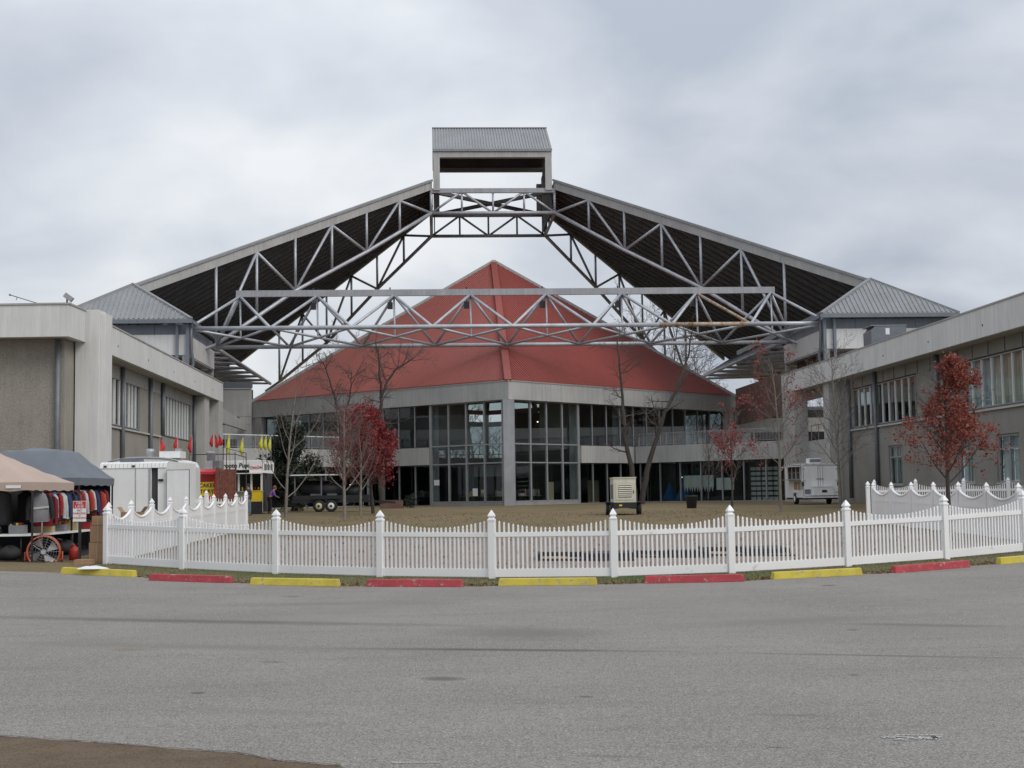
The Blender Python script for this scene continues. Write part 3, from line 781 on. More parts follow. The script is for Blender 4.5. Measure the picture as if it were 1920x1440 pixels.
for F in (LF, RF):
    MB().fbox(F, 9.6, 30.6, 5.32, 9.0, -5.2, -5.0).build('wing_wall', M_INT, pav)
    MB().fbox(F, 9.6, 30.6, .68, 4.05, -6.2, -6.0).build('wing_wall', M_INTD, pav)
    MB().fbox(F, 9.6, 9.8, 5.32, 9.0, -5.0, -2.0).build('wing_end', M_INT, pav)
    MB().fbox(F, 9.6, 30.6, 9.02, 9.1, -5.2, -.8).build('wing_ceiling', M_INT, pav)
MB().wbox(-7.0, 0.8, 5.0, 5.2, 0.68, 4.3).build('partition', M_INTD, pav)
MB().wbox(-7.1, 7.1, 4.0, 7.5, 4.1, 4.5).build('upper_floor', M_INT, pav)
# rear walls: solid below, ribbon of windows above
for F in (BL, BR):
    MB().fbox(F, 0.0, FL, ZF, 5.4, -.3, -0.02).build('rear_wall', M_INT, pav)
    MB().fbox(F, 0.0, FL, 8.75, 9.25, -.3, -0.02).build('rear_wall', M_CONC, pav)
    for i in range(11): MB().fbox(F, max(0, FL * i / 10 - .12), min(FL, FL * i / 10 + .12), 9.251, 10.22, -.28, -0.04).build('rear_mullion', M_BEAM, pav)
    for i in range(11):
        a = FL * i / 10
        MB().fbox(F, max(0, a - .15), min(FL, a + .15), 5.41, 8.74, -.28, -0.04).build('rear_mullion', M_BEAM, pav)
    MB().fbox(F, .2, FL - .2, 6.9, 6.96, -.2, -.1).build('rear_transom', M_BEAM, pav)
    for i in range(10): MB().fbox(F, FL * i / 10 + .15, FL * (i + 1) / 10 - .15, 5.41, 8.74, -.16, -.15).build('rear_pane', M_GLASSD, pav)
# corner pier
pc = [W(x, y, 0) for x, y in ((-.42, -27.95), (.42, -27.95), (.5, -27.2), (0, -26.7), (-.5, -27.2))]
MB().slab([Z(p, .6) for p in pc], (0, 0, 8.2)).build('corner_pier', M_BEAM, pav)
for sx in (-1, 1):
    F = LF if sx < 0 else RF
    MB().fbox(F, .78, 1.0, .6, 8.8, -.62, -.3).build('pier_flank', M_BEAM, pav)
# glazing
def glaze(F, cols, rows, d, parent, w=.1, first=True, gm=None, mm=None, rows_mid=True):
    for i, a in enumerate(cols):
        MB().fbox(F, a - w / 2, a + w / 2, rows[0], rows[-1], d - .12, d + .06).build('mullion', mm or M_ALU, parent)
    for j, z in enumerate(rows):
        if 0 < j < len(rows) - 1 or rows_mid:
            for a, c in zip(cols, cols[1:]):
                MB().fbox(F, a + w / 2 + .002, c - w / 2 - .002, z - .05, z + .05, d - .10, d + .04).build('transom', mm or M_ALU, parent)
    for z0, z1 in zip(rows, rows[1:]):
        for a, c in zip(cols, cols[1:]):
            MB().fbox(F, a + w / 2 - .01, c - w / 2 + .01, z0 + .04, z1 - .04, d - .03, d - .018).build('pane', gm or M_GLASS, parent)
BAYC = [1.05, 2.98, 4.92, 6.86, 8.85]
UP = [8.85, 10.75, 12.65, 14.5, 16.35, 18.25, 20.2, 22.15, 24.05, 26.0, 27.95, 30.2]
for sx in (-1, 1):
    F = LF if sx < 0 else RF
    glaze(F, BAYC, [1.0, 4.0, 5.45, 8.8], -.45, pav, .15)
    MB().fbox(F, 1.0, 9.0, .62, .94, -.6, -.38).build('base_panel', M_BEAM, pav)
    MB().fbox(F, 8.72, 8.98, .62, 8.8, -.7, -.36).build('bay_post', M_ALU, pav)
    glaze(F, UP, [5.45, 8.8], -.5, pav, .09, gm=M_GLASSD, rows_mid=False)
    MB().fbox(F, 9.0, FL, 4.0, 5.4, -.55, -.2).build('spandrel', M_CONC, pav)
    glaze(F, UP[:6], [.8, 4.0], -.5, pav, .09, gm=M_GLASSD, rows_mid=False)
    MB().fbox(F, 9.0, 18.5, .62, .75, -.6, -.4).build('base_panel', M_BEAM, pav)
    MB().fbox(F, 30.3, FL - .02, 5.41, 8.8, -.8, -.1).build('end_wall', M_CONC, pav)
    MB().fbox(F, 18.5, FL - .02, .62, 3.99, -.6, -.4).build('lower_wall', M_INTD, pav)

# interior lamps seen through the glass (lit in the photograph)
M_BULB = bpy.data.materials.new('lit_bulb'); M_BULB.use_nodes = True
_b = M_BULB.node_tree.nodes['Principled BSDF']; _b.inputs['Emission Color'].default_value = (1, .9, .7, 1); _b.inputs['Emission Strength'].default_value = 3
for px, py, Y, lab in ((1008, 791, 118, 'small lit lamp inside the upper glazing right of the pavilion corner'),
                       (1278, 895, 122, 'small lit lamp behind the ground floor glass above the blue tarpaulins'),
                       (657, 910, 97, 'small lit lamp glowing behind the bare trees by the black trailer')):
    p = at(px, py, Y)
    l = thing('hanging_lamp', lab, 'lamp', p, 'small lit lamps')
    MB().ball(p, .06, 10, 6).build('bulb', M_BULB, l)
    MB().tube([p + Vector((0, 0, .07)), p + Vector((0, 0, .35))], .03, 6).build('socket', M_BLKM, l)

# ------------------------------------------------------------------ bridges from the pavilion to the long buildings
def bridge(sx, label):
    t = thing('walkway_bridge', label, 'walkway', W(sx * 17, -22, 0.6))
    A0, B0 = W(sx * 11.3, -16.6, 0), W(sx * 21.6, -27.6, 0)
    F = Fac(A0, B0 - A0, AX * -sx - AY)
    Ln = (B0 - A0).length
    MB().fbox(F, 0, Ln, 4.0, 5.4, -.3, 0).build('spandrel', M_CONC, t)
    MB().fbox(F, 0.0, Ln, 5.0, 5.3, -6.5, -.31).build('deck', M_CONC, t)
    MB().fbox(F, 0.0, Ln, 4.3, 4.5, -6.5, -.31).build('soffit', M_INT, t)
    MB().fbox(F, 0.3, Ln, .62, 4.28, -5.6, -5.4).build('back_wall', M_INTD, t)
    MB().fbox(F, 0.2, Ln, 6.40, 6.47, -.2, -.12).build('handrail', M_WHITE if sx < 0 else M_ALU, t)
    MB().fbox(F, 0.2, Ln, 5.50, 5.54, -.19, -.13).build('bottom_rail', M_ALU, t)
    k = 5
    for i in range(k + 1):
        a = .25 + (Ln - .5) * i / k
        MB().fbox(F, a - .04, a + .04, 5.4, 6.395, -.2, -.12).build('rail_post', M_ALU, t)
    b = MB(); a = .35
    while a < Ln - .3:
        b.fbox(F, a - .014, a + .014, 5.545, 6.395, -.175, -.145); a += .135
    b.build('baluster', M_ALU, t, kind='stuff')
    cols = [0.2] + [0.2 + (Ln - .4) * (i / 7) for i in range(1, 8)]
    glaze(F, cols, [.8, 3.98], -.4, t, .09, rows_mid=False)
    MB().fbox(F, 0, Ln, .6, .78, -.5, -.3).build('base_panel', M_BEAM, t)
    return F, Ln
BRF, BRL = bridge(1, 'concrete walkway bridge with grey railing running from the pavilion towards the white concession trailer')
BLF, BLL = bridge(-1, 'concrete walkway bridge with railing above the food stalls and coloured pennants')

# ------------------------------------------------------------------ rear wings behind the towers
def rear_wing(sx, label):
    t = thing('rear_wing', label, 'building', W(sx * 29, -5, .6))
    def bx(n, x0, x1, y0, y1, z0, z1, m):
        a, c = sorted((sx * x0, sx * x1)); MB().wbox(a, c, y0, y1, z0, z1).build(n, m, t)
    top = 11.5 if sx < 0 else 9.1
    bx('wall', 22.3, 40, -6, -5.7, 8.95, top, M_CONC)
    bx('roof_edge', 22.2, 40, -6.15, -5.9, top + .02, top + (.6 if sx < 0 else .12), M_BLUEG)
    bx('wall', 22.3, 40, -6, -5.7, 6.9, 8.2, M_CONC)
    bx('wall', 22.3, 40, -6.05, -5.7, .6, 5.9, M_CONC)
    bx('wall', 22.3, 23.6, -5.98, -5.72, 5.92, 6.88, M_CONC)
    bx('wall', 22.3, 23.4, -5.98, -5.72, 8.22, 8.93, M_CONC)
    bx('inner_wall', 22.4, 40, -4.2, -4.0, .6, top, M_INTD)
    return t
rear_wing(-1, 'pale concrete rear wing with dark slots between the left tower and the red roof')
rear_wing(1, 'grey concrete rear wing with dark slots right of the red roof corner')

# ------------------------------------------------------------------ the two long side buildings
lb = thing('side_building', 'long aggregate building on the left with pale fascia, corner block and curtained windows', 'building', Vector((-24, 70, .2)))
LB = Fac((-19.67, 68.6), (-.055, .9985), (1, .055))
rb = thing('side_building', 'long aggregate building on the right with pale fascia, ribbon windows and blinds below', 'building', Vector((27, 70, .2)))
RB = Fac((22.8, 62.9), (-.055, .9985), (-1, -.055))
M_CURT = [mat('curtain_pale', (0.58, 0.62, 0.62), .9, 0, .08, 2), mat('curtain_cream', (0.64, 0.62, 0.53), .9, 0, .08, 2), mat('curtain_blue', (0.52, 0.60, 0.66), .9, 0, .08, 2), mat('curtain_rust', (0.20, 0.09, 0.08), .9, 0, .1, 2)]
def curtain(F, a0, a1, z0, z1, d, m, parent):           # hanging folds
    b = MB(); n = max(4, int((a1 - a0) / .09))
    pr = [(lerp(a0, a1, i / n), d + (.035 if i % 2 else -.035)) for i in range(n + 1)]
    vs = [F.p(a, z0, q) for a, q in pr] + [F.p(a, z1, q) for a, q in pr]
    m_ = n + 1
    b.add(vs, [(i, i + 1, m_ + i + 1, m_ + i) for i in range(n)])
    return b.build('curtain', m, parent)
def fasc(F, parent, s0, s1, joints, m):
    js = [s0] + joints + [s1]
    for i, (a, c) in enumerate(zip(js, js[1:])):
        MB().fbox(F, a + .006, c - .006, 8.78, 10.18, -.22, 0).build('fascia', m, parent)
    MB().fbox(F, s0, s1, 10.181, 10.26, -.26, .04).build('coping', M_FASC, parent)
    MB().fbox(F, s0, s1, 8.80, 8.95, -1.0, -.221).build('soffit', M_CONC, parent)
    MB().fbox(F, s0, s1, 9.7, 9.95, -14, -.23).build('roof_slab', M_ROOFM, parent)
M_HOLE = mat('dark_hole', (.02, .02, .02), .9, 0, 0)
for s_ in (2.2, 9.8, 17.4, 25.0, 32.6): MB().fbox(LB, s_ - .05, s_ + .05, 9.3, 9.4, .001, .012).build('weep_hole', M_HOLE, lb)
for s_ in (-3.0, 4.4, 11.9, 19.5, 27.0, 34.5): MB().fbox(RB, s_ - .05, s_ + .05, 9.3, 9.4, .001, .012).build('weep_hole', M_HOLE, rb)
fasc(LB, lb, -0.6, 37.55, [7.5, 15.0, 22.5, 30.0], M_CONCW)
def wallband(F, parent, s0, s1, z0, z1, m, n='wall'): MB().fbox(F, s0, s1, z0, z1, -1.3, -1.0).build(n, m, parent)
def window(F, parent, s0, s1, z0, z1, cols, curts, gm=None, frame=.07):
    f = MB()
    f.fbox(F, s0, s1, z0 - .06, z0, -1.16, -.94); f.fbox(F, s0, s1, z1, z1 + .05, -1.16, -.96)
    f.fbox(F, s0 - .06, s0, z0 - .06, z1 + .05, -1.155, -.955); f.fbox(F, s1, s1 + .06, z0 - .06, z1 + .05, -1.155, -.955)
    w = f.build('window', M_ALU, parent)
    for a in cols[1:-1]: MB().fbox(F, a - frame / 2, a + frame / 2, z0 + .002, z1 - .002, -1.15, -.98).build('mullion', M_WHITE, w)
    for a, c in zip(cols, cols[1:]):
        MB().fbox(F, a + .02, c - .02, z0 + .003, z1 - .003, -1.07, -1.06).build('pane', gm or M_GLASSD, w)
    for a0, a1, k in curts: curtain(F, a0, a1, z0, z1, -1.26, M_CURT[k], w)
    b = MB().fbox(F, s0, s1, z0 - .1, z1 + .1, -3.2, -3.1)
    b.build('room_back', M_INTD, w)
    return w
# left building wall
wallband(LB, lb, -.6, 30.0, 8.08, 8.78, M_CONC, 'upper_panel')
for a, c in ((-.6, 3.6), (12.3, 18.9), (29.35, 30.4)): wallband(LB, lb, a, c, 5.55, 8.075, M_AGG)
wallband(LB, lb, -.6, 30.4, 0.2, 5.545, M_AGG)
wallband(LB, lb, 30.4, 37.4, 0.2, 5.1, M_CONC)
MB().fbox(LB, 3.6, 19, 5.40, 5.5, -.995, -.9).build('sill_line', M_CONC, lb)
c1 = [3.7, 4.6, 5.9, 6.1, 7.2, 8.6, 9.6, 10.4, 11.3, 12.2]
window(LB, lb, 3.7, 12.2, 5.62, 8.02, c1, [(3.7, 4.1, 3), (4.6, 5.9, 0), (7.7, 8.6, 3), (8.7, 9.6, 0), (10.0, 11.3, 0), (11.4, 12.2, 1)])
c2 = [19.0 + i * (29.25 - 19.0) / 10 for i in range(11)]
window(LB, lb, 19.0, 29.25, 5.62, 8.02, c2, [(19.0, 20.1, 0), (20.4, 22.0, 2), (22.3, 24.2, 0), (25.0, 26.3, 0), (26.6, 28.2, 2), (28.4, 29.2, 0)])
for s, z0 in ((7.35, 2.0), (14.85, 1.5), (18.6, 5.5), (30.0, 3.0)):
    MB().tube([LB.p(s, z0, -.86), LB.p(s, 8.75, -.86)], .12, 8).build('downpipe', M_PIPE, lb)
MB().fbox(LB, 9.5, 13.0, 1.6, 2.7, -1.0, -.985).build('vent_panel', M_INTD, lb)
for a, c in ((24.9, 26.5), (31.9, 37.5)): pass
MB().fbox(LB, 24.4 + 6, 26.5 + 6, 0.2, 8.78, -1.02, -.23).build('column', M_CONC, lb)
MB().fbox(LB, 35.6, 37.4, 0.2, 8.78, -1.02, -.01).build('column', M_CONC, lb)
MB().fbox(LB, 30.4, 37.4, 5.0, 5.12, -6, -1.31).build('porch_floor', M_CONC, lb)
MB().fbox(LB, 30.4, 37.4, 0.3, 8.8, -6.2, -6.0).build('porch_wall', M_CONC, lb)
MB().fbox(LB, 31, 35.5, 6.15, 6.2, -1.2, -1.15).build('handrail', M_ALU, lb)
b = MB()
for i in range(32): b.fbox(LB, 31.1 + i * .14, 31.13 + i * .14, 5.1, 6.15, -1.19, -1.16)
b.build('baluster', M_ALU, lb, kind='stuff')
# corner block of the left building: aggregate wall, overhanging parapet, pale pilaster
WBk = Vector((-20.3, 64.1, 0))
MB().box(-45, -20.35, 64.1, 64.5, 0.1, 9.0).build('front_wall', M_AGG, lb)
MB().box(-20.75, -20.35, 64.5, 66.2, 0.1, 9.0).build('front_wall', M_AGG, lb)
xs = [-45, -37, -30.5, -25.2, -19.8]
for a, c in zip(xs, xs[1:]): MB().box(a + .005, c - .005 if c > -20 else c - .005, 62.9, 63.2, 8.98, 10.42).build('parapet', M_CONCW, lb)
MB().box(-20.1, -19.8, 63.205, 65.4, 8.98, 10.42).build('parapet', M_CONCW, lb)
MB().box(-45, -19.75, 62.85, 63.25, 10.422, 10.5).build('coping', M_FASC, lb)
MB().box(-20.15, -19.76, 63.255, 65.4, 10.422, 10.5).build('coping', M_FASC, lb)
MB().box(-45, -20.105, 63.205, 66.5, 9.01, 9.2).build('soffit', M_CONC, lb)
MB().box(-45, -20.11, 63.3, 65.3, 10.1, 10.3).build('roof_slab', M_ROOFM, lb)
MB().box(-20.28, -19.2, 65.42, 66.6, 0.1, 10.5).build('pilaster', M_CONCW, lb)
MB().box(-19.195, -18.93, 65.75, 66.7, 0.1, 10.35).build('pilaster', M_CONCW, lb)
MB().tube([(-20.05, 63.95, .2), (-20.05, 63.95, 8.95)][0:2], .0, 3) if False else None
MB().tube([(-20.62, 63.97, .2), (-20.62, 63.97, 8.95)], .12, 8).build('downpipe', M_PIPE, lb)
# right building
fasc(RB, rb, -13, 43.95, [0.6, 8.3, 15.9, 23.4, 31.0, 37.5], M_CONCW)
MB().fbox(RB, -13, 43.9, 8.1, 8.775, -1.3, -1.0).build('upper_panel', M_AGGR, rb)
for i in range(19): MB().fbox(RB, -6 + i * 2.05, -5.95 + i * 2.05, 8.0, 8.77, -.998, -.96).build('panel_joint', M_PIPE, rb)
for a, c in ((-13, -9.0), (9.9, 16.9), (29.15, 32.4)): wallband(RB, rb, a, c, 5.55, 8.095, M_AGGR)
lw = [(-10.2, -7.5), (-3.6, -0.9), (3.1, 5.8), (8.7, 10.95), (19.75, 22.2)]
ed = -13
for a, c in lw + [(43.9, 44)]:
    wallband(RB, rb, ed, a if a < 43 else 32.4, 1.82, 4.15, M_AGGR); ed = c
wallband(RB, rb, -13, 32.4, 0.2, 1.815, M_AGGR)
wallband(RB, rb, -13, 32.4, 4.155, 5.545, M_AGGR)
wallband(RB, rb, 32.4, 43.9, 0.2, 5.1, M_CONC)
MB().fbox(RB, -9, 29.5, 5.36, 5.46, -.995, -.88).build('sill_line', M_CONC, rb)
cg1 = [17.0 + i * (29.05 - 17.0) / 10 for i in range(11)]
window(RB, rb, 17.0, 29.05, 5.6, 7.95, cg1, [(17.2, 18.0, 0), (21.9, 22.3, 0), (24.0, 25.1, 0)])
cg2 = [-9.0 + i * (9.8 + 9.0) / 15 for i in range(16)]
window(RB, rb, -9.0, 9.8, 5.6, 7.95, cg2, [(-9, -4.2, 1), (-4, .8, 0), (1.0, 2.3, 1), (2.5, 3.2, 1), (3.4, 4.6, 1), (4.8, 6.0, 1), (6.2, 8.0, 2), (8.1, 9.7, 2)], gm=M_GLASS)
M_BLIND = mat('white_blind', (0.72, 0.75, 0.76), .7, 0, .05, 2)
for a, c in lw:
    f = MB()
    f.fbox(RB, a, a + .09, 1.83, 4.14, -1.2, -1.08); f.fbox(RB, c - .09, c, 1.83, 4.14, -1.2, -1.08)
    f.fbox(RB, a + .09, c - .09, 1.83, 1.92, -1.2, -1.08); f.fbox(RB, a + .09, c - .09, 4.05, 4.14, -1.2, -1.08)
    w = f.build('window', M_ALU, rb)
    m = (a + c) / 2
    MB().fbox(RB, a + .092, c - .092, 3.42, 3.5, -1.19, -1.09).build('transom', M_ALU, w)
    MB().fbox(RB, m - .05, m + .05, 1.922, 3.418, -1.19, -1.09).build('mullion', M_ALU, w)
    MB().fbox(RB, m - .05, m + .05, 3.502, 4.048, -1.19, -1.09).build('mullion', M_ALU, w)
    for p, q in ((a + .09, m - .05), (m + .05, c - .09)):
        MB().fbox(RB, p, q, 1.925, 3.415, -1.14, -1.13).build('pane', M_GLASS, w)
        MB().fbox(RB, p, q, 3.505, 4.045, -1.14, -1.13).build('pane', M_GLASS, w)
        b = MB(); z = 1.95
        while z < 3.4:
            b.hexa([RB.p(p + .02, z, -1.30), RB.p(q - .02, z, -1.30), RB.p(q - .02, z + .012, -1.34), RB.p(p + .02, z + .012, -1.34),
                    RB.p(p + .02, z + .05, -1.29), RB.p(q - .02, z + .05, -1.29), RB.p(q - .02, z + .058, -1.33), RB.p(p + .02, z + .058, -1.33)])
            z += .066
        b.build('blind', M_BLIND, w, kind='stuff')
        MB().fbox(RB, p, q, 3.5, 4.05, -1.32, -1.30).build('blind_head', M_CURT[2], w)
    MB().fbox(RB, a - .05, c + .05, 1.76, 1.825, -1.2, -.94).build('sill', M_CONC, w)
    MB().fbox(RB, a, c, 1.83, 4.14, -2.2, -2.1).build('room_back', M_INTD, w)
for s, z0 in ((34.7, 1.2), (29.6, 1.0), (24.0, .6), (13.2, 5.5), (-3.0, .3)):
    MB().tube([RB.p(s, z0, -.85), RB.p(s, 8.77, -.85)], .12, 8).build('downpipe', M_PIPE, rb)
MB().fbox(RB, 31.98, 33.4, 0.2, 8.78, -1.02, -.23).build('column', M_CONC, rb)
MB().fbox(RB, 40.4, 43.85, 0.2, 8.78, -1.02, -.01).build('column', M_CONC, rb)
MB().fbox(RB, 32.4, 43.9, 5.0, 5.12, -6, -1.31).build('porch_floor', M_CONC, rb)
MB().fbox(RB, 32.4, 43.9, 0.3, 7.8, -6.2, -6.0).build('porch_wall', M_CONC, rb)
MB().fbox(RB, 33.4, 40.3, 6.18, 6.24, -1.2, -1.15).build('handrail', M_ALU, rb)
for s in (33.6, 36.0, 38.2, 40.1): MB().fbox(RB, s, s + .06, 5.1, 6.178, -1.2, -1.15).build('rail_post', M_ALU, rb)
MB().slab([W(22.2, -26, 7.6), W(22.2, -6.4, 7.6), W(22.2, -6.4, 10.9), W(22.2, -26, 10.9)], AX * .25).build('brown_side_wall', M_BROWN, rb)
MB().slab([W(-22.6, -26, 7.6), W(-22.6, -6.4, 7.6), W(-22.6, -6.4, 8.3), W(-22.6, -26, 8.9)], AX * -.25).build('brown_side_wall', M_CONC, lb)

# roof gear
ac = thing('air_conditioner', 'grey boxy rooftop air conditioner behind the right building fascia', 'air conditioner', Vector((25.5, 90, 10)))
p0, p1 = at(1634, 640, 88), at(1700, 640, 88)
b = MB(); b.slab([(p0.x, 88, 10.0), (p1.x, 88, 10.0), (p1.x, 88, 11.75), (p0.x + .25, 88, 11.75), (p0.x, 88, 11.45)], (0, 2.0, 0)); b.build('casing', M_PIPE, ac)
MB().box(p0.x + .9, p0.x + 1.15, 87.985, 87.999, 11.2, 11.6).build('notice', M_WHITE, ac)
MB().box(p0.x - .03, p1.x + .03, 87.97, 90.03, 11.755, 11.8).build('lid', M_ROOFM, ac)
fl = thing('roof_floodlight', 'small grey floodlight on the corner of the left building parapet', 'floodlight', Vector((-19.95, 63.1, 10.5)))
MB().tube([(-19.95, 63.1, 10.5), (-19.95, 63.1, 10.72)], .04, 6).build('bracket', M_PIPE, fl)
b = MB(); b.bar((-20.0, 62.95, 10.86), (-19.68, 63.0, 10.62), .36, .22); b.build('housing', M_BEAM, fl)
an = thing('roof_antenna', 'thin slanted antenna rod on the left building roof edge', 'antenna', Vector((-21.3, 63.4, 10.5)))
MB().tube([(-21.2, 63.4, 10.5), (-22.6, 63.4, 10.95)], .022, 6).build('rod', M_PIPE, an)
MB().ball((-22.63, 63.4, 10.96), .05, 8, 5).build('tip', M_PIPE, an)
MB().tube([(-22.3, 63.4, 10.86), (-22.34, 63.4, 10.72)], .015, 6).build('stub', M_PIPE, an)
# ------------------------------------------------------------------ kerb stops
def stop_mesh(L_, m):
    hw, ht, h = .085, .06, .138
    e = .022
    vs = []
    for y, z in ((-hw, 0), (hw, 0), (ht, h), (-ht, h)):
        k = e * (z / h)
        vs += [(-L_ / 2 + k, y, z), (L_ / 2 - k, y, z)]
    b = MB().add(vs, [(0, 1, 3, 2), (2, 3, 5, 4), (4, 5, 7, 6), (6, 7, 1, 0), (0, 2, 4, 6), (1, 7, 5, 3)])
    return b.mesh('parking_stop', m)
SM = {'y': stop_mesh(1.83, M_YEL), 'r': stop_mesh(1.83, M_REDP)}
labs = ['yellow parking stop with a white paper bag lying on it', 'red parking stop nearest the left end of the picket fence', 'yellow parking stop in front of the second picket fence bay',
        'red parking stop in front of the fence bay left of centre', 'yellow parking stop at the centre, below the middle fence post', 'red parking stop right of centre in front of the green grass',
        'yellow parking stop between the two right-hand red ones', 'red parking stop furthest to the right', 'yellow parking stop cut by the right picture edge']
for (a, c, k), lab in zip(STOP_G, labs):
    o = bpy.data.objects.new('parking_stop', SM[k]); COL.objects.link(o)
    m = (a + c) / 2
    d = (c - a); ang = math.atan2(d.y, d.x)
    o.location = (m.x - math.sin(ang) * -.0, m.y + .085, gz(m.x, m.y) + .01)
    o.rotation_euler = (0, -math.atan2(gz(c.x, c.y) - gz(a.x, a.y), d.length), ang)
    bv = o.modifiers.new('edge', 'BEVEL'); bv.width = .012; bv.segments = 2
    tag(o, lab, 'parking stop', 'parking stops along the kerb'); o['_off'] = tuple(o.location)

# ------------------------------------------------------------------ fences
def sq_lathe(prof):
    b = MB(); b.lathe((0, 0, 0), [(r * 1.414, z) for r, z in prof], 4, False, math.pi / 4); return b
CAPM = sq_lathe([(.074, 0), (.074, .028), (.052, .045), (.048, .07), (.066, .082), (.068, .10), (.052, .135), (.02, .19), (.004, .215)]).mesh('post_cap', M_VINYL)
def post_mesh(h): return MB().box(-.064, .064, -.064, .064, -.05, h).mesh('post', M_VINYL)
POSTM = post_mesh(1.16); POSTH = post_mesh(1.25)
b = MB().box(-.019, .019, -.011, .011, 0, .925)
b.add([(-.019, -.011, .925), (.019, -.011, .925), (.019, .011, .925), (-.019, .011, .925), (-.013, -.008, .94), (.013, -.008, .94), (.013, .008, .94), (-.013, .008, .94),
       (-.021, -.012, .953), (.021, -.012, .953), (.021, .012, .953), (-.021, .012, .953), (-.012, -.008, .985), (.012, -.008, .985), (.012, .008, .985), (-.012, .008, .985), (0, 0, 1.0)],
      [(0, 1, 5, 4), (1, 2, 6, 5), (2, 3, 7, 6), (3, 0, 4, 7), (4, 5, 9, 8), (5, 6, 10, 9), (6, 7, 11, 10), (7, 4, 8, 11), (8, 9, 13, 12), (9, 10, 14, 13), (10, 11, 15, 14), (11, 8, 12, 15), (12, 13, 16), (13, 14, 16), (14, 15, 16), (15, 12, 16)])
PICKM = b.mesh('picket', M_VINYL)
PR = random.Random(99)
def picket_run(pts, label, group, npk=26, zadj=0.0, caps=True, top=1.21, dip=.19):
    t = thing('picket_fence', label, 'fence', pts[len(pts) // 2], group)
    for i, p in enumerate(pts):
        nx = pts[min(i + 1, len(pts) - 1)] - pts[max(i - 1, 0)]
        rz = math.atan2(nx.y, nx.x)
        place('post', POSTM, t, p, rz)
        place('post_cap', CAPM, t, p + Vector((0, 0, 1.16)), rz)
    for p, q in zip(pts, pts[1:]):
        d = q - p; n = d.normalized(); rz = math.atan2(d.y, d.x)
        a, c = p + n * .066, q - n * .066
        up = Vector((0, 0, 1))
        MB().bar(a + up * .88, c + up * .88, .05, .09).build('top_rail', M_VINYL, t)
        MB().bar(a + up * .115, c + up * .115, .05, .16).build('bottom_rail', M_VINYL, t)
        for k in range(npk):
            u = (k + .75) / (npk + .5)
            h = top - dip * math.sin(math.pi * u) ** 0.8
            pos = p.lerp(q, u) + up * .05
            o = place('picket', PICKM, t, pos, rz, (1, 1, h - .05))
            o.rotation_euler = (PR.gauss(0, .003), PR.gauss(0, .004), rz + PR.gauss(0, .015))
    return t
FP = [Vector((x, y, gz(x, y) + .0)) for x, y in POST_P]
picket_run(FP, 'white vinyl picket fence with scalloped bays curving across the front of the lawn', 'white vinyl fences')
def privacy_run(pts, label, gate=False):
    t = thing('privacy_fence', label, 'fence', pts[0], 'white vinyl fences')
    up = Vector((0, 0, 1))
    for i, p in enumerate(pts):
        nx = pts[min(i + 1, len(pts) - 1)] - pts[max(i - 1, 0)]
        rz = math.atan2(nx.y, nx.x)
        place('post', POSTH, t, p, rz); place('post_cap', CAPM, t, p + up * 1.25, rz, (.88, .88, .88))
    for p, q in zip(pts, pts[1:]):
        d = q - p; n = d.normalized(); s = Vector((-n.y, n.x, 0)) * .02
        a, c = p + n * .066, q - n * .066
        N_ = 16
        tops = [(a.lerp(c, i / N_), 1.20 - .21 * math.sin(math.pi * i / N_) ** .8) for i in range(N_ + 1)]
        # tongued boards of the panel, recessed joints between them
        nb = 15
        for i in range(nb):
            u0, u1 = i / nb + .0015, (i + 1) / nb - .0015
            h0, h1 = (1.16 - .21 * math.sin(math.pi * u) ** .8 for u in (u0, u1))
            A_, C_ = a.lerp(c, u0), a.lerp(c, u1)
            MB().hexa([A_ - s + up * .1, C_ - s + up * .1, C_ + s + up * .1, A_ + s + up * .1, A_ - s + up * h0, C_ - s + up * h1, C_ + s + up * h1, A_ + s + up * h0]).build('board', M_VINYL, t)
        MB().tube([w + up * h for w, h in tops], .04, 6).build('top_rail', M_VINYL, t)
        MB().bar(a + up * .80, c + up * .80, .055, .09).build('middle_rail', M_VINYL, t)
        MB().bar(a + up * .10, c + up * .10, .055, .16).build('bottom_rail', M_VINYL, t)
    return t
lp = [Vector((-9.46 - .0933 * k, 33.05 + 2.39 * k, 0)) for k in range(0, 10)]
lp = [Vector((p.x, p.y, gz(p.x, p.y))) for p in lp][0:]
lp[0].y += .1
privacy_run(lp, 'solid white scalloped privacy fence running back from the left end of the picket fence')
rp_ = [Vector((12.45 + .012 * k, 35 + 2.4 * k, 0)) for k in range(-1, 7)]
rp_ = [Vector((p.x, p.y, gz(p.x, p.y))) for p in rp_]
privacy_run(rp_, 'solid white scalloped privacy fence on the right behind the red tree')
def far_run(pts, label, n): picket_run(pts, label, 'white vinyl fences', n)
fr = [Vector((x, 57 + .0 * x, 0)) for x in (-13.1, -12.35, -10.75)]
far_run([Vector((p.x, p.y, gz(p.x, p.y) + .12)) for p in fr], 'short white picket fence behind the solid left fence, by the yellow CAKES sign', 15)
fr = [Vector((x, 57.5 - .15 * (x - 14), 0)) for x in (14.6, 16.2, 18.05, 19.75, 21.6)]
far_run([Vector((p.x, p.y, gz(p.x, p.y) + .10)) for p in fr], 'white picket fence far back along the right building windows', 20)
gp = Vector((12.57, 50.35, 0)); gp.z = gz(gp.x, gp.y)
t = thing('gate_post', 'white capped gate post just left of the right privacy fence', 'post', gp)
place('post', POSTH, t, gp); place('post_cap', CAPM, t, gp + Vector((0, 0, 1.25)))
MB().bar(gp + Vector((.07, 0, .75)), gp + Vector((.16, 0, .75)), .03, .05).build('latch', M_BLKM, t)
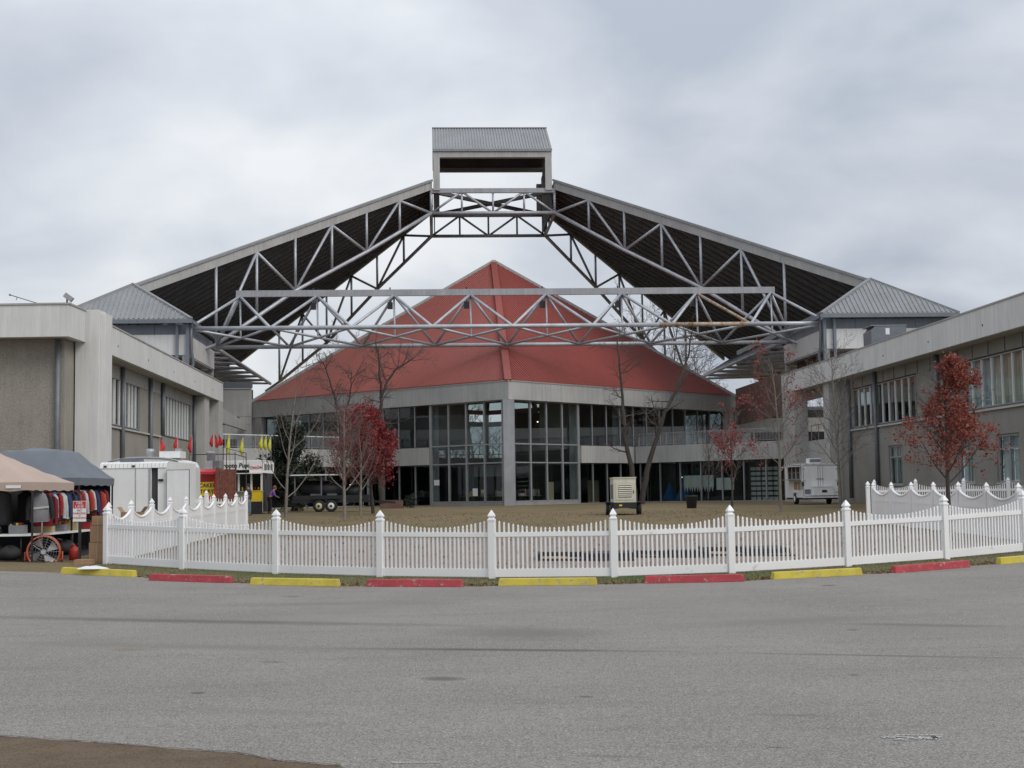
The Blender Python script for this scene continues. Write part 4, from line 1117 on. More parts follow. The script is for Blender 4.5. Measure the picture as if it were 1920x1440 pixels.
MB().bar(gp + Vector((.14, -.05, .2)), gp + Vector((.14, -.05, 1.2)), .03, .03).build('gate_bar', M_PIPE, t)

# low dark boards lying behind the picket fence
def boards(px0, px1, py, w2, label):
    a, c = gnd(px0, py), gnd(px1, py)
    t = thing('board_frame', label, 'board frame', (a + c) / 2, 'dark board frames on the gravel')
    M_BD = mat('dark_board', (0.035, 0.03, 0.035), .8, 0, .25, 6)
    z = gz(a.x, a.y)
    for dy, h, m in ((0, .05, M_BD), (w2, .14, M_BD)):
        MB().bar(Vector((a.x, a.y + dy, z + h / 2 + .01)), Vector((c.x, c.y + dy, z + h / 2 + .01)), .09, h).build('side_board', m, t)
    MB().box(a.x + .05, lerp(a.x, c.x, .32), a.y + .05, a.y + w2 - .05, z + .01, z + .045).build('pale_board', M_CARD, t)
    MB().box(lerp(a.x, c.x, .55), c.x, a.y + .05, a.y + w2 - .05, z + .02, z + .16).build('panel', M_BD, t)
    for u in (0, .5, 1): MB().box(lerp(a.x, c.x, u) - .04, lerp(a.x, c.x, u) + .04, a.y + .046, a.y + w2 - .046, z + .015, z + .17).build('cross_board', M_BD, t)
boards(1010, 1190, 1052, 1.6, 'low dark board frame on the gravel behind the middle fence bay')
boards(1330, 1496, 1043, 1.9, 'low dark board frame on the gravel behind the next fence bay to the right')
boards(1195, 1335, 1046, .7, 'thin low dark board edging between the two dark board frames')

# ------------------------------------------------------------------ trees
def rot_about(v, ax, a): return Matrix.Rotation(a, 3, ax) @ v
class Tree:
    def __init__(s, seed): s.r = random.Random(seed); s.thick = []; s.thin = []; s.tips = []
    def branch(s, p, d, L_, r, lvl, spec):
        rnd = s.r; n = spec['seg'][lvl]; pts, rad = [p.copy()], [r]
        st = L_ / n; d = d.normalized()
        for i in range(n):
            j = Vector((rnd.gauss(0, 1), rnd.gauss(0, 1), rnd.gauss(0, 1))) * spec['wig'][lvl]
            d = (d + j + Vector((0, 0, spec['up'][lvl]))).normalized()
            p = p + d * st; pts.append(p.copy()); rad.append(r * (1 - .8 * (i + 1) / n))
        (s.thick if lvl <= spec.get('tl', 0) else s.thin).append((pts, rad, 6 if lvl == 0 else (5 if lvl == 1 else 3)))
        if lvl + 1 >= len(spec['seg']):
            s.tips.append((pts[-1], d)); s.tips.append((pts[len(pts) // 2], d)); return pts
        k = spec['kids'][lvl]
        for i in range(k):
            u = lerp(spec['from'][lvl], .98, (i + rnd.random() * .6) / k)
            x = u * n; a = int(min(x, n - 1)); q = pts[a].lerp(pts[a + 1], x - a)
            rr = lerp(rad[a], rad[a + 1], x - a)
            dd = (pts[a + 1] - pts[a]).normalized()
            perp = dd.orthogonal().normalized(); perp = rot_about(perp, dd, i * 2.4 + rnd.uniform(-.5, .5))
            ang = spec['ang'][lvl] * rnd.uniform(.75, 1.25)
            nd = dd * math.cos(ang) + perp * math.sin(ang)
            fall = 1 - spec['taper'][lvl] * (u - spec['from'][lvl]) / max(.05, 1 - spec['from'][lvl])
            s.branch(q, nd, L_ * spec['len'][lvl] * fall * rnd.uniform(.75, 1.2), max(rr * spec['rr'][lvl], spec['rmin']), lvl + 1, spec)
        return pts
def mesh_of(polys):
    b = MB()
    for pts, rad, n in polys: b.tube(pts, rad, n, False)
    return b
def leaf_mesh(tips, per, spread, size, seed, flat=0.0, keep=None):
    rnd = np.random.default_rng(seed)
    P = np.array([tuple(t[0]) for t in tips]); P = np.repeat(P, per, 0)
    P = P + rnd.normal(0, spread, P.shape)
    if keep is not None: P = P[[keep(p) for p in P]]
    n = len(P)
    a = rnd.normal(0, 1, (n, 3)); a /= np.linalg.norm(a, axis=1)[:, None]
    c = np.cross(a, rnd.normal(0, 1, (n, 3))); c /= np.linalg.norm(c, axis=1)[:, None]
    s = size * rnd.uniform(.6, 1.35, n)[:, None]
    nn = np.cross(a, c)
    V = np.stack([P - a * s, P + c * s * .55 - nn * s * .15, P + a * s * .95, P - c * s * .55 - nn * s * .15], 1).reshape(-1, 3)
    b = MB(); b.v = [tuple(v) for v in V]; b.f = [(4 * i, 4 * i + 1, 4 * i + 2, 4 * i + 3) for i in range(n)]; b.sm = [False] * n
    return b
def leaf_mat(name, c0, c1, c2):
    m = bpy.data.materials.new(name); m.use_nodes = True
    nt = m.node_tree; N, L = nt.nodes.new, nt.links.new
    b = nt.nodes['Principled BSDF']; b.inputs['Roughness'].default_value = .6
    geo = N('ShaderNodeNewGeometry'); rp = N('ShaderNodeValToRGB')
    e = rp.color_ramp.elements
    e[0].color, e[1].color = tuple(c0) + (1,), tuple(c2) + (1,)
    q = e.new(.5); q.color = tuple(c1) + (1,)
    L(geo.outputs['Random Per Island'], rp.inputs[0]); L(rp.outputs[0], b.inputs['Base Color'])
    tr = N('ShaderNodeBsdfTranslucent'); mx = N('ShaderNodeMixShader'); mx.inputs[0].default_value = .25
    L(rp.outputs[0], tr.inputs[0]); L(b.outputs[0], mx.inputs[1]); L(tr.outputs[0], mx.inputs[2])
    L(mx.outputs[0], nt.nodes['Material Output'].inputs[0])
    return m
ML_RUST = leaf_mat('rust_red_leaves', (.12, .022, .016), (.26, .05, .033), (.38, .12, .075))
ML_CRIM = leaf_mat('crimson_leaves', (.11, .010, .014), (.25, .024, .03), (.36, .06, .055))
ML_PINK = leaf_mat('dull_red_leaves', (.13, .03, .03), (.26, .05, .05), (.34, .12, .10))
ML_GREEN = leaf_mat('dark_evergreen_leaves', (.012, .018, .012), (.022, .034, .02), (.04, .055, .03))
M_TWIG = mat('bare_twigs', (0.125, 0.10, 0.09), .95, 0, .2, 4)
M_TWIGD = mat('dark_twigs', (0.085, 0.07, 0.062), .95, 0, .2, 4)
YOUNG = dict(seg=[10, 7, 5, 3], wig=[.03, .07, .12, .16], up=[.05, .10, .06, .03], kids=[20, 8, 5], ang=[.75, .65, .6], taper=[.55, .5, .4], rr=[.42, .5, .6], rmin=.009, tl=1)
YOUNG['from'] = [.24, .15, .15]; YOUNG['len'] = [.46, .45, .5]
def tree(label, base, h, r, seed, spec=None, bark=None, twig=None, leaves=None, group=None, lean=(0, 0), name='tree', trunk_name='trunk'):
    sp = dict(YOUNG); sp.update(spec or {})
    t = thing(name, label, 'tree', base, group)
    T = Tree(seed)
    T.branch(Vector(base) - Vector((0, 0, .05)), Vector((lean[0], lean[1], 1)), h, r, 0, sp)
    mesh_of(T.thick).build('trunk', bark or M_BARKL, t)
    mesh_of(T.thin).build('twigs', twig or M_TWIG, t)
    if leaves:
        lm, per, spread, size, keep = leaves
        leaf_mesh(T.tips, per, spread, size, seed, 0, keep).build('crown', lm, t)
    return t, T
def on_ground(px, Y):
    x = (px - 960) / F_PX * Y
    return Vector((x, Y, gz(x, Y)))
# red tree at the right, in front of the privacy fence
g = on_ground(1772, 36.5)
RT = dict(kids=[24, 8, 5], ang=[1.0, .7, .7], taper=[.68, .4, .4], up=[.02, .03, .02, 0], rmin=.005); RT['from'] = [.33, .14, .1]; RT['len'] = [.37, .46, .5]
def red_keep(p):
    x, y, z = p[0] - g.x, p[1] - g.y, p[2] - g.z
    if z < 1.5: return False
    if x < -.25 and z > 3.2 and x < -.25 - (4.2 - z) * .35: return False
    v = math.sin(x * 5.3 + 1) + math.sin(z * 4.4 + 2 * x) + math.sin(y * 4.7 + z * 2.1 + .7) + .6 * math.sin(x * 11 + z * 9)
    return v > -.4
rr_ = random.Random(11)
tree('small rust red maple with dense leaves in front of the right privacy fence', g, 4.5, .075, 23, RT, M_BARK, M_TWIGD, (ML_RUST, 7, .075, .042, red_keep), 'trees on the lawn', (-.075, 0))
# crimson maple left of the glass corner
g2 = on_ground(697, 79)
CM = dict(kids=[26, 9, 5], ang=[.9, .6, .6], taper=[.75, .5, .4], up=[.02, .09, .05, 0]); CM['from'] = [.22, .1, .1]; CM['len'] = [.49, .45, .5]
tree('dense crimson maple with pointed crown left of the glass corner', g2, 5.6, .10, 5, CM, M_BARK, M_TWIGD, (ML_CRIM, 6, .14, .075, None), 'trees on the lawn')
g3 = on_ground(674, 76)
tree('thin maple with fading reddish leaves just left of the crimson maple', g3, 5.4, .075, 9, dict(ang=[.75, .55, .6]), M_BARKL, M_TWIG, (ML_CRIM, 1, .14, .06, None), 'trees on the lawn')
g4 = on_ground(643, 67)
tree('bare grey sapling with pinkish twigs in front of the black trailer wheels', g4, 5.3, .085, 14, dict(kids=[24, 8, 5], ang=[.85, .6, .6], up=[.05, .07, .04, .02]), M_BARKL, M_TWIG, (ML_PINK, 1, .1, .03, lambda p: (math.sin(p[0] * 7) + math.sin(p[2] * 5)) > .9), 'trees on the lawn')
g5 = on_ground(534, 74)
VS = dict(kids=[13, 6, 4], ang=[.85, .5, .5], up=[.05, .16, .08, .05], taper=[.45, .5, .4]); VS['from'] = [.13, .25, .2]; VS['len'] = [.55, .42, .45]
tree('bare pale sapling with upswept limbs beside the food stalls', g5, 7.2, .09, 31, VS, M_BARKL, M_TWIG, None, 'trees on the lawn')
g6 = on_ground(1368, 64)
SPR = dict(kids=[16, 7, 5], ang=[.95, .6, .6], up=[.05, .08, .05, 0]); SPR['from'] = [.3, .15, .15]; SPR['len'] = [.42, .42, .45]
tree('sparse red-leaved sapling in front of the pale sheets under the walkway', g6, 4.6, .06, 41, SPR, M_BARK, M_TWIG, (ML_PINK, 3, .11, .055, lambda p: math.sin(p[0] * 4.1) + math.sin(p[2] * 3.3 + 1) + math.sin(p[1] * 3) > .3), 'trees on the lawn')
g7 = on_ground(1459, 69)
SP2 = dict(kids=[20, 8, 5], ang=[.95, .6, .6], up=[.05, .09, .05, 0]); SP2['from'] = [.27, .15, .15]; SP2['len'] = [.40, .42, .45]
tree('tall thin sapling with scattered red leaves left of the white concession trailer', g7, 7.3, .085, 47, SP2, M_BARKL, M_TWIG, (ML_PINK, 3, .12, .055, lambda p: math.sin(p[0] * 3.7 + 1) + math.sin(p[2] * 2.3) + math.sin(p[1] * 3 + 2) > .75), 'trees on the lawn')
g8 = on_ground(1571, 77)
tree('bare sapling with fine twigs at the right end of the white concession trailer', g8, 8.2, .10, 53, dict(kids=[24, 8, 5], ang=[.9, .6, .6], up=[.05, .07, .04, .02]), M_BARKL, M_TWIG, None, 'trees on the lawn')
g9 = on_ground(1305, 86)
tree('small bare shrub-like tree standing in the black planter', Vector((g9.x - .2, 80.2, gz(g9.x, 80.2) + .55)), 3.1, .04, 57, dict(kids=[14, 6, 4], ang=[.5, .5, .5]), M_BARK, M_TWIG, None, None)
# tall old trees near the pavilion
def tall(label, base, trunks, seed, spec, r, group='tall bare trees by the pavilion'):
    t = thing('tree', label, 'tree', base, group)
    T = Tree(seed)
    for pts, r0 in trunks:
        n = len(pts)
        rad = [max(.03, r0 * (1 - .82 * i / (n - 1))) for i in range(n)]
        fine, fr = [], []
        for i in range(n - 1):
            for k in range(4):
                u = k / 4; p = pts[i].lerp(pts[i + 1], u)
                fine.append(p + Vector((T.r.uniform(-.05, .05), T.r.uniform(-.05, .05), 0))); fr.append(lerp(rad[i], rad[i + 1], u))
        fine.append(pts[-1]); fr.append(rad[-1])
        T.thick.append((fine, fr, 8))
        m = len(fine)
        for i in range(int(m * .38), m):
            for _ in range(2 if i < m - 2 else 4):
                if T.r.random() < spec.get('skip', .25): continue
                az = T.r.uniform(0, 6.283); el = T.r.uniform(-.1, .7)
                d = Vector((math.cos(az) * math.cos(el), math.sin(az) * math.cos(el), math.sin(el)))
                L_ = spec['L'] * T.r.uniform(.5, 1.1) * (1 - .35 * i / m)
                T.branch(fine[i], d, L_, max(.03, fr[i] * .42), 1, spec)
    mesh_of(T.thick).build('trunk', M_BARK, t)
    mesh_of(T.thin).build('twigs', M_TWIGD, t)
TS = dict(seg=[8, 8, 6, 4], wig=[.05, .14, .2, .25], up=[.05, .03, .02, 0], kids=[0, 6, 4], ang=[.8, .7, .7], taper=[.5, .5, .4], rr=[.4, .5, .6], rmin=.012, tl=0, L=3.2)
TS['from'] = [.2, .2, .15]; TS['len'] = [.4, .5, .5]
Y = 96
tall('tall old twin-trunked bare tree, upright trunk, right of the generator', on_ground(1190, Y), [([at(1192, 948, Y), at(1186, 890, Y), at(1174, 835, Y), at(1168, 765, Y + 1), at(1163, 700, Y + 1), at(1157, 640, Y + 1)], .21)], 3, TS, .25)
tall('tall old bare tree leaning right across the pavilion right wing', on_ground(1204, Y + .5), [([at(1204, 945, Y), at(1212, 885, Y), at(1228, 835, Y), at(1247, 775, Y), at(1268, 730, Y + .5), at(1290, 670, Y + 1), at(1297, 625, Y + 1)], .21)], 8, TS, .25)
tall('tall bare tree with forked trunk rising behind the crimson maple', on_ground(716, Y), [([at(716, 945, Y), at(714, 880, Y), at(713, 790, Y), at(715, 745, Y), at(712, 700, Y), at(709, 650, Y)], .2), ([at(715, 745, Y), at(726, 715, Y + .5), at(745, 690, Y + .8), at(775, 672, Y + 1)], .12)], 12, TS, .2)
tall('tall thin bare tree in front of the left roof edge of the pyramid', on_ground(645, Y), [([at(648, 945, Y), at(643, 860, Y), at(637, 780, Y), at(622, 725, Y), at(606, 680, Y)], .16), ([at(640, 800, Y), at(655, 745, Y + 1), at(660, 700, Y + 1)], .1)], 19, TS, .2)
# dark evergreen behind the black trailer
g = on_ground(548, 92)
EV = dict(kids=[34, 10, 5], ang=[1.2, .7, .6], taper=[.72, .4, .4], up=[.02, .0, 0, 0], rmin=.01); EV['from'] = [.06, .1, .1]; EV['len'] = [.42, .42, .5]
tree('dark green conical evergreen behind the food stalls and black trailer', g, 5.6, .13, 61, EV, M_BARK, M_TWIGD, (ML_GREEN, 4, .16, .10, None), None)
# bare woods far behind the complex
ML_FAR = mat('far_bare_twigs', (0.13, 0.11, 0.10), 1, 0, .2, .2)
FT = dict(seg=[7, 5, 4, 3], wig=[.05, .1, .15, .2], up=[.05, .08, .04, 0], kids=[15, 8, 5], ang=[.7, .6, .6], taper=[.5, .5, .4], rr=[.4, .5, .6], rmin=.03, tl=1)
FT['from'] = [.2, .15, .15]; FT['len'] = [.45, .45, .5]
for i, (px, Y_, h, lab) in enumerate(((1262, 172, 22.5, 'bare tree far behind the right slope of the red roof, its twigs against the sky'),
                                     (1322, 176, 19.0, 'bare tree far behind the right rear truss, lower than its neighbour'),
                                     (1200, 180, 23.5, 'bare tree whose top just clears the right edge of the red roof'),
                                     (655, 178, 19.5, 'bare tree far behind the left slope of the red roof'),
                                     (830, 182, 12.0, 'bare tree seen through the rear windows left of the pavilion corner'),
                                     (890, 186, 13.0, 'bare tree seen through the rear windows close to the pavilion corner'))):
    x = (px - 960) / F_PX * Y_
    tree(lab, Vector((x, Y_, .6)), h, .22, 70 + i, FT, ML_FAR, ML_FAR, None, 'bare trees far behind the complex')
b = MB(); rnd = random.Random(6)
for i in range(420):
    x = rnd.uniform(-160, 160); y = rnd.uniform(215, 250); h = rnd.uniform(9, 15)
    b.tube([(x, y, 0), (x + rnd.uniform(-.4, .4), y, h * .5), (x + rnd.uniform(-1, 1), y, h)], [.16, .1, .02], 4, False)
    for k in range(34):
        u = rnd.uniform(.25, 1); a = rnd.uniform(0, 6.28); l = rnd.uniform(1, 2.6) * (1.2 - u * .6)
        p = Vector((x, y, h * u)); q = p + Vector((math.cos(a) * l, math.sin(a) * l * .3, l * .8))
        b.tube([p, q], [.05, .02], 3, False)
o = b.build('far_woods', ML_FAR); o['kind'] = 'stuff'
# ------------------------------------------------------------------ lettering
def text_mesh(body, h, m, depth=.004, shear=0.0, align='CENTER', bold=0.0, space=1.0):
    cu = bpy.data.curves.new('lettering', 'FONT'); cu.body = body; cu.size = h; cu.extrude = depth; cu.shear = shear
    cu.align_x = align; cu.align_y = 'CENTER'; cu.offset = bold; cu.space_character = space; cu.resolution_u = 3
    o = bpy.data.objects.new('lettering', cu); COL.objects.link(o)
    bpy.context.view_layer.update()
    me = bpy.data.meshes.new_from_object(o.evaluated_get(bpy.context.evaluated_depsgraph_get()))
    bpy.data.objects.remove(o); bpy.data.curves.remove(cu)
    me.materials.clear(); me.materials.append(m); me.name = 'lettering'
    return me
def put_text(parent, body, p, h, m, rz=0.0, name='lettering', **k):
    o = place(name, text_mesh(body, h, m, **k), parent, p)
    o.rotation_euler = (math.pi / 2, 0, rz)
    return o
M_SRED = mat('sign_red', (0.46, 0.03, 0.035), .5, 0, .05, 2)
M_SBLK = mat('sign_black', (0.02, 0.02, 0.022), .5, 0, 0, 2)
M_SWHT = mat('sign_white', (0.72, 0.72, 0.70), .5, 0, .04, 2)
M_SYEL = mat('sign_yellow', (0.72, 0.50, 0.02), .5, 0, .05, 2)
M_BEIGE = mat('beige_canvas', (0.42, 0.325, 0.27), .9, 0, .06, 1.2, .15, 8)
M_TARP = mat('grey_tarpaulin', (0.13, 0.145, 0.165), .7, 0, .08, 1.2, .2, 6)
M_TENTSH = mat('tent_shade', (0.025, 0.025, 0.028), .9, 0, .2, 2)  # near-black, for the added sheets that darken the tents' inside
M_BLUE = mat('blue_tarpaulin', (0.02, 0.12, 0.32), .6, 0, .15, 2)

# ------------------------------------------------------------------ market tents at the left
def tent(label, cx, cy, half, ze, zp, m, flat=0):
    t = thing('canopy_tent', label, 'tent', (cx, cy, gz(cx, cy)), 'market tents')
    def top(u, v):
        x, y = cx + half * (2 * u - 1), cy + half * (2 * v - 1)
        r = max(abs(2 * u - 1), abs(2 * v - 1)); k = (1 - r)
        wr = .018 * math.sin(x * 9 + y * 4) * math.sin(y * 7 - x * 3) * min(1, 4 * k)
        if flat: k = min(k, flat + (k - flat) * .12) / (flat + (1 - flat) * .12)
        s = .16 * math.sin(math.pi * k) * (1 - .5 * k)
        return (x, y, ze + (zp - ze) * k - s * .35 + .03 * math.sin(u * 17) * k * (1 - k) + wr)
    b = MB().grid(top, 40, 40); o = b.build('canvas', m, t)
    b = MB(); c = [(cx - half, cy - half), (cx + half, cy - half), (cx + half, cy + half), (cx - half, cy + half)]
    for i in range(4):
        a, d = c[i], c[(i + 1) % 4]
        n = 22; vs = []
        for k in range(n + 1):
            x, y = lerp(a[0], d[0], k / n), lerp(a[1], d[1], k / n)
            ox, oy = (x - cx) * .006 * (1 if k % 2 else -1), (y - cy) * .006 * (1 if k % 2 else -1)
            vs += [(x, y, ze), (x + ox, y + oy, ze - .20 + .015 * math.sin(k * 1.3))]
        b.add(vs, [(2 * k, 2 * k + 1, 2 * k + 3, 2 * k + 2) for k in range(n)], True)
    b.build('valance', m, t)
    for x, y in c:
        xx, yy = lerp(x, cx, .03), lerp(y, cy, .03)
        MB().box(xx - .02, xx + .02, yy - .02, yy + .02, gz(xx, yy), ze - .01).build('leg', M_BLKM, t)
    for i in range(4):
        a, d = c[i], c[(i + 1) % 4]
        MB().bar((lerp(a[0], cx, .04), lerp(a[1], cy, .04), ze - .1), (lerp(d[0], cx, .04), lerp(d[1], cy, .04), ze - .1), .03, .03).build('crossbar', M_BLKM, t)
    return t
tb = tent('beige canopy tent over the sports goods tables at the left edge', -12.72, 34.62, 1.52, 2.14, 2.96, M_BEIGE)
MB().box(-11.85, -11.5, 33.075, 33.088, 2.0, 2.07).build('brand_tag', M_SWHT, tb)
tg = tent('grey tarpaulin tent behind the beige one, over the rack of jackets', -12.85, 38.45, 1.58, 2.28, 3.12, M_TARP, .5)
MB().box(-14.4, -11.4, 40.06, 40.08, .25, 2.28).build('shade_backdrop', M_TENTSH, tg)  # added dark backdrops, back and side, so the inside of the tents looks black
MB().box(-14.45, -14.42, 33.8, 40.05, .2, 2.28).build('shade_side', M_TENTSH, tg)
MB().box(-14.3, -12.0, 36.5, 36.52, .25, 2.1).build('shade_backdrop', M_TENTSH, tg)

# clothes rack and its jackets
R0, R1 = Vector((-11.30, 33.75, 2.02)), Vector((-11.60, 39.6, 2.14))
rk = thing('clothes_rail', 'long metal clothes rail under the tents hung with sports jackets', 'clothes rail', (R0.x, R0.y, gz(R0.x, R0.y)))
MB().tube([R0, R1], .018, 6).build('rail', M_CHROME, rk)
for u in (.02, .5, .98):
    p = R0.lerp(R1, u); MB().tube([(p.x + .05, p.y, gz(p.x, p.y)), (p.x + .05, p.y, p.z)], .018, 6).build('upright', M_CHROME, rk)
CL = {'red': (.27, .018, .022), 'white': (.42, .42, .40), 'navy': (.02, .03, .085), 'black': (.016, .016, .018), 'orange': (.36, .075, .02), 'blue': (.03, .08, .22),
      'grey': (.2, .2, .21), 'maroon': (.16, .015, .025), 'tan': (.42, .33, .18), 'yellow': (.6, .45, .04)}
MC = {k: mat('cloth_' + k, v, .85, 0, .1, 5, .2, 12) for k, v in CL.items()}
def jacket(u, body, sleeve, trim, label, letter=None, tone=None):
    p = R0.lerp(R1, u)
    d = (R1 - R0).normalized(); rz = math.atan2(d.y, d.x) - math.pi / 2
    rz += random.Random(int(u * 1000)).uniform(-.35, .35)
    ax, ay = Vector((math.cos(rz), math.sin(rz), 0)), Vector((-math.sin(rz), math.cos(rz), 0))
    t = thing('jacket', label, 'jacket', (p.x, p.y, p.z - .8), 'jackets on the clothes rail')
    def P(x, y, z): return p + ax * x + ay * y + Vector((0, 0, z))
    def shell(prof, name, m, xo=0.0, flat=1.0):
        n = 10; b = MB(); vs, fs = [], []
        for (w, dp, z, cx_) in prof:
            for k in range(n):
                a = 2 * math.pi * k / n
                f = 1 + .12 * math.sin(3 * a + z * 9)
                vs.append(P(cx_ + xo + w * math.cos(a), dp * math.sin(a) * f, z))
        for i in range(len(prof) - 1):
            for k in range(n):
                fs.append((i * n + k, i * n + (k + 1) % n, (i + 1) * n + (k + 1) % n, (i + 1) * n + k))
        fs.append(tuple(range(n))); fs.append(tuple(range((len(prof) - 1) * n, len(prof) * n))[::-1])
        b.add(vs, fs, True); return b.build(name, m, t)
    shell([(.06, .05, -.10, 0), (.17, .075, -.15, 0), (.22, .09, -.30, 0), (.215, .095, -.55, 0), (.225, .10, -.78, 0), (.20, .09, -.80, 0)], 'body', MC[body])
    for s in (-1, 1): shell([(.05, .06, -.145, s * .16), (.065, .065, -.22, s * .225), (.06, .06, -.45, s * .265), (.045, .05, -.70, s * .285), (.04, .045, -.74, s * .285)], 'sleeve', MC[sleeve])
    for z in (-.5,):
        b = MB(); b.add([P(-.2, -.108, z), P(.2, -.108, z + .03), P(.2, -.106, z + .075), P(-.2, -.106, z + .05), P(-.2, -.085, z), P(.2, -.085, z + .03), P(.2, -.085, z + .075), P(-.2, -.085, z + .05)],
                       [(0, 1, 2, 3), (4, 7, 6, 5), (0, 4, 5, 1), (1, 5, 6, 2), (2, 6, 7, 3), (3, 7, 4, 0)])
        b.build('stripe', MC[trim], t)
    MB().tube([P(0, 0, -.13), P(0, 0, -.04), P(.03, 0, 0), P(0, 0, .03)], .006, 5).build('hanger_hook', M_BLKM, t)
    t.scale = (1, 1, random.Random(int(u * 777)).uniform(.86, 1.12)); t.location.z = p.z - .8 * t.scale.z - random.Random(int(u * 555)).uniform(0, .07); t.rotation_euler = (0, random.Random(int(u * 333)).uniform(-.09, .09), 0)
    if letter: put_text(t, letter, tuple(P(0, -.112, -.3)), .22, MC['red'], rz)
JK = [('grey', 'black', 'white', 'grey jacket with black sleeves and white stripes hanging nearest on the rail'), ('red', 'maroon', 'white', 'red jacket with maroon sleeves and white stripes behind the front grey one'),
      ('red', 'white', 'navy', 'red jacket with white sleeves and navy stripes'), ('blue', 'red', 'yellow', 'blue jacket with red sleeves and yellow stripes'),
      ('maroon', 'white', 'white', 'maroon jacket with white sleeves'), ('black', 'white', 'navy', 'black jacket with white sleeves and navy stripes'),
      ('navy', 'navy', 'white', 'navy jacket with white stripes left of the fire lane sign'), ('white', 'navy', 'blue', 'white jacket with navy sleeves and blue stripes'),
      ('black', 'navy', 'white', 'black jacket with navy sleeves above the fire lane sign'), ('black', 'black', 'white', 'all black jacket with white stripes'),
      ('orange', 'red', 'white', 'orange jacket with red sleeves and white stripes'), ('red', 'black', 'white', 'red jacket with black sleeves and white stripes'),
      ('maroon', 'red', 'tan', 'maroon jacket with red sleeves and tan stripes'), ('white', 'white', 'red', 'all white jacket with red stripes'),
      ('tan', 'red', 'black', 'tan jacket with a red letter S on it'), ('navy', 'orange', 'red', 'navy jacket with orange sleeves near the end of the rail'),
      ('black', 'white', 'orange', 'black jacket with white sleeves and orange stripes'), ('black', 'navy', 'red', 'dark jacket with navy sleeves and red stripes near the far end'), ('red', 'navy', 'yellow', 'red jacket with navy sleeves and yellow stripes near the far end'),
      ('black', 'red', 'white', 'black jacket with red sleeves and white stripes near the far end'), ('black', 'orange', 'yellow', 'black jacket with orange sleeves, second from the far end'),
      ('navy', 'maroon', 'white', 'navy jacket with maroon sleeves furthest back on the rail')]
for i, (a, s, c, lab) in enumerate(JK): jacket((i + .5) / len(JK), a, s, c, lab, 'S' if a == 'tan' else None)
# dark clothes hanging further inside, in the shade
for i, lab in enumerate(('black garment hanging in the dark tent above the table, leftmost', 'charcoal garment hanging in the dark tent beside the leftmost black one', 'black garment hanging in the dark tent next to the tent leg')):
    R0b = R0; x = -13.35 + i * .55
    t = thing('hanging_garment', lab, 'garment', (x, 35.6, 1.1), 'dark garments in the tent')
    b = MB(); b.lathe((x, 35.6, 1.1), [(.2, 0), (.22, .1), (.19, .5), (.2, .75), (.06, .84), (.03, .88)], 10); o = b.build('cloth', MC['black'] if i != 1 else MC['grey'], t)
    MB().tube([(x, 35.6, 1.97), (x, 35.6, 2.1)], .008, 5).build('hook', M_CHROME, t)

def table(label, p, q, w, z, mt):
    p, q = Vector(p), Vector(q); c = (p + q) / 2
    t = thing('folding_table', label, 'table', (c.x, c.y, gz(c.x, c.y)), 'tables under the tents')
    up = Vector((0, 0, z)); d = (q - p).normalized(); s = Vector((-d.y, d.x, 0))
    b = MB(); b.bar(p + up, q + up, w, .05); b.build('table_top', mt, t)
    for u in (.08, .92):
        for k in (-.4, .4):
            e = p.lerp(q, u) + s * w * k
            MB().tube([(e.x, e.y, gz(e.x, e.y)), (e.x, e.y, z - .026)], .015, 6).build('leg', M_BLKM, t)
    return t
table('white folding table with goods under the beige tent, behind the orange fan', (-14.0, 33.75, 0), (-11.4, 33.75, 0), .75, .90, M_SWHT)
table('long white table running back under the hanging jackets', (-11.5, 34.3, 0), (-11.42, 39.2, 0), .6, .90, M_SWHT)
rnd = random.Random(77)
BX = [(-13.6, 33.7, .5, .16, 'grey', 'grey goods carton at the far left of the front table'), (-13.05, 33.8, .4, .22, 'white', 'white carton on the front table beside the grey one'),
      (-12.45, 33.7, .5, .12, 'black', 'black display tray on the front table'), (-11.8, 33.8, .36, .2, 'grey', 'pale grey carton at the right end of the front table'),
      (-11.48, 34.7, .45, .15, 'tan', 'tan carton on the long table, nearest the fan'), (-11.48, 35.7, .45, .17, 'grey', 'grey carton on the long table behind the tan one'),
      (-11.46, 36.7, .4, .2, 'tan', 'tall tan carton half way along the long table'), (-11.44, 37.8, .4, .18, 'red', 'red carton near the back of the long table'), (-11.4, 38.8, .3, .2, 'blue', 'blue and white carton at the back end of the long table')]
for x, y, w, h, c, lab in BX:
    t = thing('goods_box', lab, 'box', (x, y, .926), 'boxes of goods on the tables')
    z = .927
    MB().box(x - w / 2, x + w / 2, y - .14, y + .14, z, z + h).build('carton', MC[c], t)
    for k in range(5):
        a = x - w / 2 + w * (k + .2) / 5
        MB().box(a, a + w * .13, y - .1, y + .1, z + h + .002, z + h + rnd.uniform(.02, .08)).build('item', MC[rnd.choice(['white', 'grey', 'navy', 'yellow', 'red', 'black'])], t)
for x, y, sc_, lab in ((-11.9, 33.5, 1.0, 'black bag under the front table beside the fan'), (-12.5, 33.7, 1.2, 'large black bag under the middle of the front table'), (-13.2, 33.6, .9, 'black bag under the left end of the front table'), (-11.45, 36.0, 1.1, 'black bag under the long table in the shade')):
    b = MB(); z = gz(x, y); rr = random.Random(int(x * 100))
    ph = rr.uniform(0, 6)
    b.grid(lambda u, v: (x + sc_ * .27 * math.sin(math.pi * v) * math.cos(2 * math.pi * u) * (1 + .2 * math.sin(6.283 * u * 3 + ph)), y + sc_ * .2 * math.sin(math.pi * v) * math.sin(2 * math.pi * u), z + sc_ * .17 * (1 - math.cos(math.pi * v)) * (1 + .1 * math.sin(6.283 * u * 4 + ph))), 18, 10)
    solo(b, 'black_bag', M_BLACK, lab, 'bag', 'black bags under the tables')
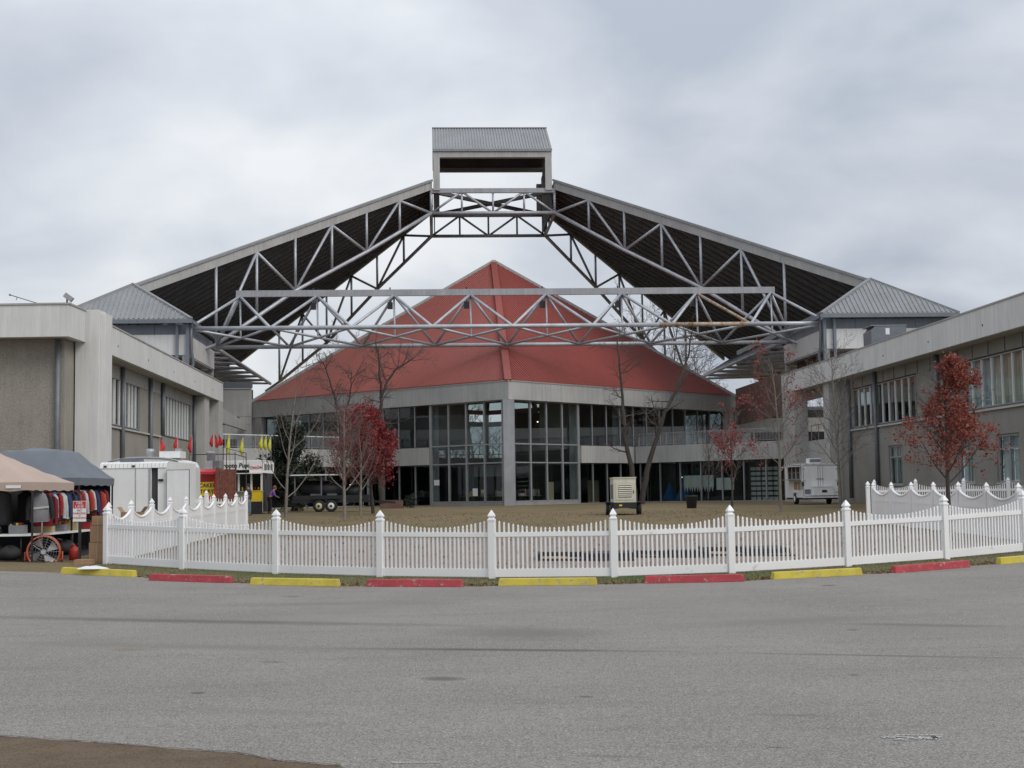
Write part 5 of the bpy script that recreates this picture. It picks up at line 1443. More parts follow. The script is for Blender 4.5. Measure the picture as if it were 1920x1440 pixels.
b = MB(); vs = [(x, y, gz(x, y) + .012) for y in np.linspace(33.2, 40.0, 12) for x in np.linspace(-14.6, -10.95, 10)]
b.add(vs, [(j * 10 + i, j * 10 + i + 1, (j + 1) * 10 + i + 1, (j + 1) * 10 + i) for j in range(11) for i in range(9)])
tag(b.build('shade_floor', M_TENTSH), 'dark sheet added to stand for the shade under the market tents', 'shade sheet')['_off'] = (0, 0, 0)  # added dark sheet: the shade on the ground is put into its colour
# orange drum fan
fc = Vector((-11.08, 33.45, .50))
fz = gz(fc.x, fc.y)
fan = thing('drum_fan', 'large orange drum fan on a tube stand in front of the market tables', 'fan', (fc.x, fc.y, fz))
rz = math.radians(14)
fx, fy = Vector((math.cos(rz), math.sin(rz), 0)), Vector((-math.sin(rz), math.cos(rz), 0)); UPV = Vector((0, 0, 1))
def FPt(a, r, d): return fc + (fx * math.cos(a) + UPV * math.sin(a)) * r + fy * d
b = MB(); n = 32; pr = [(.355, -.02), (.385, -.02), (.385, .30), (.355, .30)]
vs = [FPt(2 * math.pi * k / n, r, d) for k in range(n) for r, d in pr]
fs = [(4 * k + j, 4 * k + (j + 1) % 4, 4 * ((k + 1) % n) + (j + 1) % 4, 4 * ((k + 1) % n) + j) for k in range(n) for j in range(4)]
b.add(vs, fs, True).build('drum', M_RUSTL, fan)
for r in (.37, .37): pass
b = MB()
for r in (.06, .12, .18, .24, .30, .355):
    b.tube([FPt(2 * math.pi * k / 24, r, -.035 + .0 * r) for k in range(25)], .0022, 4, False)
for k in range(10): b.tube([FPt(2 * math.pi * k / 10, .05, -.035), FPt(2 * math.pi * k / 10, .37, -.03)], .0035, 4, False)
b.build('guard', M_CHROME, fan)
for k in range(4):
    a = k * math.pi / 2 + .3; b = MB()
    p = [FPt(a - .32, .07, .06), FPt(a + .1, .07, .12), FPt(a + .62, .33, .16), FPt(a - .12, .335, .04)]
    b.slab(p, fy * .008); b.build('blade', M_ALU, fan)
MB().tube([fc + fy * -.03, fc + fy * .2], .055, 12).build('hub', M_CHROME, fan)
MB().tube([fc + fy * .2, fc + fy * .34], .11, 12).build('motor', M_BLKM, fan)
for s in (-1, 1):
    a = fc + fx * .42 * s + fy * .12
    MB().tube([Vector((a.x, a.y, fc.z)), Vector((a.x, a.y, fz + .05)), Vector((a.x, a.y, fz + .03)) - fy * .3, Vector((a.x, a.y, fz + .03)) + fy * .3], .018, 6).build('stand', M_RUSTL, fan)
MB().tube([fc + fx * -.42 + fy * .4 - UPV * (fc.z - fz - .03), fc + fx * .42 + fy * .4 - UPV * (fc.z - fz - .03)], .018, 6).build('stand_bar', M_RUSTL, fan)
MB().tube([fc + fx * .30 + UPV * .3 + fy * .1, fc + fx * .42 + UPV * .26 + fy * .1], .02, 6).build('knob', M_BLKM, fan)
# fire lane sign
sx_, sy_ = -10.16, 33.2
s0 = gz(sx_, sy_)
sg = thing('fire_lane_sign', 'red and white FIRE LANE no parking sign on a dark post by the tents', 'sign', (sx_, sy_, s0))
MB().box(sx_ - .03, sx_ + .03, sy_ + .012, sy_ + .06, s0, 1.66).build('post', M_BLKM, sg)
MB().box(sx_ - .155, sx_ + .155, sy_, sy_ + .010, 1.20, 1.68).build('plate', M_SWHT, sg)
MB().box(sx_ - .145, sx_ + .145, sy_ - .004, sy_ - .001, 1.51, 1.67).build('red_band', M_SRED, sg)
for s, z, h, m in (('FIRE', 1.625, .085, M_SWHT), ('LANE', 1.55, .085, M_SWHT), ('NO', 1.46, .07, M_SRED), ('PARKING', 1.39, .07, M_SRED), ('OR', 1.335, .035, M_SRED), ('STANDING', 1.285, .065, M_SRED)):
    put_text(sg, s, (sx_, sy_ - .006, z), h, m, depth=.001)
# red fuel can, bucket, cartons, bag
def G0(px, py): q = gnd(px, py); return Vector((q.x, q.y, gz(q.x, q.y)))
q = G0(140, 1050); b = MB()
can = thing('fuel_can', 'red plastic fuel can on the ground beside the sign post', 'fuel can', q)
b.lathe(q, [(.12, 0), (.135, .02), (.135, .22), (.10, .29), (.04, .32), (.035, .35)], 12).build('body', mat('red_plastic', (.42, .03, .02), .45, 0, .06), can)
MB().tube([q + Vector((.02, 0, .34)), q + Vector((.12, 0, .42))], .02, 6).build('spout', M_SBLK, can)
MB().tube([q + Vector((-.1, 0, .28)), q + Vector((-.07, 0, .38)), q + Vector((.0, 0, .37))], .014, 6).build('handle', can.children[0].data.materials[0], can)
q = Vector((-10.35, 35.2, gz(-10.35, 35.2)))
bk = thing('bucket', 'grey bucket in the shade behind the sign post', 'bucket', q)
MB().lathe(q, [(.12, 0), (.15, .3), (.155, .3), (.155, .32), (.13, .32), (.11, .03)], 14).build('body', MC['grey'], bk)
MB().tube([q + Vector((-.15, 0, .3)), q + Vector((-.1, -.02, .42)), q + Vector((.1, -.02, .42)), q + Vector((.15, 0, .3))], .006, 5).build('handle', M_CHROME, bk)
def carton(label, x0, x1, y0, y1, z0, h, open_=False, m=None):
    t = thing('cardboard_box', label, 'box', ((x0 + x1) / 2, (y0 + y1) / 2, z0), 'cardboard boxes by the fence')
    MB().box(x0, x1, y0, y1, z0 + .003, z0 + h).build('carton', m or M_CARD, t)
    MB().box(lerp(x0, x1, .47), lerp(x0, x1, .53), y0 - .003, y1 + .003, z0 + .01, z0 + h + .003).build('tape', mat('packing_tape', (.40, .30, .19), .4, 0, .05), t)
    if open_:
        for s, x in ((-1, x0), (1, x1)):
            MB().hexa([(x, y0, z0 + h), (x + .01, y0, z0 + h), (x + .01, y1, z0 + h), (x, y1, z0 + h), (x + s * .1, y0, z0 + h + .14), (x + s * .1 + .01, y0, z0 + h + .14), (x + s * .1 + .01, y1, z0 + h + .14), (x + s * .1, y1, z0 + h + .14)]).build('flap', M_CARD, t)
z = gz(-9.9, 33.4)
carton('tall brown cardboard box, lowest of the stack left of the corner fence post', -9.98, -9.62, 33.35, 33.75, gz(-9.8, 33.5), .48)
carton('brown cardboard box in the middle of the stack by the corner fence post', -9.96, -9.60, 33.37, 33.74, gz(-9.8, 33.5) + .485, .38)
carton('small cardboard box topping the stack by the corner fence post', -9.93, -9.66, 33.4, 33.7, gz(-9.8, 33.5) + .875, .22)
carton('flat cardboard box lying on the grass near the sign post', -10.1, -9.72, 32.6, 32.95, gz(-9.9, 32.8), .12)
carton('open cardboard box standing behind the left privacy fence', -10.75, -10.2, 38.8, 39.2, .9, .45, True)
b = MB(); t = thing('low_crate_stand', 'dark stand holding the open cardboard box behind the left privacy fence', 'stand', (-10.45, 39, gz(-10.45, 39)))
b.box(-10.8, -10.15, 38.7, 39.3, .85, .898).build('top', M_BLKM, t)
for x in (-10.75, -10.2):
    for y in (38.75, 39.25): MB().box(x - .02, x + .02, y - .02, y + .02, gz(x, y), .848).build('leg', M_BLKM, t)
bxt = thing('blue_white_box', 'small white and blue box standing behind the corner of the fences', 'box', (-10.05, 36.2, .2))
MB().box(-10.3, -9.9, 36.0, 36.3, gz(-10, 36), 1.18).build('carton', M_SWHT, bxt); MB().box(-10.25, -9.95, 35.992, 35.999, .98, 1.1).build('label_band', M_BLUE, bxt)
# white paper bag on the first stop, dropped litter
sp0 = (STOP_G[0][0] + STOP_G[0][1]) / 2
pb = Vector((sp0.x - .12, sp0.y + .08, gz(sp0.x, sp0.y) + .147))
b = MB()
def bagf(u, v):
    a = 2 * math.pi * u; r = v
    return (pb.x + .33 * r * math.cos(a) * (1 + .12 * math.sin(3 * a)), pb.y + .12 * r * math.sin(a), pb.z + .032 * (1 - r ** 2) * (1 + .55 * math.sin(4 * a + 3 * r) + .3 * math.sin(9 * a - 4 * r)) + (.012 if r < .99 else 0) )
b.grid(bagf, 24, 8); bagm = M_SWHT
tag(b.build('paper_bag', bagm), 'crumpled white paper bag lying on the leftmost yellow parking stop', 'paper bag')['_off'] = (0, 0, 0)
for px, py, lab in ((1893, 1030, 'white scrap of paper on the grass by the last fence post'), (1228, 1068, 'pale scrap of paper on the grass under the middle fence bay')):
    q = G0(px, py); b = MB().hexa([q + Vector(v) for v in ((-.09, -.03, .02), (.09, -.05, .02), (.1, .05, .03), (-.07, .06, .02), (-.08, -.03, .035), (.09, -.04, .04), (.09, .05, .05), (-.06, .05, .03))])
    solo(b, 'paper_scrap', M_SWHT, lab, 'litter', 'scraps of paper')

# ------------------------------------------------------------------ trailers and food stalls behind the left fence
def wheel(t, c, r, w, axis, rim, tyre=None):
    c, axis = Vector(c), Vector(axis).normalized()
    b = MB(); o_ = axis * (w / 2)
    a1 = axis.orthogonal().normalized(); a2 = axis.cross(a1)
    def ring(rr, d): return [c + axis * d + (a1 * math.cos(2 * math.pi * k / 20) + a2 * math.sin(2 * math.pi * k / 20)) * rr for k in range(20)]
    def wheelpart(prof, name, m, par):
        b = MB(); vs = []
        for rr, d in prof: vs += ring(rr, d)
        fs = [(i * 20 + k, i * 20 + (k + 1) % 20, (i + 1) * 20 + (k + 1) % 20, (i + 1) * 20 + k) for i in range(len(prof) - 1) for k in range(20)]
        fs += [tuple(range(20)), tuple(range((len(prof) - 1) * 20, len(prof) * 20))]
        return b.add(vs, fs, True).build(name, m, par)
    y = wheelpart([(r * .62, -w / 2), (r * .92, -w / 2), (r, -w * .36), (r, w * .36), (r * .92, w / 2), (r * .62, w / 2)], 'wheel', tyre or M_BLACK, t)
    wheelpart([(r * .2, -w / 2 - .02), (r * .5, -w / 2 - .012), (r * .6, -w / 2 + .01), (r * .6, w / 2 - .01), (r * .5, w / 2 + .012), (r * .2, w / 2 + .02)], 'rim', rim, y)
t = thing('cargo_trailer', 'plain white cargo trailer with an open door behind the left privacy fence', 'trailer', (-13.4, 51, gz(-13.4, 51)))
X0, X1, Y0, z0, z1 = -14.6, -12.22, 50.0, .75, 2.78
MB().box(X0, -12.78, Y0, Y0 + 4.5, z0, z1).build('body', M_WHITE, t)
MB().box(-12.775, -12.55, Y0 + .08, Y0 + 4.4, z0, z1).build('dark_interior', M_INTD, t)
MB().box(-12.545, X1, Y0, Y0 + 4.5, z0, z1).build('body', M_WHITE, t)
b = MB()
for i in range(17):
    x = lerp(X0, X1, (i + .5) / 17); w = (X1 - X0) / 34 - .006
    b.hexa([(x - w, Y0 - .03, z1), (x + w, Y0 - .03, z1), (x + w, Y0 + .25, z1), (x - w, Y0 + .25, z1), (x - w, Y0 + .02, z1 + .16), (x + w, Y0 + .02, z1 + .16), (x + w, Y0 + .25, z1 + .22), (x - w, Y0 + .25, z1 + .22)])
b.build('ribbed_roof_edge', M_WHITE, t)
MB().box(X0, X1, Y0 + .252, Y0 + 4.5, z1 + .002, z1 + .22).build('roof', M_WHITE, t)
MB().box(-13.35, -13.32, Y0 - .012, Y0 - .002, z0, z1).build('seam_trim', M_ALU, t)
MB().box(-12.86, -12.80, Y0 - .03, Y0 - .002, z0, z1).build('door_frame', M_ALU, t)
MB().box(-12.2, -11.42, Y0 - .12, Y0 - .07, z0 + .05, z1 - .1).build('door', M_WHITE, t, label='open white door standing beside the dark doorway')
for a in ((-12.215, -12.2, z0 + .05, z1 - .1), (-11.42, -11.405, z0 + .05, z1 - .1), (-12.215, -11.405, z1 - .098, z1 - .08)): MB().box(a[0], a[1], Y0 - .125, Y0 - .065, a[2], a[3]).build('door_trim', M_PIPE, t)
MB().box(-12.52, -12.35, Y0 - .06, Y0 - .02, 2.3, 2.38).build('latch', M_BLKM, t)
for x in (-14.4, -13.4): MB().box(x - .05, x + .05, Y0 - .045, Y0 - .031, z1 + .03, z1 + .1).build('marker_lamp', M_BLKM, t)
MB().box(-14.0, -13.3, Y0 + .4, Y0 + 1.0, z1 + .23, z1 + .36).build('roof_vent', M_PIPE, t)
for y in (Y0 + 2.0, Y0 + 2.8): wheel(t, (X1 + .02, y, gz(X1, y) + .34), .34, .2, (1, 0, 0), M_ALU)
t = thing('vending_trailer', 'taller white vending trailer with rounded roof, air conditioner and vents', 'trailer', (-15, 58, gz(-15, 58)))
g_ = .4
b = MB(); pr = []
for k in range(9):
    a = math.pi * k / 8; pr.append((-14.9 - 1.5 * math.cos(a), 3.0 + .34 * math.sin(a) ** .6))
poly = [(x, 57.0, z) for x, z in [(-16.4, g_ + .4)] + pr + [(-13.4, g_ + .4)]]
b.slab(poly, (0, 3.5, 0)).build('body', M_WHITE, t)
MB().box(-13.395, -13.35, 57.1, 60.4, .9, 2.95).build('side_panel', M_CONCW, t)
MB().tube([(-16.42, 56.98, 2.98)] + [(x, 56.98, z) for x, z in pr] + [(-13.38, 56.98, 2.98)], .035, 6).build('roof_trim', M_ALU, t)
MB().box(-14.4, -13.55, 57.6, 58.6, 3.33, 3.6).build('air_conditioner', M_WHITE, t)
MB().box(-13.85, -13.6, 58.0, 58.3, 3.605, 3.72).build('vent_cap', M_ALU, t)
MB().lathe((-14.85, 57.9, 3.3), [(.14, 0), (.15, .25), (.19, .27), (.19, .36), (.12, .42)], 12).build('roof_vent', M_ALU, t)
for k in range(3): MB().box(-14.55 + k * .14, -14.47 + k * .14, 56.985, 56.998, 3.06, 3.12).build('marker_lamp', M_BLKM, t)
for y in (58.6, 59.4): wheel(t, (-13.35, y, gz(-13, y) + .34), .34, .2, (1, 0, 0), M_ALU)
# red awning stall
YA = 66.0
ga = gz(-14, YA)
t = thing('food_stall', 'red and white food stall with red awning and steel roof vent behind the fence', 'food stall', (-14.4, YA + 1, ga))
MB().box(-14.95, -13.75, YA + .05, YA + 2.4, ga + .1, ga + 1.05).build('counter', M_SWHT, t)
MB().box(-14.95, -13.75, YA + 1.6, YA + 2.4, ga + 1.055, ga + 2.3).build('back_wall', M_SRED, t)
for x in (-14.93, -13.8): MB().box(x - .04, x + .04, YA + .06, YA + .14, ga + 1.055, ga + 2.3).build('post', M_SWHT, t)
b = MB()
for i in range(9):
    x0, x1 = lerp(-15.0, -13.7, i / 9), lerp(-15.0, -13.7, (i + 1) / 9) - .008
    b.hexa([(x0, YA - .35, ga + 2.2), (x1, YA - .35, ga + 2.2), (x1, YA + .2, ga + 2.38), (x0, YA + .2, ga + 2.38), (x0, YA - .35, ga + 2.32), (x1, YA - .35, ga + 2.32), (x1, YA + .2, ga + 2.46), (x0, YA + .2, ga + 2.46)])
b.build('awning', M_SRED, t)
MB().box(-14.95, -13.75, YA + .21, YA + 2.4, ga + 2.305, ga + 2.45).build('roof', M_SWHT, t)
MB().box(-14.45, -13.75, YA + .4, YA + 1.3, ga + 2.455, ga + 2.85).build('roof_box', M_ALU, t)
MB().lathe((-14.25, YA + .8, ga + 2.855), [(.2, 0), (.2, .3), (.24, .31), (.24, .4), (.15, .44)], 14).build('roof_vent', M_ALU, t)
MB().box(-14.08, -13.78, YA + .37, YA + .39, ga + 2.47, ga + 2.84).build('menu_board', M_PIPE, t)
MB().box(-14.6, -13.95, YA - .01, YA + .02, ga + 1.2, ga + 1.85).build('sign_panel', M_SYEL, t)
put_text(t, 'CAKES', (-14.27, YA - .016, ga + 1.68), .25, M_SBLK, depth=.001, bold=.006)
put_text(t, 'TORY', (-14.27, YA - .016, ga + 1.40), .25, M_SBLK, depth=.001, bold=.006)
MB().box(-14.85, -14.7, YA + .3, YA + .5, ga + 1.055, ga + 1.5).build('jar', M_SYEL, t)
t2 = thing('brown_shade_panel', 'rust red woven shade panel standing beside the yellow CAKES sign', 'screen', (-13.3, YA - .4, gz(-13.3, YA)))
M_WEAVE = [mat('weave_rust', (.20, .055, .04), .9, 0, .3, 7), mat('weave_brown', (.15, .075, .05), .9, 0, .3, 7)]
rnd = random.Random(5)
for i in range(14):
    x0 = lerp(-13.78, -12.82, i / 14); x1 = lerp(-13.78, -12.82, (i + 1) / 14) - .006
    MB().box(x0, x1, YA - .45 + rnd.uniform(-.012, .012), YA - .42, ga + .4, ga + 2.45 + rnd.uniform(-.05, .05)).build('slat', M_WEAVE[i % 2], t2)
for z in (.6, 1.5, 2.3): MB().box(-13.8, -12.8, YA - .40, YA - .36, ga + z, ga + z + .05).build('rail', M_BLKM, t2)
for x in (-13.75, -12.86): MB().box(x - .025, x + .025, YA - .355, YA - .31, gz(x, YA), ga + 2.5).build('post', M_BLKM, t2)
# corn dog stand with soft drink sign
YP = 69.5; gp_ = gz(-13, YP)
t = thing('snack_stand', 'white snack stand with lettered fascia, dark side and red-lettered drink sign box', 'food stall', (-12.9, YP + 1, gp_))
MB().box(-14.3, -12.95, YP, YP + .1, gp_ + 2.15, gp_ + 2.55).build('name_board', M_SWHT, t)
put_text(t, 'Pronto Pups', (-13.66, YP - .01, gp_ + 2.36), .30, M_SBLK, depth=.002, bold=.009, shear=.15)
MB().box(-12.94, -12.33, YP - .06, YP + .1, gp_ + 2.0, gp_ + 2.55).build('sign_box', M_SWHT, t)
MB().hexa([(-12.325, YP - .06, gp_ + 2.0), (-11.83, YP + .5, gp_ + 1.95), (-11.9, YP + .6, gp_ + 1.95), (-12.325, YP + .1, gp_ + 2.0), (-12.325, YP - .06, gp_ + 2.55), (-11.83, YP + .5, gp_ + 2.5), (-11.9, YP + .6, gp_ + 2.5), (-12.325, YP + .1, gp_ + 2.55)]).build('sign_box', M_SWHT, t)
put_text(t, 'Coca-Cola', (-12.635, YP - .072, gp_ + 2.27), .165, M_SRED, depth=.002, bold=.004, shear=.3, space=.85)
MB().bar((-12.87, YP - .071, gp_ + 2.17), (-12.45, YP - .071, gp_ + 2.20), .004, .016).build('swash', M_SRED, t)
for k in range(3):
    x, y = -12.22 + k * .13, YP + .04 + k * .15
    o_ = MB().hexa([(x, y, gp_ + 2.12), (x + .08, y + .09, gp_ + 2.12), (x + .078, y + .1, gp_ + 2.12), (x, y + .012, gp_ + 2.12), (x, y - .004, gp_ + 2.42), (x + .08, y + .086, gp_ + 2.42), (x + .078, y + .1, gp_ + 2.42), (x, y + .012, gp_ + 2.42)]).build('bottle_print', M_PIPE, t)
MB().box(-14.3, -12.3, YP + .02, YP + 2.2, gp_ + .1, gp_ + 1.05).build('counter', M_SWHT, t)
MB().box(-14.3, -12.25, YP - .3, YP + .4, gp_ + 1.06, gp_ + 1.11).build('counter_top', M_ALU, t)
MB().box(-13.5, -12.3, YP - .45, YP + .05, gp_ + 1.95, gp_ + 1.99).build('flap_awning', M_SWHT, t)
MB().box(-14.3, -12.2, YP + 1.7, YP + 1.8, gp_ + 1.055, gp_ + 2.5).build('back_wall', M_INTD, t)
MB().box(-12.3, -12.22, YP + .11, YP + 2.2, gp_ + .1, gp_ + 2.5).build('side_wall', M_INTD, t)
MB().box(-14.35, -12.2, YP + .11, YP + 2.3, gp_ + 2.56, gp_ + 2.62).build('roof', M_SWHT, t)
for x in (-14.25, -13.48, -12.86, -12.36): MB().box(x - .045, x + .045, YP + .02, YP + .11, gp_ + 1.115, gp_ + 2.0).build('post', M_SWHT, t)
for k in range(6):
    x = -13.35 + k * .16
    MB().lathe((x, YP + .3, gp_ + 1.112), [(.04, 0), (.045, .16), (.02, .2)], 8).build('bottle', MC[['yellow', 'red', 'white', 'tan', 'red', 'yellow'][k]], t)
for pts in ([(-15.3, 66.9), (-13.15, 66.9)],):
    b = MB(); zt_ = 3.72
    b.tube([(-15.3, 66.9, 3.05), (-15.3, 66.9, zt_), (-13.15, 66.9, zt_), (-12.75, 67.6, zt_ - .15), (-12.75, 67.6, 3.1)], .022, 5)
    b.tube([(-13.55, 66.9, 3.0), (-13.55, 66.9, zt_ + .28), (-12.75, 67.6, zt_ + .05), (-12.75, 67.6, 3.1)], .022, 5)
    b.tube([(-13.2, 67.2, 3.0), (-13.2, 67.2, zt_ + .1)], .022, 5)
    b.tube([(-15.3, 66.9, 0.5), (-15.3, 66.9, 3.05)], .022, 5); b.tube([(-12.75, 67.6, .5), (-12.75, 67.6, 3.1)], .022, 5)
    solo(b, 'pole_frame', M_BLKM, 'thin black pole frame standing above the food stalls', 'frame')
_k = 1.187
t = [o for o in COL.objects if o.name == 'snack_stand'][0]
t.location = (-12.9 * _k, (YP + 1) * _k, gz(-15, 83)); t.scale = (_k, _k, _k)
# pennants on thin poles
M_FR, M_FY = mat('red_pennant', (.56, .03, .03), .7, 0, .05, 3), mat('yellow_pennant', (.66, .62, .02), .7, 0, .05, 3)
def pennant(px, yt, yb, Y_, m, side, label, zb_=2.9):
    p = at(px, yt, Y_); h = (yb - yt) * Y_ / F_PX
    t = thing('pennant', label, 'flag', (p.x, Y_, zb_), 'red and yellow pennants over the food stalls')
    MB().tube([(p.x, Y_, zb_), (p.x, Y_, p.z + .02)], .014, 5).build('pole', M_ALU, t)
    b = MB(); n = 8
    vs = []
    for i in range(n + 1):
        u = i / n; w = .27 * min(1, u * 1.6) * (1 if u < .62 else (1 - .55 * (u - .62) / .38))
        z = p.z - h * u
        for k in (0, .5, 1): vs.append((p.x + side * w * k * .8, Y_ + .10 * math.sin(k * 4 + u * 5) * k, z - w * k * .5 * u))
    fs = [(3 * i + k, 3 * i + k + 1, 3 * i + k + 4, 3 * i + k + 3) for i in range(n) for k in (0, 1)]
    o = b.add(vs, fs, True).build('cloth', m, t)
    so = o.modifiers.new('thick', 'SOLIDIFY'); so.thickness = .006
for a in ((300, 820, 845, 60, M_FR, 1, 'red pennant above the tall vending trailer, leftmost of all'), (333, 819, 842, 61, M_FR, -1, 'red pennant above the vending trailer air conditioner'),
          (360, 817, 848, 62, M_FR, -1, 'red pennant just left of the building column'), (400, 815, 836, 66, M_FR, -1, 'thin red pennant leftmost of the cluster of three'),
          (403, 812, 838, 66.3, M_FR, 1, 'broad red pennant in the middle of the cluster of three'), (410, 813, 834, 66.6, M_FR, 1, 'red pennant rightmost of the cluster of three'),
          (431, 815, 850, 68, M_FY, -1, 'large yellow pennant next to the red cluster'), (456, 822, 852, 68.5, M_FY, -1, 'narrow yellow pennant over the corn dog stand'),
          (492, 817, 842, 70, M_FY, -1, 'yellow pennant above the drink sign, left one of three'), (500, 818, 842, 70.2, M_FY, -1, 'yellow pennant above the drink sign, middle one of three'),
          (508, 819, 846, 70.4, M_FY, -1, 'yellow pennant above the drink sign, right one of three')): pennant(*a, zb_=3.0)
# waste bin
q = G0(480, 964); t = thing('waste_bin', 'waste bin with yellow upper half and black base beside the man', 'bin', q)
MB().box(q.x - .28, q.x + .28, q.y - .02, q.y + .5, q.z, q.z + .72).build('base', M_BLKM, t)
MB().box(q.x - .30, q.x + .30, q.y - .04, q.y + .52, q.z + .722, q.z + 1.3).build('yellow_hood', M_SYEL, t)
MB().box(q.x - .32, q.x + .32, q.y - .06, q.y + .54, q.z + 1.302, q.z + 1.36).build('lid', M_SYEL, t)
# black barbecue trailer
yb_ = 85.5; gb = gz(-11, yb_)
t = thing('smoker_trailer', 'long black barbecue smoker trailer with two pale wheels behind the bare saplings', 'trailer', (-11, yb_, gb))
MB().box(-13.4, -8.6, yb_, yb_ + 2.0, gb + .55, gb + .7).build('deck', M_BLKM, t)
MB().box(-13.3, -8.7, yb_ - .02, yb_ + .03, gb + .72, gb + 1.0).build('side_rail', M_BLKM, t)
MB().tube([(-12.9, yb_ + 1, gb + 1.35), (-10.4, yb_ + 1, gb + 1.35)], .55, 16).build('smoker_drum', M_BLKM, t)
MB().tube([(-10.3, yb_ + 1, gb + 1.2), (-9.4, yb_ + 1, gb + 1.2)], .42, 14).build('firebox', M_BLKM, t)
MB().tube([(-9.2, yb_ + 1, gb + .7), (-9.2, yb_ + 1, gb + 2.6)], .09, 8).build('chimney', M_BLKM, t)
for x in (-13.2, -11.6, -10.2, -8.8): MB().box(x - .04, x + .04, yb_ + .05, yb_ + .13, gb + .7, gb + 2.2).build('post', M_PIPE, t)
MB().box(-13.5, -8.6, yb_ - .1, yb_ + 2.0, gb + 2.2, gb + 2.3).build('roof', M_BLKM, t)
MB().box(-13.5, -10.2, yb_ - .14, yb_ - .102, gb + 2.2, gb + 2.27).build('roof_edge', M_SWHT, t)
for x in (-12.0, -11.0): MB().box(x - .3, x + .3, yb_ + .3, yb_ + .5, gb + .75, gb + 1.1).build('door', M_PIPE, t)
M_RIMY = mat('cream_rim', (.55, .50, .33), .5, 0, .1, 3)
for x in (-11.72, -10.98): wheel(t, (x, yb_ - .12, gb + .36), .36, .22, (0, 1, 0), M_RIMY if x < -11.5 else M_SWHT)
MB().bar((-12.2, yb_ - .12, gb + .80), (-10.5, yb_ - .12, gb + .80), .26, .05).build('mudguard', M_BLKM, t)
MB().bar((-8.6, yb_ + 1, gb + .6), (-7.2, yb_ + 1, gb + .5), .12, .12).build('drawbar', M_BLKM, t)
# plants and planters by the glass
q = on_ground(773, 102); t = thing('planter_box', 'long brown planter box under the glass left of the pavilion corner', 'planter', q)
MB().box(q.x - 2.2, q.x - .6, 99.5, 100.1, q.z, q.z + .55).build('box', M_BROWN, t)
MB().box(q.x - 2.15, q.x - .65, 99.55, 100.05, q.z + .552, q.z + .6).build('soil', M_INTD, t)
q = Vector((q.x - .1, 100, gz(q.x, 100))); b = MB(); rnd = random.Random(2)
sh = thing('round_shrub', 'small round dark shrub beside the brown planter box', 'shrub', q)
leaf_mesh([(q + Vector((rnd.gauss(0, .22), rnd.gauss(0, .2), .45 + rnd.gauss(0, .2))), None) for _ in range(160)], 4, .08, .06, 3).build('foliage', ML_GREEN, sh)
MB().tube([q, q + Vector((0, 0, .4))], .03, 6).build('stem', M_BARK, sh)
q = G0(1297, 953); t = thing('planter_pot', 'tall black planter pot on the lawn holding the small bare tree', 'planter', q)
MB().lathe(q, [(.25, 0), (.27, .02), (.33, .62), (.36, .64), (.36, .72), (.31, .72), (.30, .6)], 18).build('pot', M_BLKM, t)
MB().lathe(q + Vector((0, 0, .56)), [(.29, 0), (.29, .02), (.05, .05)], 14).build('soil', M_INTD, t)

# ------------------------------------------------------------------ generator on the lawn
q = G0(1170, 966); t = thing('mobile_generator', 'cream mobile generator with louvred front on a black wheeled chassis', 'generator', q)
gx0, gx1, gy, gzz = at(1150, 900, q.y).x, at(1192, 900, q.y).x, q.y, q.z
M_CREAM = mat('cream_enamel', (.60, .575, .47), .5, 0, .06, 1.5, streak=.08)
MB().box(gx0, gx1, gy, gy + 2.4, gzz + .62, gzz + 1.78).build('housing', M_CREAM, t)
MB().box(gx0 - .03, gx1 + .03, gy - .03, gy + 2.43, gzz + 1.782, gzz + 1.84).build('roof', M_CREAM, t)
dx = gx1 - gx0
MB().box(gx0 + .1, gx1 - .08, gy - .025, gy - .002, gzz + .74, gzz + 1.62).build('door', M_CREAM, t)
MB().box(gx0 + .24, gx1 - .22, gy - .028, gy - .0255, gzz + .86, gzz + 1.44).build('louvre_back', M_SBLK, t)
for i in range(6):
    z = gzz + .90 + i * .09
    MB().hexa([(gx0 + .25, gy - .06, z), (gx1 - .23, gy - .06, z), (gx1 - .23, gy - .03, z + .03), (gx0 + .25, gy - .03, z + .03), (gx0 + .25, gy - .06, z + .012), (gx1 - .23, gy - .06, z + .012), (gx1 - .23, gy - .03, z + .055), (gx0 + .25, gy - .03, z + .055)]).build('louvre', M_CREAM, t)
MB().box(gx1 - .14, gx1 - .11, gy - .05, gy - .026, gzz + 1.05, gzz + 1.2).build('handle', M_SBLK, t)
for i in range(5):
    MB().box(gx0 - .006, gx0 - .002, gy + .3 + i * .38, gy + .55 + i * .38, gzz + .8, gzz + 1.5).build('side_vent', M_PIPE, t)
MB().box(gx0 - .02, gx1 + .02, gy - .06, gy + 2.5, gzz + .35, gzz + .615).build('chassis', M_BLKM, t)
MB().box(gx0 + .25, gx0 + .4, gy - .075, gy - .062, gzz + .44, gzz + .52).build('plate', M_SYEL, t)
for x, s in ((gx0 - .22, -1), (gx1 + .2, 1)):
    wheel(t, (x, gy + .9, gzz + .33), .33, .22, (1, 0, 0), M_ALU)
    MB().bar((x, gy + .4, gzz + .62), (x, gy + 1.4, gzz + .62), .28, .04).build('mudguard', M_BLKM, t)
    MB().tube([(x - .1 * s, gy + .9, gzz + .33), (gx0 + .3 if s < 0 else gx1 - .3, gy + .9, gzz + .36)], .05, 6).build('axle', M_BLKM, t)
MB().tube([(gx0 - .2, gy - .04, gzz), (gx0 - .2, gy - .04, gzz + .5)], .03, 6).build('jack_leg', M_BLKM, t)

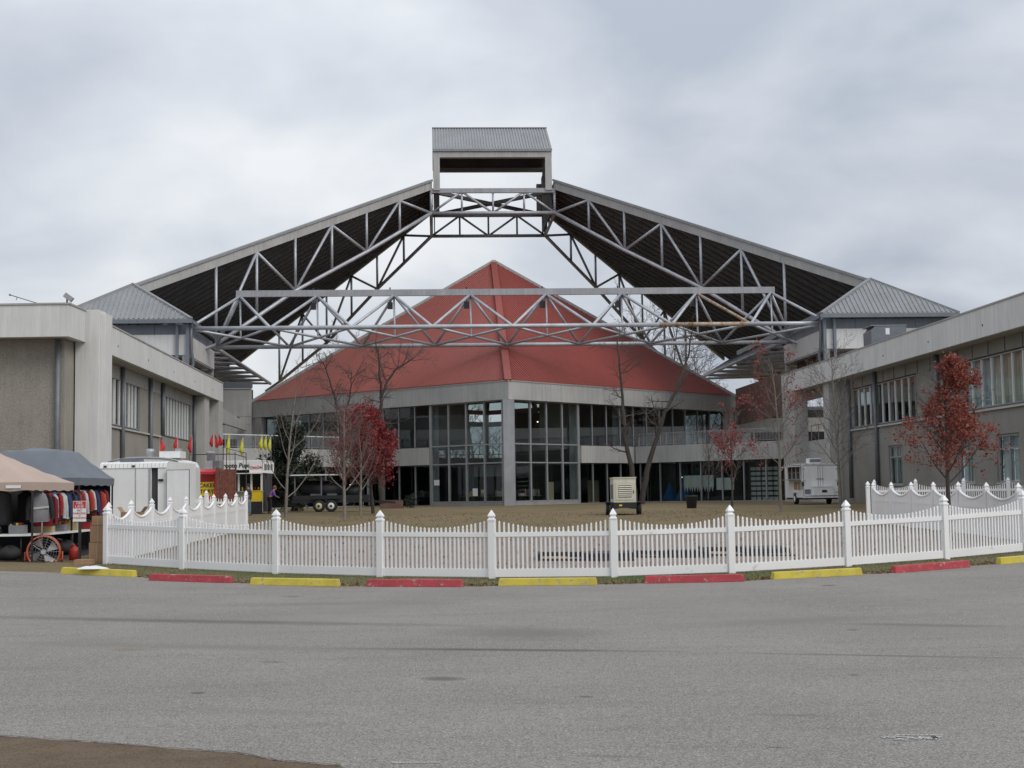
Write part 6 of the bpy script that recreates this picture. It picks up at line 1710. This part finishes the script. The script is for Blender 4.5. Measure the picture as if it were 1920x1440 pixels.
# ------------------------------------------------------------------ white concession trailer at the right
YT = 86.0; xl, xr = 17.5, 19.72; gt = gz(18.5, YT)
t = thing('concession_trailer', 'white concession trailer seen from its double rear doors, serving hatch on the left', 'trailer', (18.6, YT + 2, gt))
F0 = Fac((xl, YT), (-YAW, 1), (-1, -YAW))          # left side
LB_, zb0, zt0 = 4.3, gt + .42, gt + 2.42
def tp(x, y, z): return Vector((xl + x - YAW * y, YT + y + YAW * x * .0, z))
def tbox(x0, x1, y0, y1, z0, z1): return MB().hexa([tp(x0, y0, z0), tp(x1, y0, z0), tp(x1, y1, z0), tp(x0, y1, z0), tp(x0, y0, z1), tp(x1, y0, z1), tp(x1, y1, z1), tp(x0, y1, z1)])
wd = xr - xl
tbox(0.04, wd, 0, LB_, zb0, zt0).build('body', M_WHITE, t)
tbox(-.01, wd + .03, -.03, LB_ + .03, zt0 + .002, zt0 + .07).build('roof', M_WHITE, t)
for i in range(8): tbox(-.03, -.012, .2 + i * .52, .28 + i * .52, zt0 - .02, zt0 + .05).build('marker_lamp', M_BLKM, t)
for i in range(5): tbox(.25 + i * .42, .33 + i * .42, -.045, -.031, zt0 + .01, zt0 + .05).build('marker_lamp', M_SRED, t)
tbox(.07, wd - .03, -.018, -.001, zb0 + .09, zt0 - .07).build('door_seal', M_PIPE, t)
for x0, x1 in ((.10, wd / 2 - .015), (wd / 2 + .01, wd - .06)): tbox(x0, x1, -.035, -.0185, zb0 + .12, zt0 - .1).build('rear_door', M_WHITE, t)
for x in (wd / 2 - .14, wd / 2 + .14):
    tbox(x - .012, x + .012, -.055, -.037, zb0 + .12, zt0 - .1).build('lock_rod', M_ALU, t)
tbox(wd / 2 - .25, wd / 2 + .2, -.075, -.057, zb0 + 1.1, zb0 + 1.14).build('latch', M_PIPE, t)
for x in (.12, wd - .12):
    for z in (.3, 1.0, 1.7): tbox(x - .08, x + .08, -.05, -.0355, zb0 + z, zb0 + z + .05).build('hinge', M_ALU, t)
tbox(.55, 1.75, -.55, -.08, zb0 + .12, zb0 + .62).build('rear_locker', M_SWHT, t)
tbox(.53, 1.77, -.57, -.06, zb0 + .622, zb0 + .66).build('locker_lid', M_SWHT, t)
tbox(1.05, 1.35, -.562, -.552, zb0 + .3, zb0 + .45).build('number_plate', M_SBLK, t)
tbox(.14, .5, -.045, -.036, zb0 + .2, zb0 + .5).build('dark_hatch', M_PIPE, t)
tbox(.0, wd, -.62, -.04, zb0 - .02, zb0 + .06).build('bumper_step', M_WHITE, t)
for x in (.06, wd - .06): tbox(x - .05, x + .05, -.05, -.036, zb0 + .7, zb0 + .95).build('tail_lamp', M_SBLK, t)
tbox(0.0, .035, .3, 3.4, zb0 + 1.15, zb0 + 1.95).build('hatch_opening', M_INTD, t)
for k in range(4): tbox(-.03, -.002, .3 + k * 1.0, .38 + k * 1.0, zb0 + 1.15, zb0 + 1.95).build('hatch_post', M_WHITE, t)
tbox(-.02, -.003, .4, 3.3, zb0 + 1.5, zb0 + 1.55).build('shelf', M_CARD, t)
tbox(-.35, .03, .3, 3.4, zb0 + 1.08, zb0 + 1.12).build('counter', M_ALU, t)
tbox(-.5, .02, .2, 3.5, zt0 - .12, zt0 - .08).build('hatch_flap', M_WHITE, t)
tbox(.0, .036, .5, 1.1, zb0 + .5, zb0 + .95).build('menu_panel', M_CARD, t)
tbox(.0, .036, 1.4, 2.0, zb0 + .5, zb0 + .95).build('menu_panel', M_CARD, t)
tbox(.0, .036, .05, .2, zb0 + .5, zb0 + 1.0).build('side_vent', M_PIPE, t)
for y in (1.9, ): wheel(t, tp(.1, y, gt + .34), .34, .22, (-1, -YAW, 0), M_SWHT); wheel(t, tp(wd - .1, y, gt + .34), .34, .22, (1, YAW, 0), M_ALU)
tbox(-.06, .2, 1.4, 2.4, gt + .72, gt + .78).build('mudguard', M_WHITE, t)
tbox(.7, 1.4, .8, 1.6, zt0 + .072, zt0 + .4).build('roof_air_conditioner', M_SWHT, t)
tbox(.72, 1.38, .78, .798, zt0 + .15, zt0 + .34).build('grille', M_PIPE, t)
tbox(.9, 1.15, 2.2, 2.5, zt0 + .072, zt0 + .3).build('roof_vent', M_ALU, t)
tbox(.1, .3, -.1, 4.2, gt + .3, zb0 - .022).build('chassis_rail', M_BLKM, t); tbox(wd - .3, wd - .1, -.1, 4.2, gt + .3, zb0 - .022).build('chassis_rail', M_BLKM, t)
for y in (.5, 3.6): tbox(.3, wd - .3, y, y + .1, gt + .31, zb0 - .024).build('cross_member', M_BLKM, t)

# ------------------------------------------------------------------ things behind the glass on the right
def behind(px, py, d): a, z = BRF.hit(px, py, d); return a, z
def sheet_on(name, px0, px1, py0, py1, d, m, label, cat, group=None, scal=False, tri=False):
    a0, z1 = behind(px0, py0, d); a1, z0 = behind(px1, py1, d)
    b = MB()
    if tri:
        b.slab([BRF.p(a0, z0, d), BRF.p(a1, z0, d - .5), BRF.p(lerp(a0, a1, .8), z1, d - .2)], BRF.n * -.06)
        b.slab([BRF.p(lerp(a0, a1, .8), z1, d - .2), BRF.p(a1, z0, d - .5), BRF.p(a1 + .1, z0, d - .9)], BRF.n * -.05)
    elif scal:
        n = 12; up_, lo = [], []
        for i in range(n * 2 + 1):
            a = lerp(a0, a1, i / (2 * n)); up_.append(BRF.p(a, z1, d + .03 * math.sin(i)))
            lo.append(BRF.p(a, z0 + (.0 if i % 2 else (z1 - z0) * .38), d + .03 * math.sin(i)))
        m_ = len(up_)
        vs = up_ + lo + [p + BRF.n * -.02 for p in up_ + lo]
        b.add(vs, [(i, i + 1, m_ + i + 1, m_ + i) for i in range(m_ - 1)] + [(2 * m_ + i + 1, 2 * m_ + i, 3 * m_ + i, 3 * m_ + i + 1) for i in range(m_ - 1)])
    else: b.fbox(BRF, a0, a1, z0, z1, d - .02, d)
    return solo(b, name, m, label, cat, group)
sheet_on('blue_tarpaulin', 1243, 1258, 903, 937, -1.2, M_BLUE, 'smaller blue tarpaulin heaped behind the ground floor glass, left one', 'tarpaulin', 'blue tarpaulins', tri=True)
sheet_on('blue_tarpaulin', 1267, 1287, 900, 937, -1.0, M_BLUE, 'larger blue tarpaulin heaped behind the glass beside the white banner', 'tarpaulin', 'blue tarpaulins', tri=True)
sheet_on('scalloped_banner', 1284, 1342, 892, 922, -.8, M_SWHT, 'white banner with pointed lower edge hanging behind the glass', 'banner', None, scal=True)
sheet_on('white_poster', 1347, 1381, 896, 918, -.6, M_SWHT, 'white poster sheet hanging behind the glass beside the pointed banner', 'poster')
a0, z1 = behind(1412, 884, -1.0); a1, z0 = behind(1468, 940, -1.0)
t = thing('carton_shelf', 'shelf rack filled with pale cartons beside the white concession trailer', 'shelf', BRF.p((a0 + a1) / 2, .7, -1.2))
for r in range(7):
    z = lerp(.75, 3.5, r / 7)
    MB().fbox(BRF, a0, a1, z, z + .04, -1.5, -.95).build('shelf_board', M_BLKM, t)
    for c in range(5):
        p, q = lerp(a0, a1, c / 5) + .05, lerp(a0, a1, (c + 1) / 5) - .05
        MB().fbox(BRF, p, q, z + .043, z + .30, -1.4, -1.0).build('carton', mat('pale_carton', (.5, .53, .5), .8, 0, .15, 3), t)
for a in (a0, lerp(a0, a1, .4), a1): MB().fbox(BRF, a - .03, a + .03, .72, 3.6, -.94, -.9).build('upright', M_BLKM, t)
# pale boards and market tables inside the pavilion, notices on the glass
b = MB().fbox(RF, 7.1, 7.9, .68, 2.5, -2.4, -2.3); solo(b, 'plywood_board', mat('plywood', (.42, .33, .22), .8, 0, .1, 2), 'pale plywood board leaning inside the right-hand bay of tall glass', 'board', 'pale boards inside')
b = MB().fbox(RF, 12.4, 13.8, .68, 2.6, -2.4, -2.3); solo(b, 'plywood_board', MATS['plywood'], 'wide pale board inside the glass left of the cream generator', 'board', 'pale boards inside')
for F, px0, px1, py0, py1, lab in ((LF, 885.5, 895, 916, 930, 'white notice sheet stuck on the lower glass left of the corner'), (LF, 813, 823, 900, 910, 'small framed notice on the inside column left of the corner')):
    a0, z1 = F.hit(px0, py0, -.4); a1, z0 = F.hit(px1, py1, -.4)
    b = MB().fbox(F, min(a0, a1), max(a0, a1), z0, z1, -.455, -.44); solo(b, 'paper_notice', M_SWHT, lab, 'notice', 'notices on the glass')
rnd = random.Random(8)
names = ['black display table inside the left bay next to the corner pier', 'display table with pale goods inside the outer part of the left bay', 'display table with small goods inside the right bay near the corner pier',
         'display table crowded with goods inside the outer part of the right bay', 'display table with white flowers left of the tall glass bay']
for (F, a, d), lab in zip(((LF, 2.6, -3), (LF, 6.2, -2.6), (RF, 3.0, -3), (RF, 5.9, -3.2), (LF, 11.5, -2.2)), names):
    p = F.p(a, ZF, d)
    t = thing('display_table', lab, 'table', p, 'display tables in the pavilion')
    MB().fbox(F, a - 1.3, a + 1.3, ZF + .72, ZF + .76, d - .4, d + .4).build('table_top', M_PIPE, t)
    for k in (-1.2, 1.2):
        for e in (-.35, .35): MB().fbox(F, a + k - .03, a + k + .03, ZF + .001, ZF + .718, d + e - .03, d + e + .03).build('leg', M_BLKM, t)
    for k in range(16):
        x = a - 1.2 + k * .155; h = rnd.uniform(.1, .55)
        MB().fbox(F, x, x + rnd.uniform(.06, .14), ZF + .763, ZF + .763 + h, d - .2 + rnd.uniform(-.1, .1), d + .05 + rnd.uniform(0, .25)).build('item', MC[rnd.choice(['white', 'grey', 'grey', 'tan', 'black', 'navy', 'maroon'])], t)

# ------------------------------------------------------------------ people
SKIN = mat('skin', (.42, .24, .17), .6, 0, .05, 8)
def skin_mesh(name, verts, edges, radii, m, parent, off, root=0, sub=1):
    me = bpy.data.meshes.new(name); me.from_pydata([tuple(v) for v in verts], edges, [])
    o = bpy.data.objects.new(name, me); COL.objects.link(o)
    sk = o.modifiers.new('skin', 'SKIN'); sk.use_smooth_shade = True
    if sub: o.modifiers.new('sub', 'SUBSURF').levels = sub
    for i, r in enumerate(radii): me.skin_vertices[0].data[i].radius = (r, r) if isinstance(r, (int, float)) else r
    for i in range(len(verts)): me.skin_vertices[0].data[i].use_root = (i == root)
    bpy.context.view_layer.update()
    nm = bpy.data.meshes.new_from_object(o.evaluated_get(bpy.context.evaluated_depsgraph_get()))
    bpy.data.objects.remove(o); bpy.data.meshes.remove(me)
    nm.name = name; nm.materials.clear(); nm.materials.append(m)
    if parent is None: return nm
    c = place(name, nm, parent, off)
    return c
def person(label, base, rz, h, J, cloth):
    """J: joints in a 1.75 m body, x to its left, y forward"""
    s = h / 1.75
    R_ = Matrix.Rotation(rz, 3, 'Z')
    def P(v): return Vector(base) + R_ @ (Vector(v) * s)
    V, E, Rr = [], [], []
    def a(v, r, link=None):
        V.append(P(v)); Rr.append(r * s if isinstance(r, (int, float)) else (r[0] * s, r[1] * s)); i = len(V) - 1
        if link is not None: E.append((link, i))
        return i
    pel = a(J['pelvis'], .13); sp = a(J['spine'], .125, pel); ch = a(J['chest'], .145, sp); nk = a(J['neck'], .055, ch)
    hd0 = a(J['jaw'], .068, nk); hd = a(J['head'], .098, hd0); tp_ = a(J['crown'], .07, hd)
    nose = a(tuple(Vector(J['head']) + Vector(J['face']) * .115 + Vector((0, 0, -.02))), .014, hd)
    for sd_ in ('L', 'R'):
        k = 1 if sd_ == 'L' else -1
        sh = a(J['sh' + sd_], .06, ch); el = a(J['el' + sd_], .043, sh); wr = a(J['wr' + sd_], .029, el)
        dirh = (Vector(J['wr' + sd_]) - Vector(J['el' + sd_])).normalized()
        side = Vector((k, .3, 0)).normalized()
        pm = a(tuple(Vector(J['wr' + sd_]) + dirh * .075), (.036, .02), wr)
        for f, (o_, L_) in enumerate(((-.024, .075), (-.008, .085), (.008, .08), (.022, .062))):
            b0 = Vector(J['wr' + sd_]) + dirh * .085 + Vector((0, 1, 0)) * o_
            f1 = a(tuple(b0 + dirh * L_ * .5), .009, pm); a(tuple(b0 + dirh * L_ + Vector((-k * .02, 0, 0))), .007, f1)
        t1 = a(tuple(Vector(J['wr' + sd_]) + dirh * .05 + Vector((0, .035, 0))), .011, wr); a(tuple(Vector(J['wr' + sd_]) + dirh * .085 + Vector((0, .055, 0))), .009, t1)
        hp = a(J['hip' + sd_], .095, pel); kn = a(J['kn' + sd_], .06, hp); an = a(J['an' + sd_], .042, kn); a(tuple(Vector(J['an' + sd_]) + Vector((0, .15, -.045))), .035, an)
    me = skin_mesh('person', [v - Vector(base) for v in V], E, Rr, SKIN, None, None)
    root = bpy.data.objects.new('person', me); COL.objects.link(root); root.location = base; root['_off'] = tuple(base)
    tag(root, label, 'person', 'people by the food stalls')
    def part(name, names, radii, links, m):
        vs = [P(J[n]) - Vector(base) for n in names]
        o = skin_mesh(name, vs, links, [r * s for r in radii], m, root, base); o['_off'] = tuple(base); return o
    part('jacket', ['pelvis', 'spine', 'chest', 'shL', 'elL', 'wrL', 'shR', 'elR', 'wrR', 'collar'], [.155, .15, .168, .078, .062, .046, .078, .062, .046, .075],
         [(0, 1), (1, 2), (2, 3), (3, 4), (4, 5), (2, 6), (6, 7), (7, 8), (2, 9)], cloth['top'])
    part('trousers', ['pelvis', 'hipL', 'knL', 'anL', 'hipR', 'knR', 'anR'], [.142, .108, .076, .062, .108, .076, .062], [(0, 1), (1, 2), (2, 3), (0, 4), (4, 5), (5, 6)], cloth['legs'])
    b = MB(); hc = R_ @ (Vector(J['head']) * s); cr = R_ @ (Vector(J['face']) * s)
    b.ball(Vector(base) + hc + Vector((0, 0, .035 * s)) - cr * .022, .112 * s, 12, 8, (1, 1, .95)); b.build('hair', cloth['hair'], root)
    for k in (-1, 1):
        e = Vector(base) + hc + R_ @ (Vector((k * .035, 0, .005)) * s) + cr * .093
        MB().ball(e, .011 * s, 8, 5).build('eye', M_SBLK, root)
        e = Vector(base) + hc + R_ @ (Vector((k * .10, -.01, -.01)) * s)
        MB().ball(e, .024 * s, 8, 5, (.5, .8, 1.2)).build('ear', SKIN, root)
        an = 'anL' if k > 0 else 'anR'
        b = MB(); q_ = Vector(J[an]); c0 = [P(q_ + Vector(v)) for v in ((-.05, -.06, -.085), (.05, -.06, -.085), (.045, .2, -.085), (-.045, .2, -.085), (-.045, -.055, .0), (.045, -.055, .0), (.035, .17, -.04), (-.035, .17, -.04))]
        b.hexa(c0).build('shoe', cloth['shoe'], root)
    m_ = Vector(base) + hc + cr * .097 + Vector((0, 0, -.055 * s))
    MB().ball(m_, .02 * s, 8, 4, (1, .4, .3)).build('mouth', mat('lips', (.32, .12, .1), .6, 0, 0), root)
    return root
JEAN = mat('blue_denim', (.13, .21, .33), .9, 0, .15, 6); TOPD = mat('dark_green_jacket', (.05, .065, .075), .9, 0, .15, 6)
PURP = mat('purple_top', (.20, .10, .36), .9, 0, .15, 6); BLKC = mat('black_cloth', (.02, .02, .024), .9, 0, .1, 6)
HAIRD, HAIRB = mat('dark_hair', (.03, .022, .018), .8, 0, .2, 9), mat('reddish_hair', (.22, .09, .06), .8, 0, .2, 9)
J0 = dict(pelvis=(0, 0, .95), spine=(0, .0, 1.12), chest=(0, 0, 1.33), neck=(0, .0, 1.47), collar=(0, 0, 1.455), jaw=(0, .02, 1.54), head=(0, .015, 1.62), crown=(0, .005, 1.69), face=(0, 1, 0),
          shL=(.19, 0, 1.39), elL=(.24, -.02, 1.11), wrL=(.22, .12, .88), shR=(-.19, 0, 1.39), elR=(-.24, -.03, 1.12), wrR=(-.23, .08, .87),
          hipL=(.09, 0, .90), knL=(.10, .03, .50), anL=(.10, 0, .088), hipR=(-.09, 0, .90), knR=(-.11, .0, .50), anR=(-.12, -.05, .088))
q = G0(465, 966.5)
person('person in dark jacket and blue jeans standing beside the yellow and black bin', q, math.radians(140), 1.76, J0, dict(top=TOPD, legs=JEAN, hair=HAIRD, shoe=M_SBLK))
J1 = dict(J0); J1.update(spine=(0, .06, 1.10), chest=(0, .16, 1.28), neck=(0, .24, 1.40), collar=(0, .23, 1.385), jaw=(0, .30, 1.45), head=(0, .31, 1.53), crown=(0, .30, 1.60), face=(0, .9, -.43),
                         shL=(.18, .18, 1.33), elL=(.26, .26, 1.06), wrL=(.14, .44, .98), shR=(-.18, .18, 1.33), elR=(-.26, .28, 1.08), wrR=(-.12, .45, 1.0))
q = G0(506, 963)
person('person in purple top and black trousers leaning forward beside the dark stand', q, math.radians(-70), 1.70, J1, dict(top=PURP, legs=BLKC, hair=HAIRB, shoe=M_SBLK))

# ------------------------------------------------------------------ grass and fallen leaves
rng_ = np.random.default_rng(5)
def blades(n, xs, ya, yb, hmin, hmax, w, dens=None):
    X = rng_.uniform(xs[0], xs[1], n)
    Ya = np.array([ya(x) for x in X]); Yb = np.array([yb(x) for x in X])
    Yy = Ya + (Yb - Ya) * rng_.uniform(0, 1, n)
    if dens is not None:
        k = rng_.uniform(0, 1, n) < np.array([dens(x, y) for x, y in zip(X, Yy)])
        X, Yy = X[k], Yy[k]
    n = len(X); Zz = np.array([gz(x, y) for x, y in zip(X, Yy)])
    A = rng_.uniform(0, 6.283, n); H = rng_.uniform(hmin, hmax, n); Lx = rng_.normal(0, .5, n) * H; Ly = rng_.normal(0, .5, n) * H
    c, s = np.cos(A) * w, np.sin(A) * w
    V = np.stack([np.stack([X - c, Yy - s, Zz], 1), np.stack([X + c, Yy + s, Zz], 1), np.stack([X + Lx, Yy + Ly, Zz + H], 1)], 1).reshape(-1, 3)
    b = MB(); b.v = [tuple(v) for v in V]; b.f = [(3 * i, 3 * i + 1, 3 * i + 2) for i in range(n)]; b.sm = [False] * n
    return b
M_GRASS = leaf_mat('grass_blades', (.075, .095, .028), (.16, .145, .06), (.30, .245, .13))
M_GRASSG = leaf_mat('green_grass_blades', (.05, .13, .018), (.08, .18, .028), (.15, .21, .055))
def nz(x, y): return .5 + .25 * math.sin(x * 1.7 + 1) + .25 * math.sin(x * .63 + y * 1.1)
o = blades(34000, (-9.5, 13.5), lambda x: y_edge(x) - .05, lambda x: y_fence(x) + .15, .015, .05, .006, lambda x, y: .45 + .4 * nz(x, y)).build('grass', M_GRASS); o['kind'] = 'stuff'
def green(x, y):
    c = .75 if -6.2 < x < -2.2 and y > y_fence(x) - .9 else (.9 if 1.5 < x < 5.2 else .15)
    return c * (.3 + .7 * nz(x * 1.4, y))
o = blades(26000, (-9.5, 9), lambda x: y_edge(x) + .12, lambda x: y_fence(x) - .05, .02, .055, .006, green).build('green_grass', M_GRASSG); o['kind'] = 'stuff'
M_LITTER = leaf_mat('fallen_leaves', (.10, .05, .025), (.20, .12, .06), (.30, .20, .11))
tips = []
rnd = random.Random(12)
for i in range(2600):
    x = rnd.uniform(-9.3, 13.5); y = y_edge(x) + abs(rnd.gauss(0, .35)) - .06
    tips.append((Vector((x, y, gz(x, y) + .025)), None))
for i in range(5200):
    x = rnd.uniform(-9, 12.5); y = rnd.uniform(y_fence(x) + .2, 75); tips.append((Vector((x, y, gz(x, y) + .03)), None))
o = leaf_mesh(tips, 1, .01, .035, 4).build('leaf_litter', M_LITTER); o['kind'] = 'stuff'
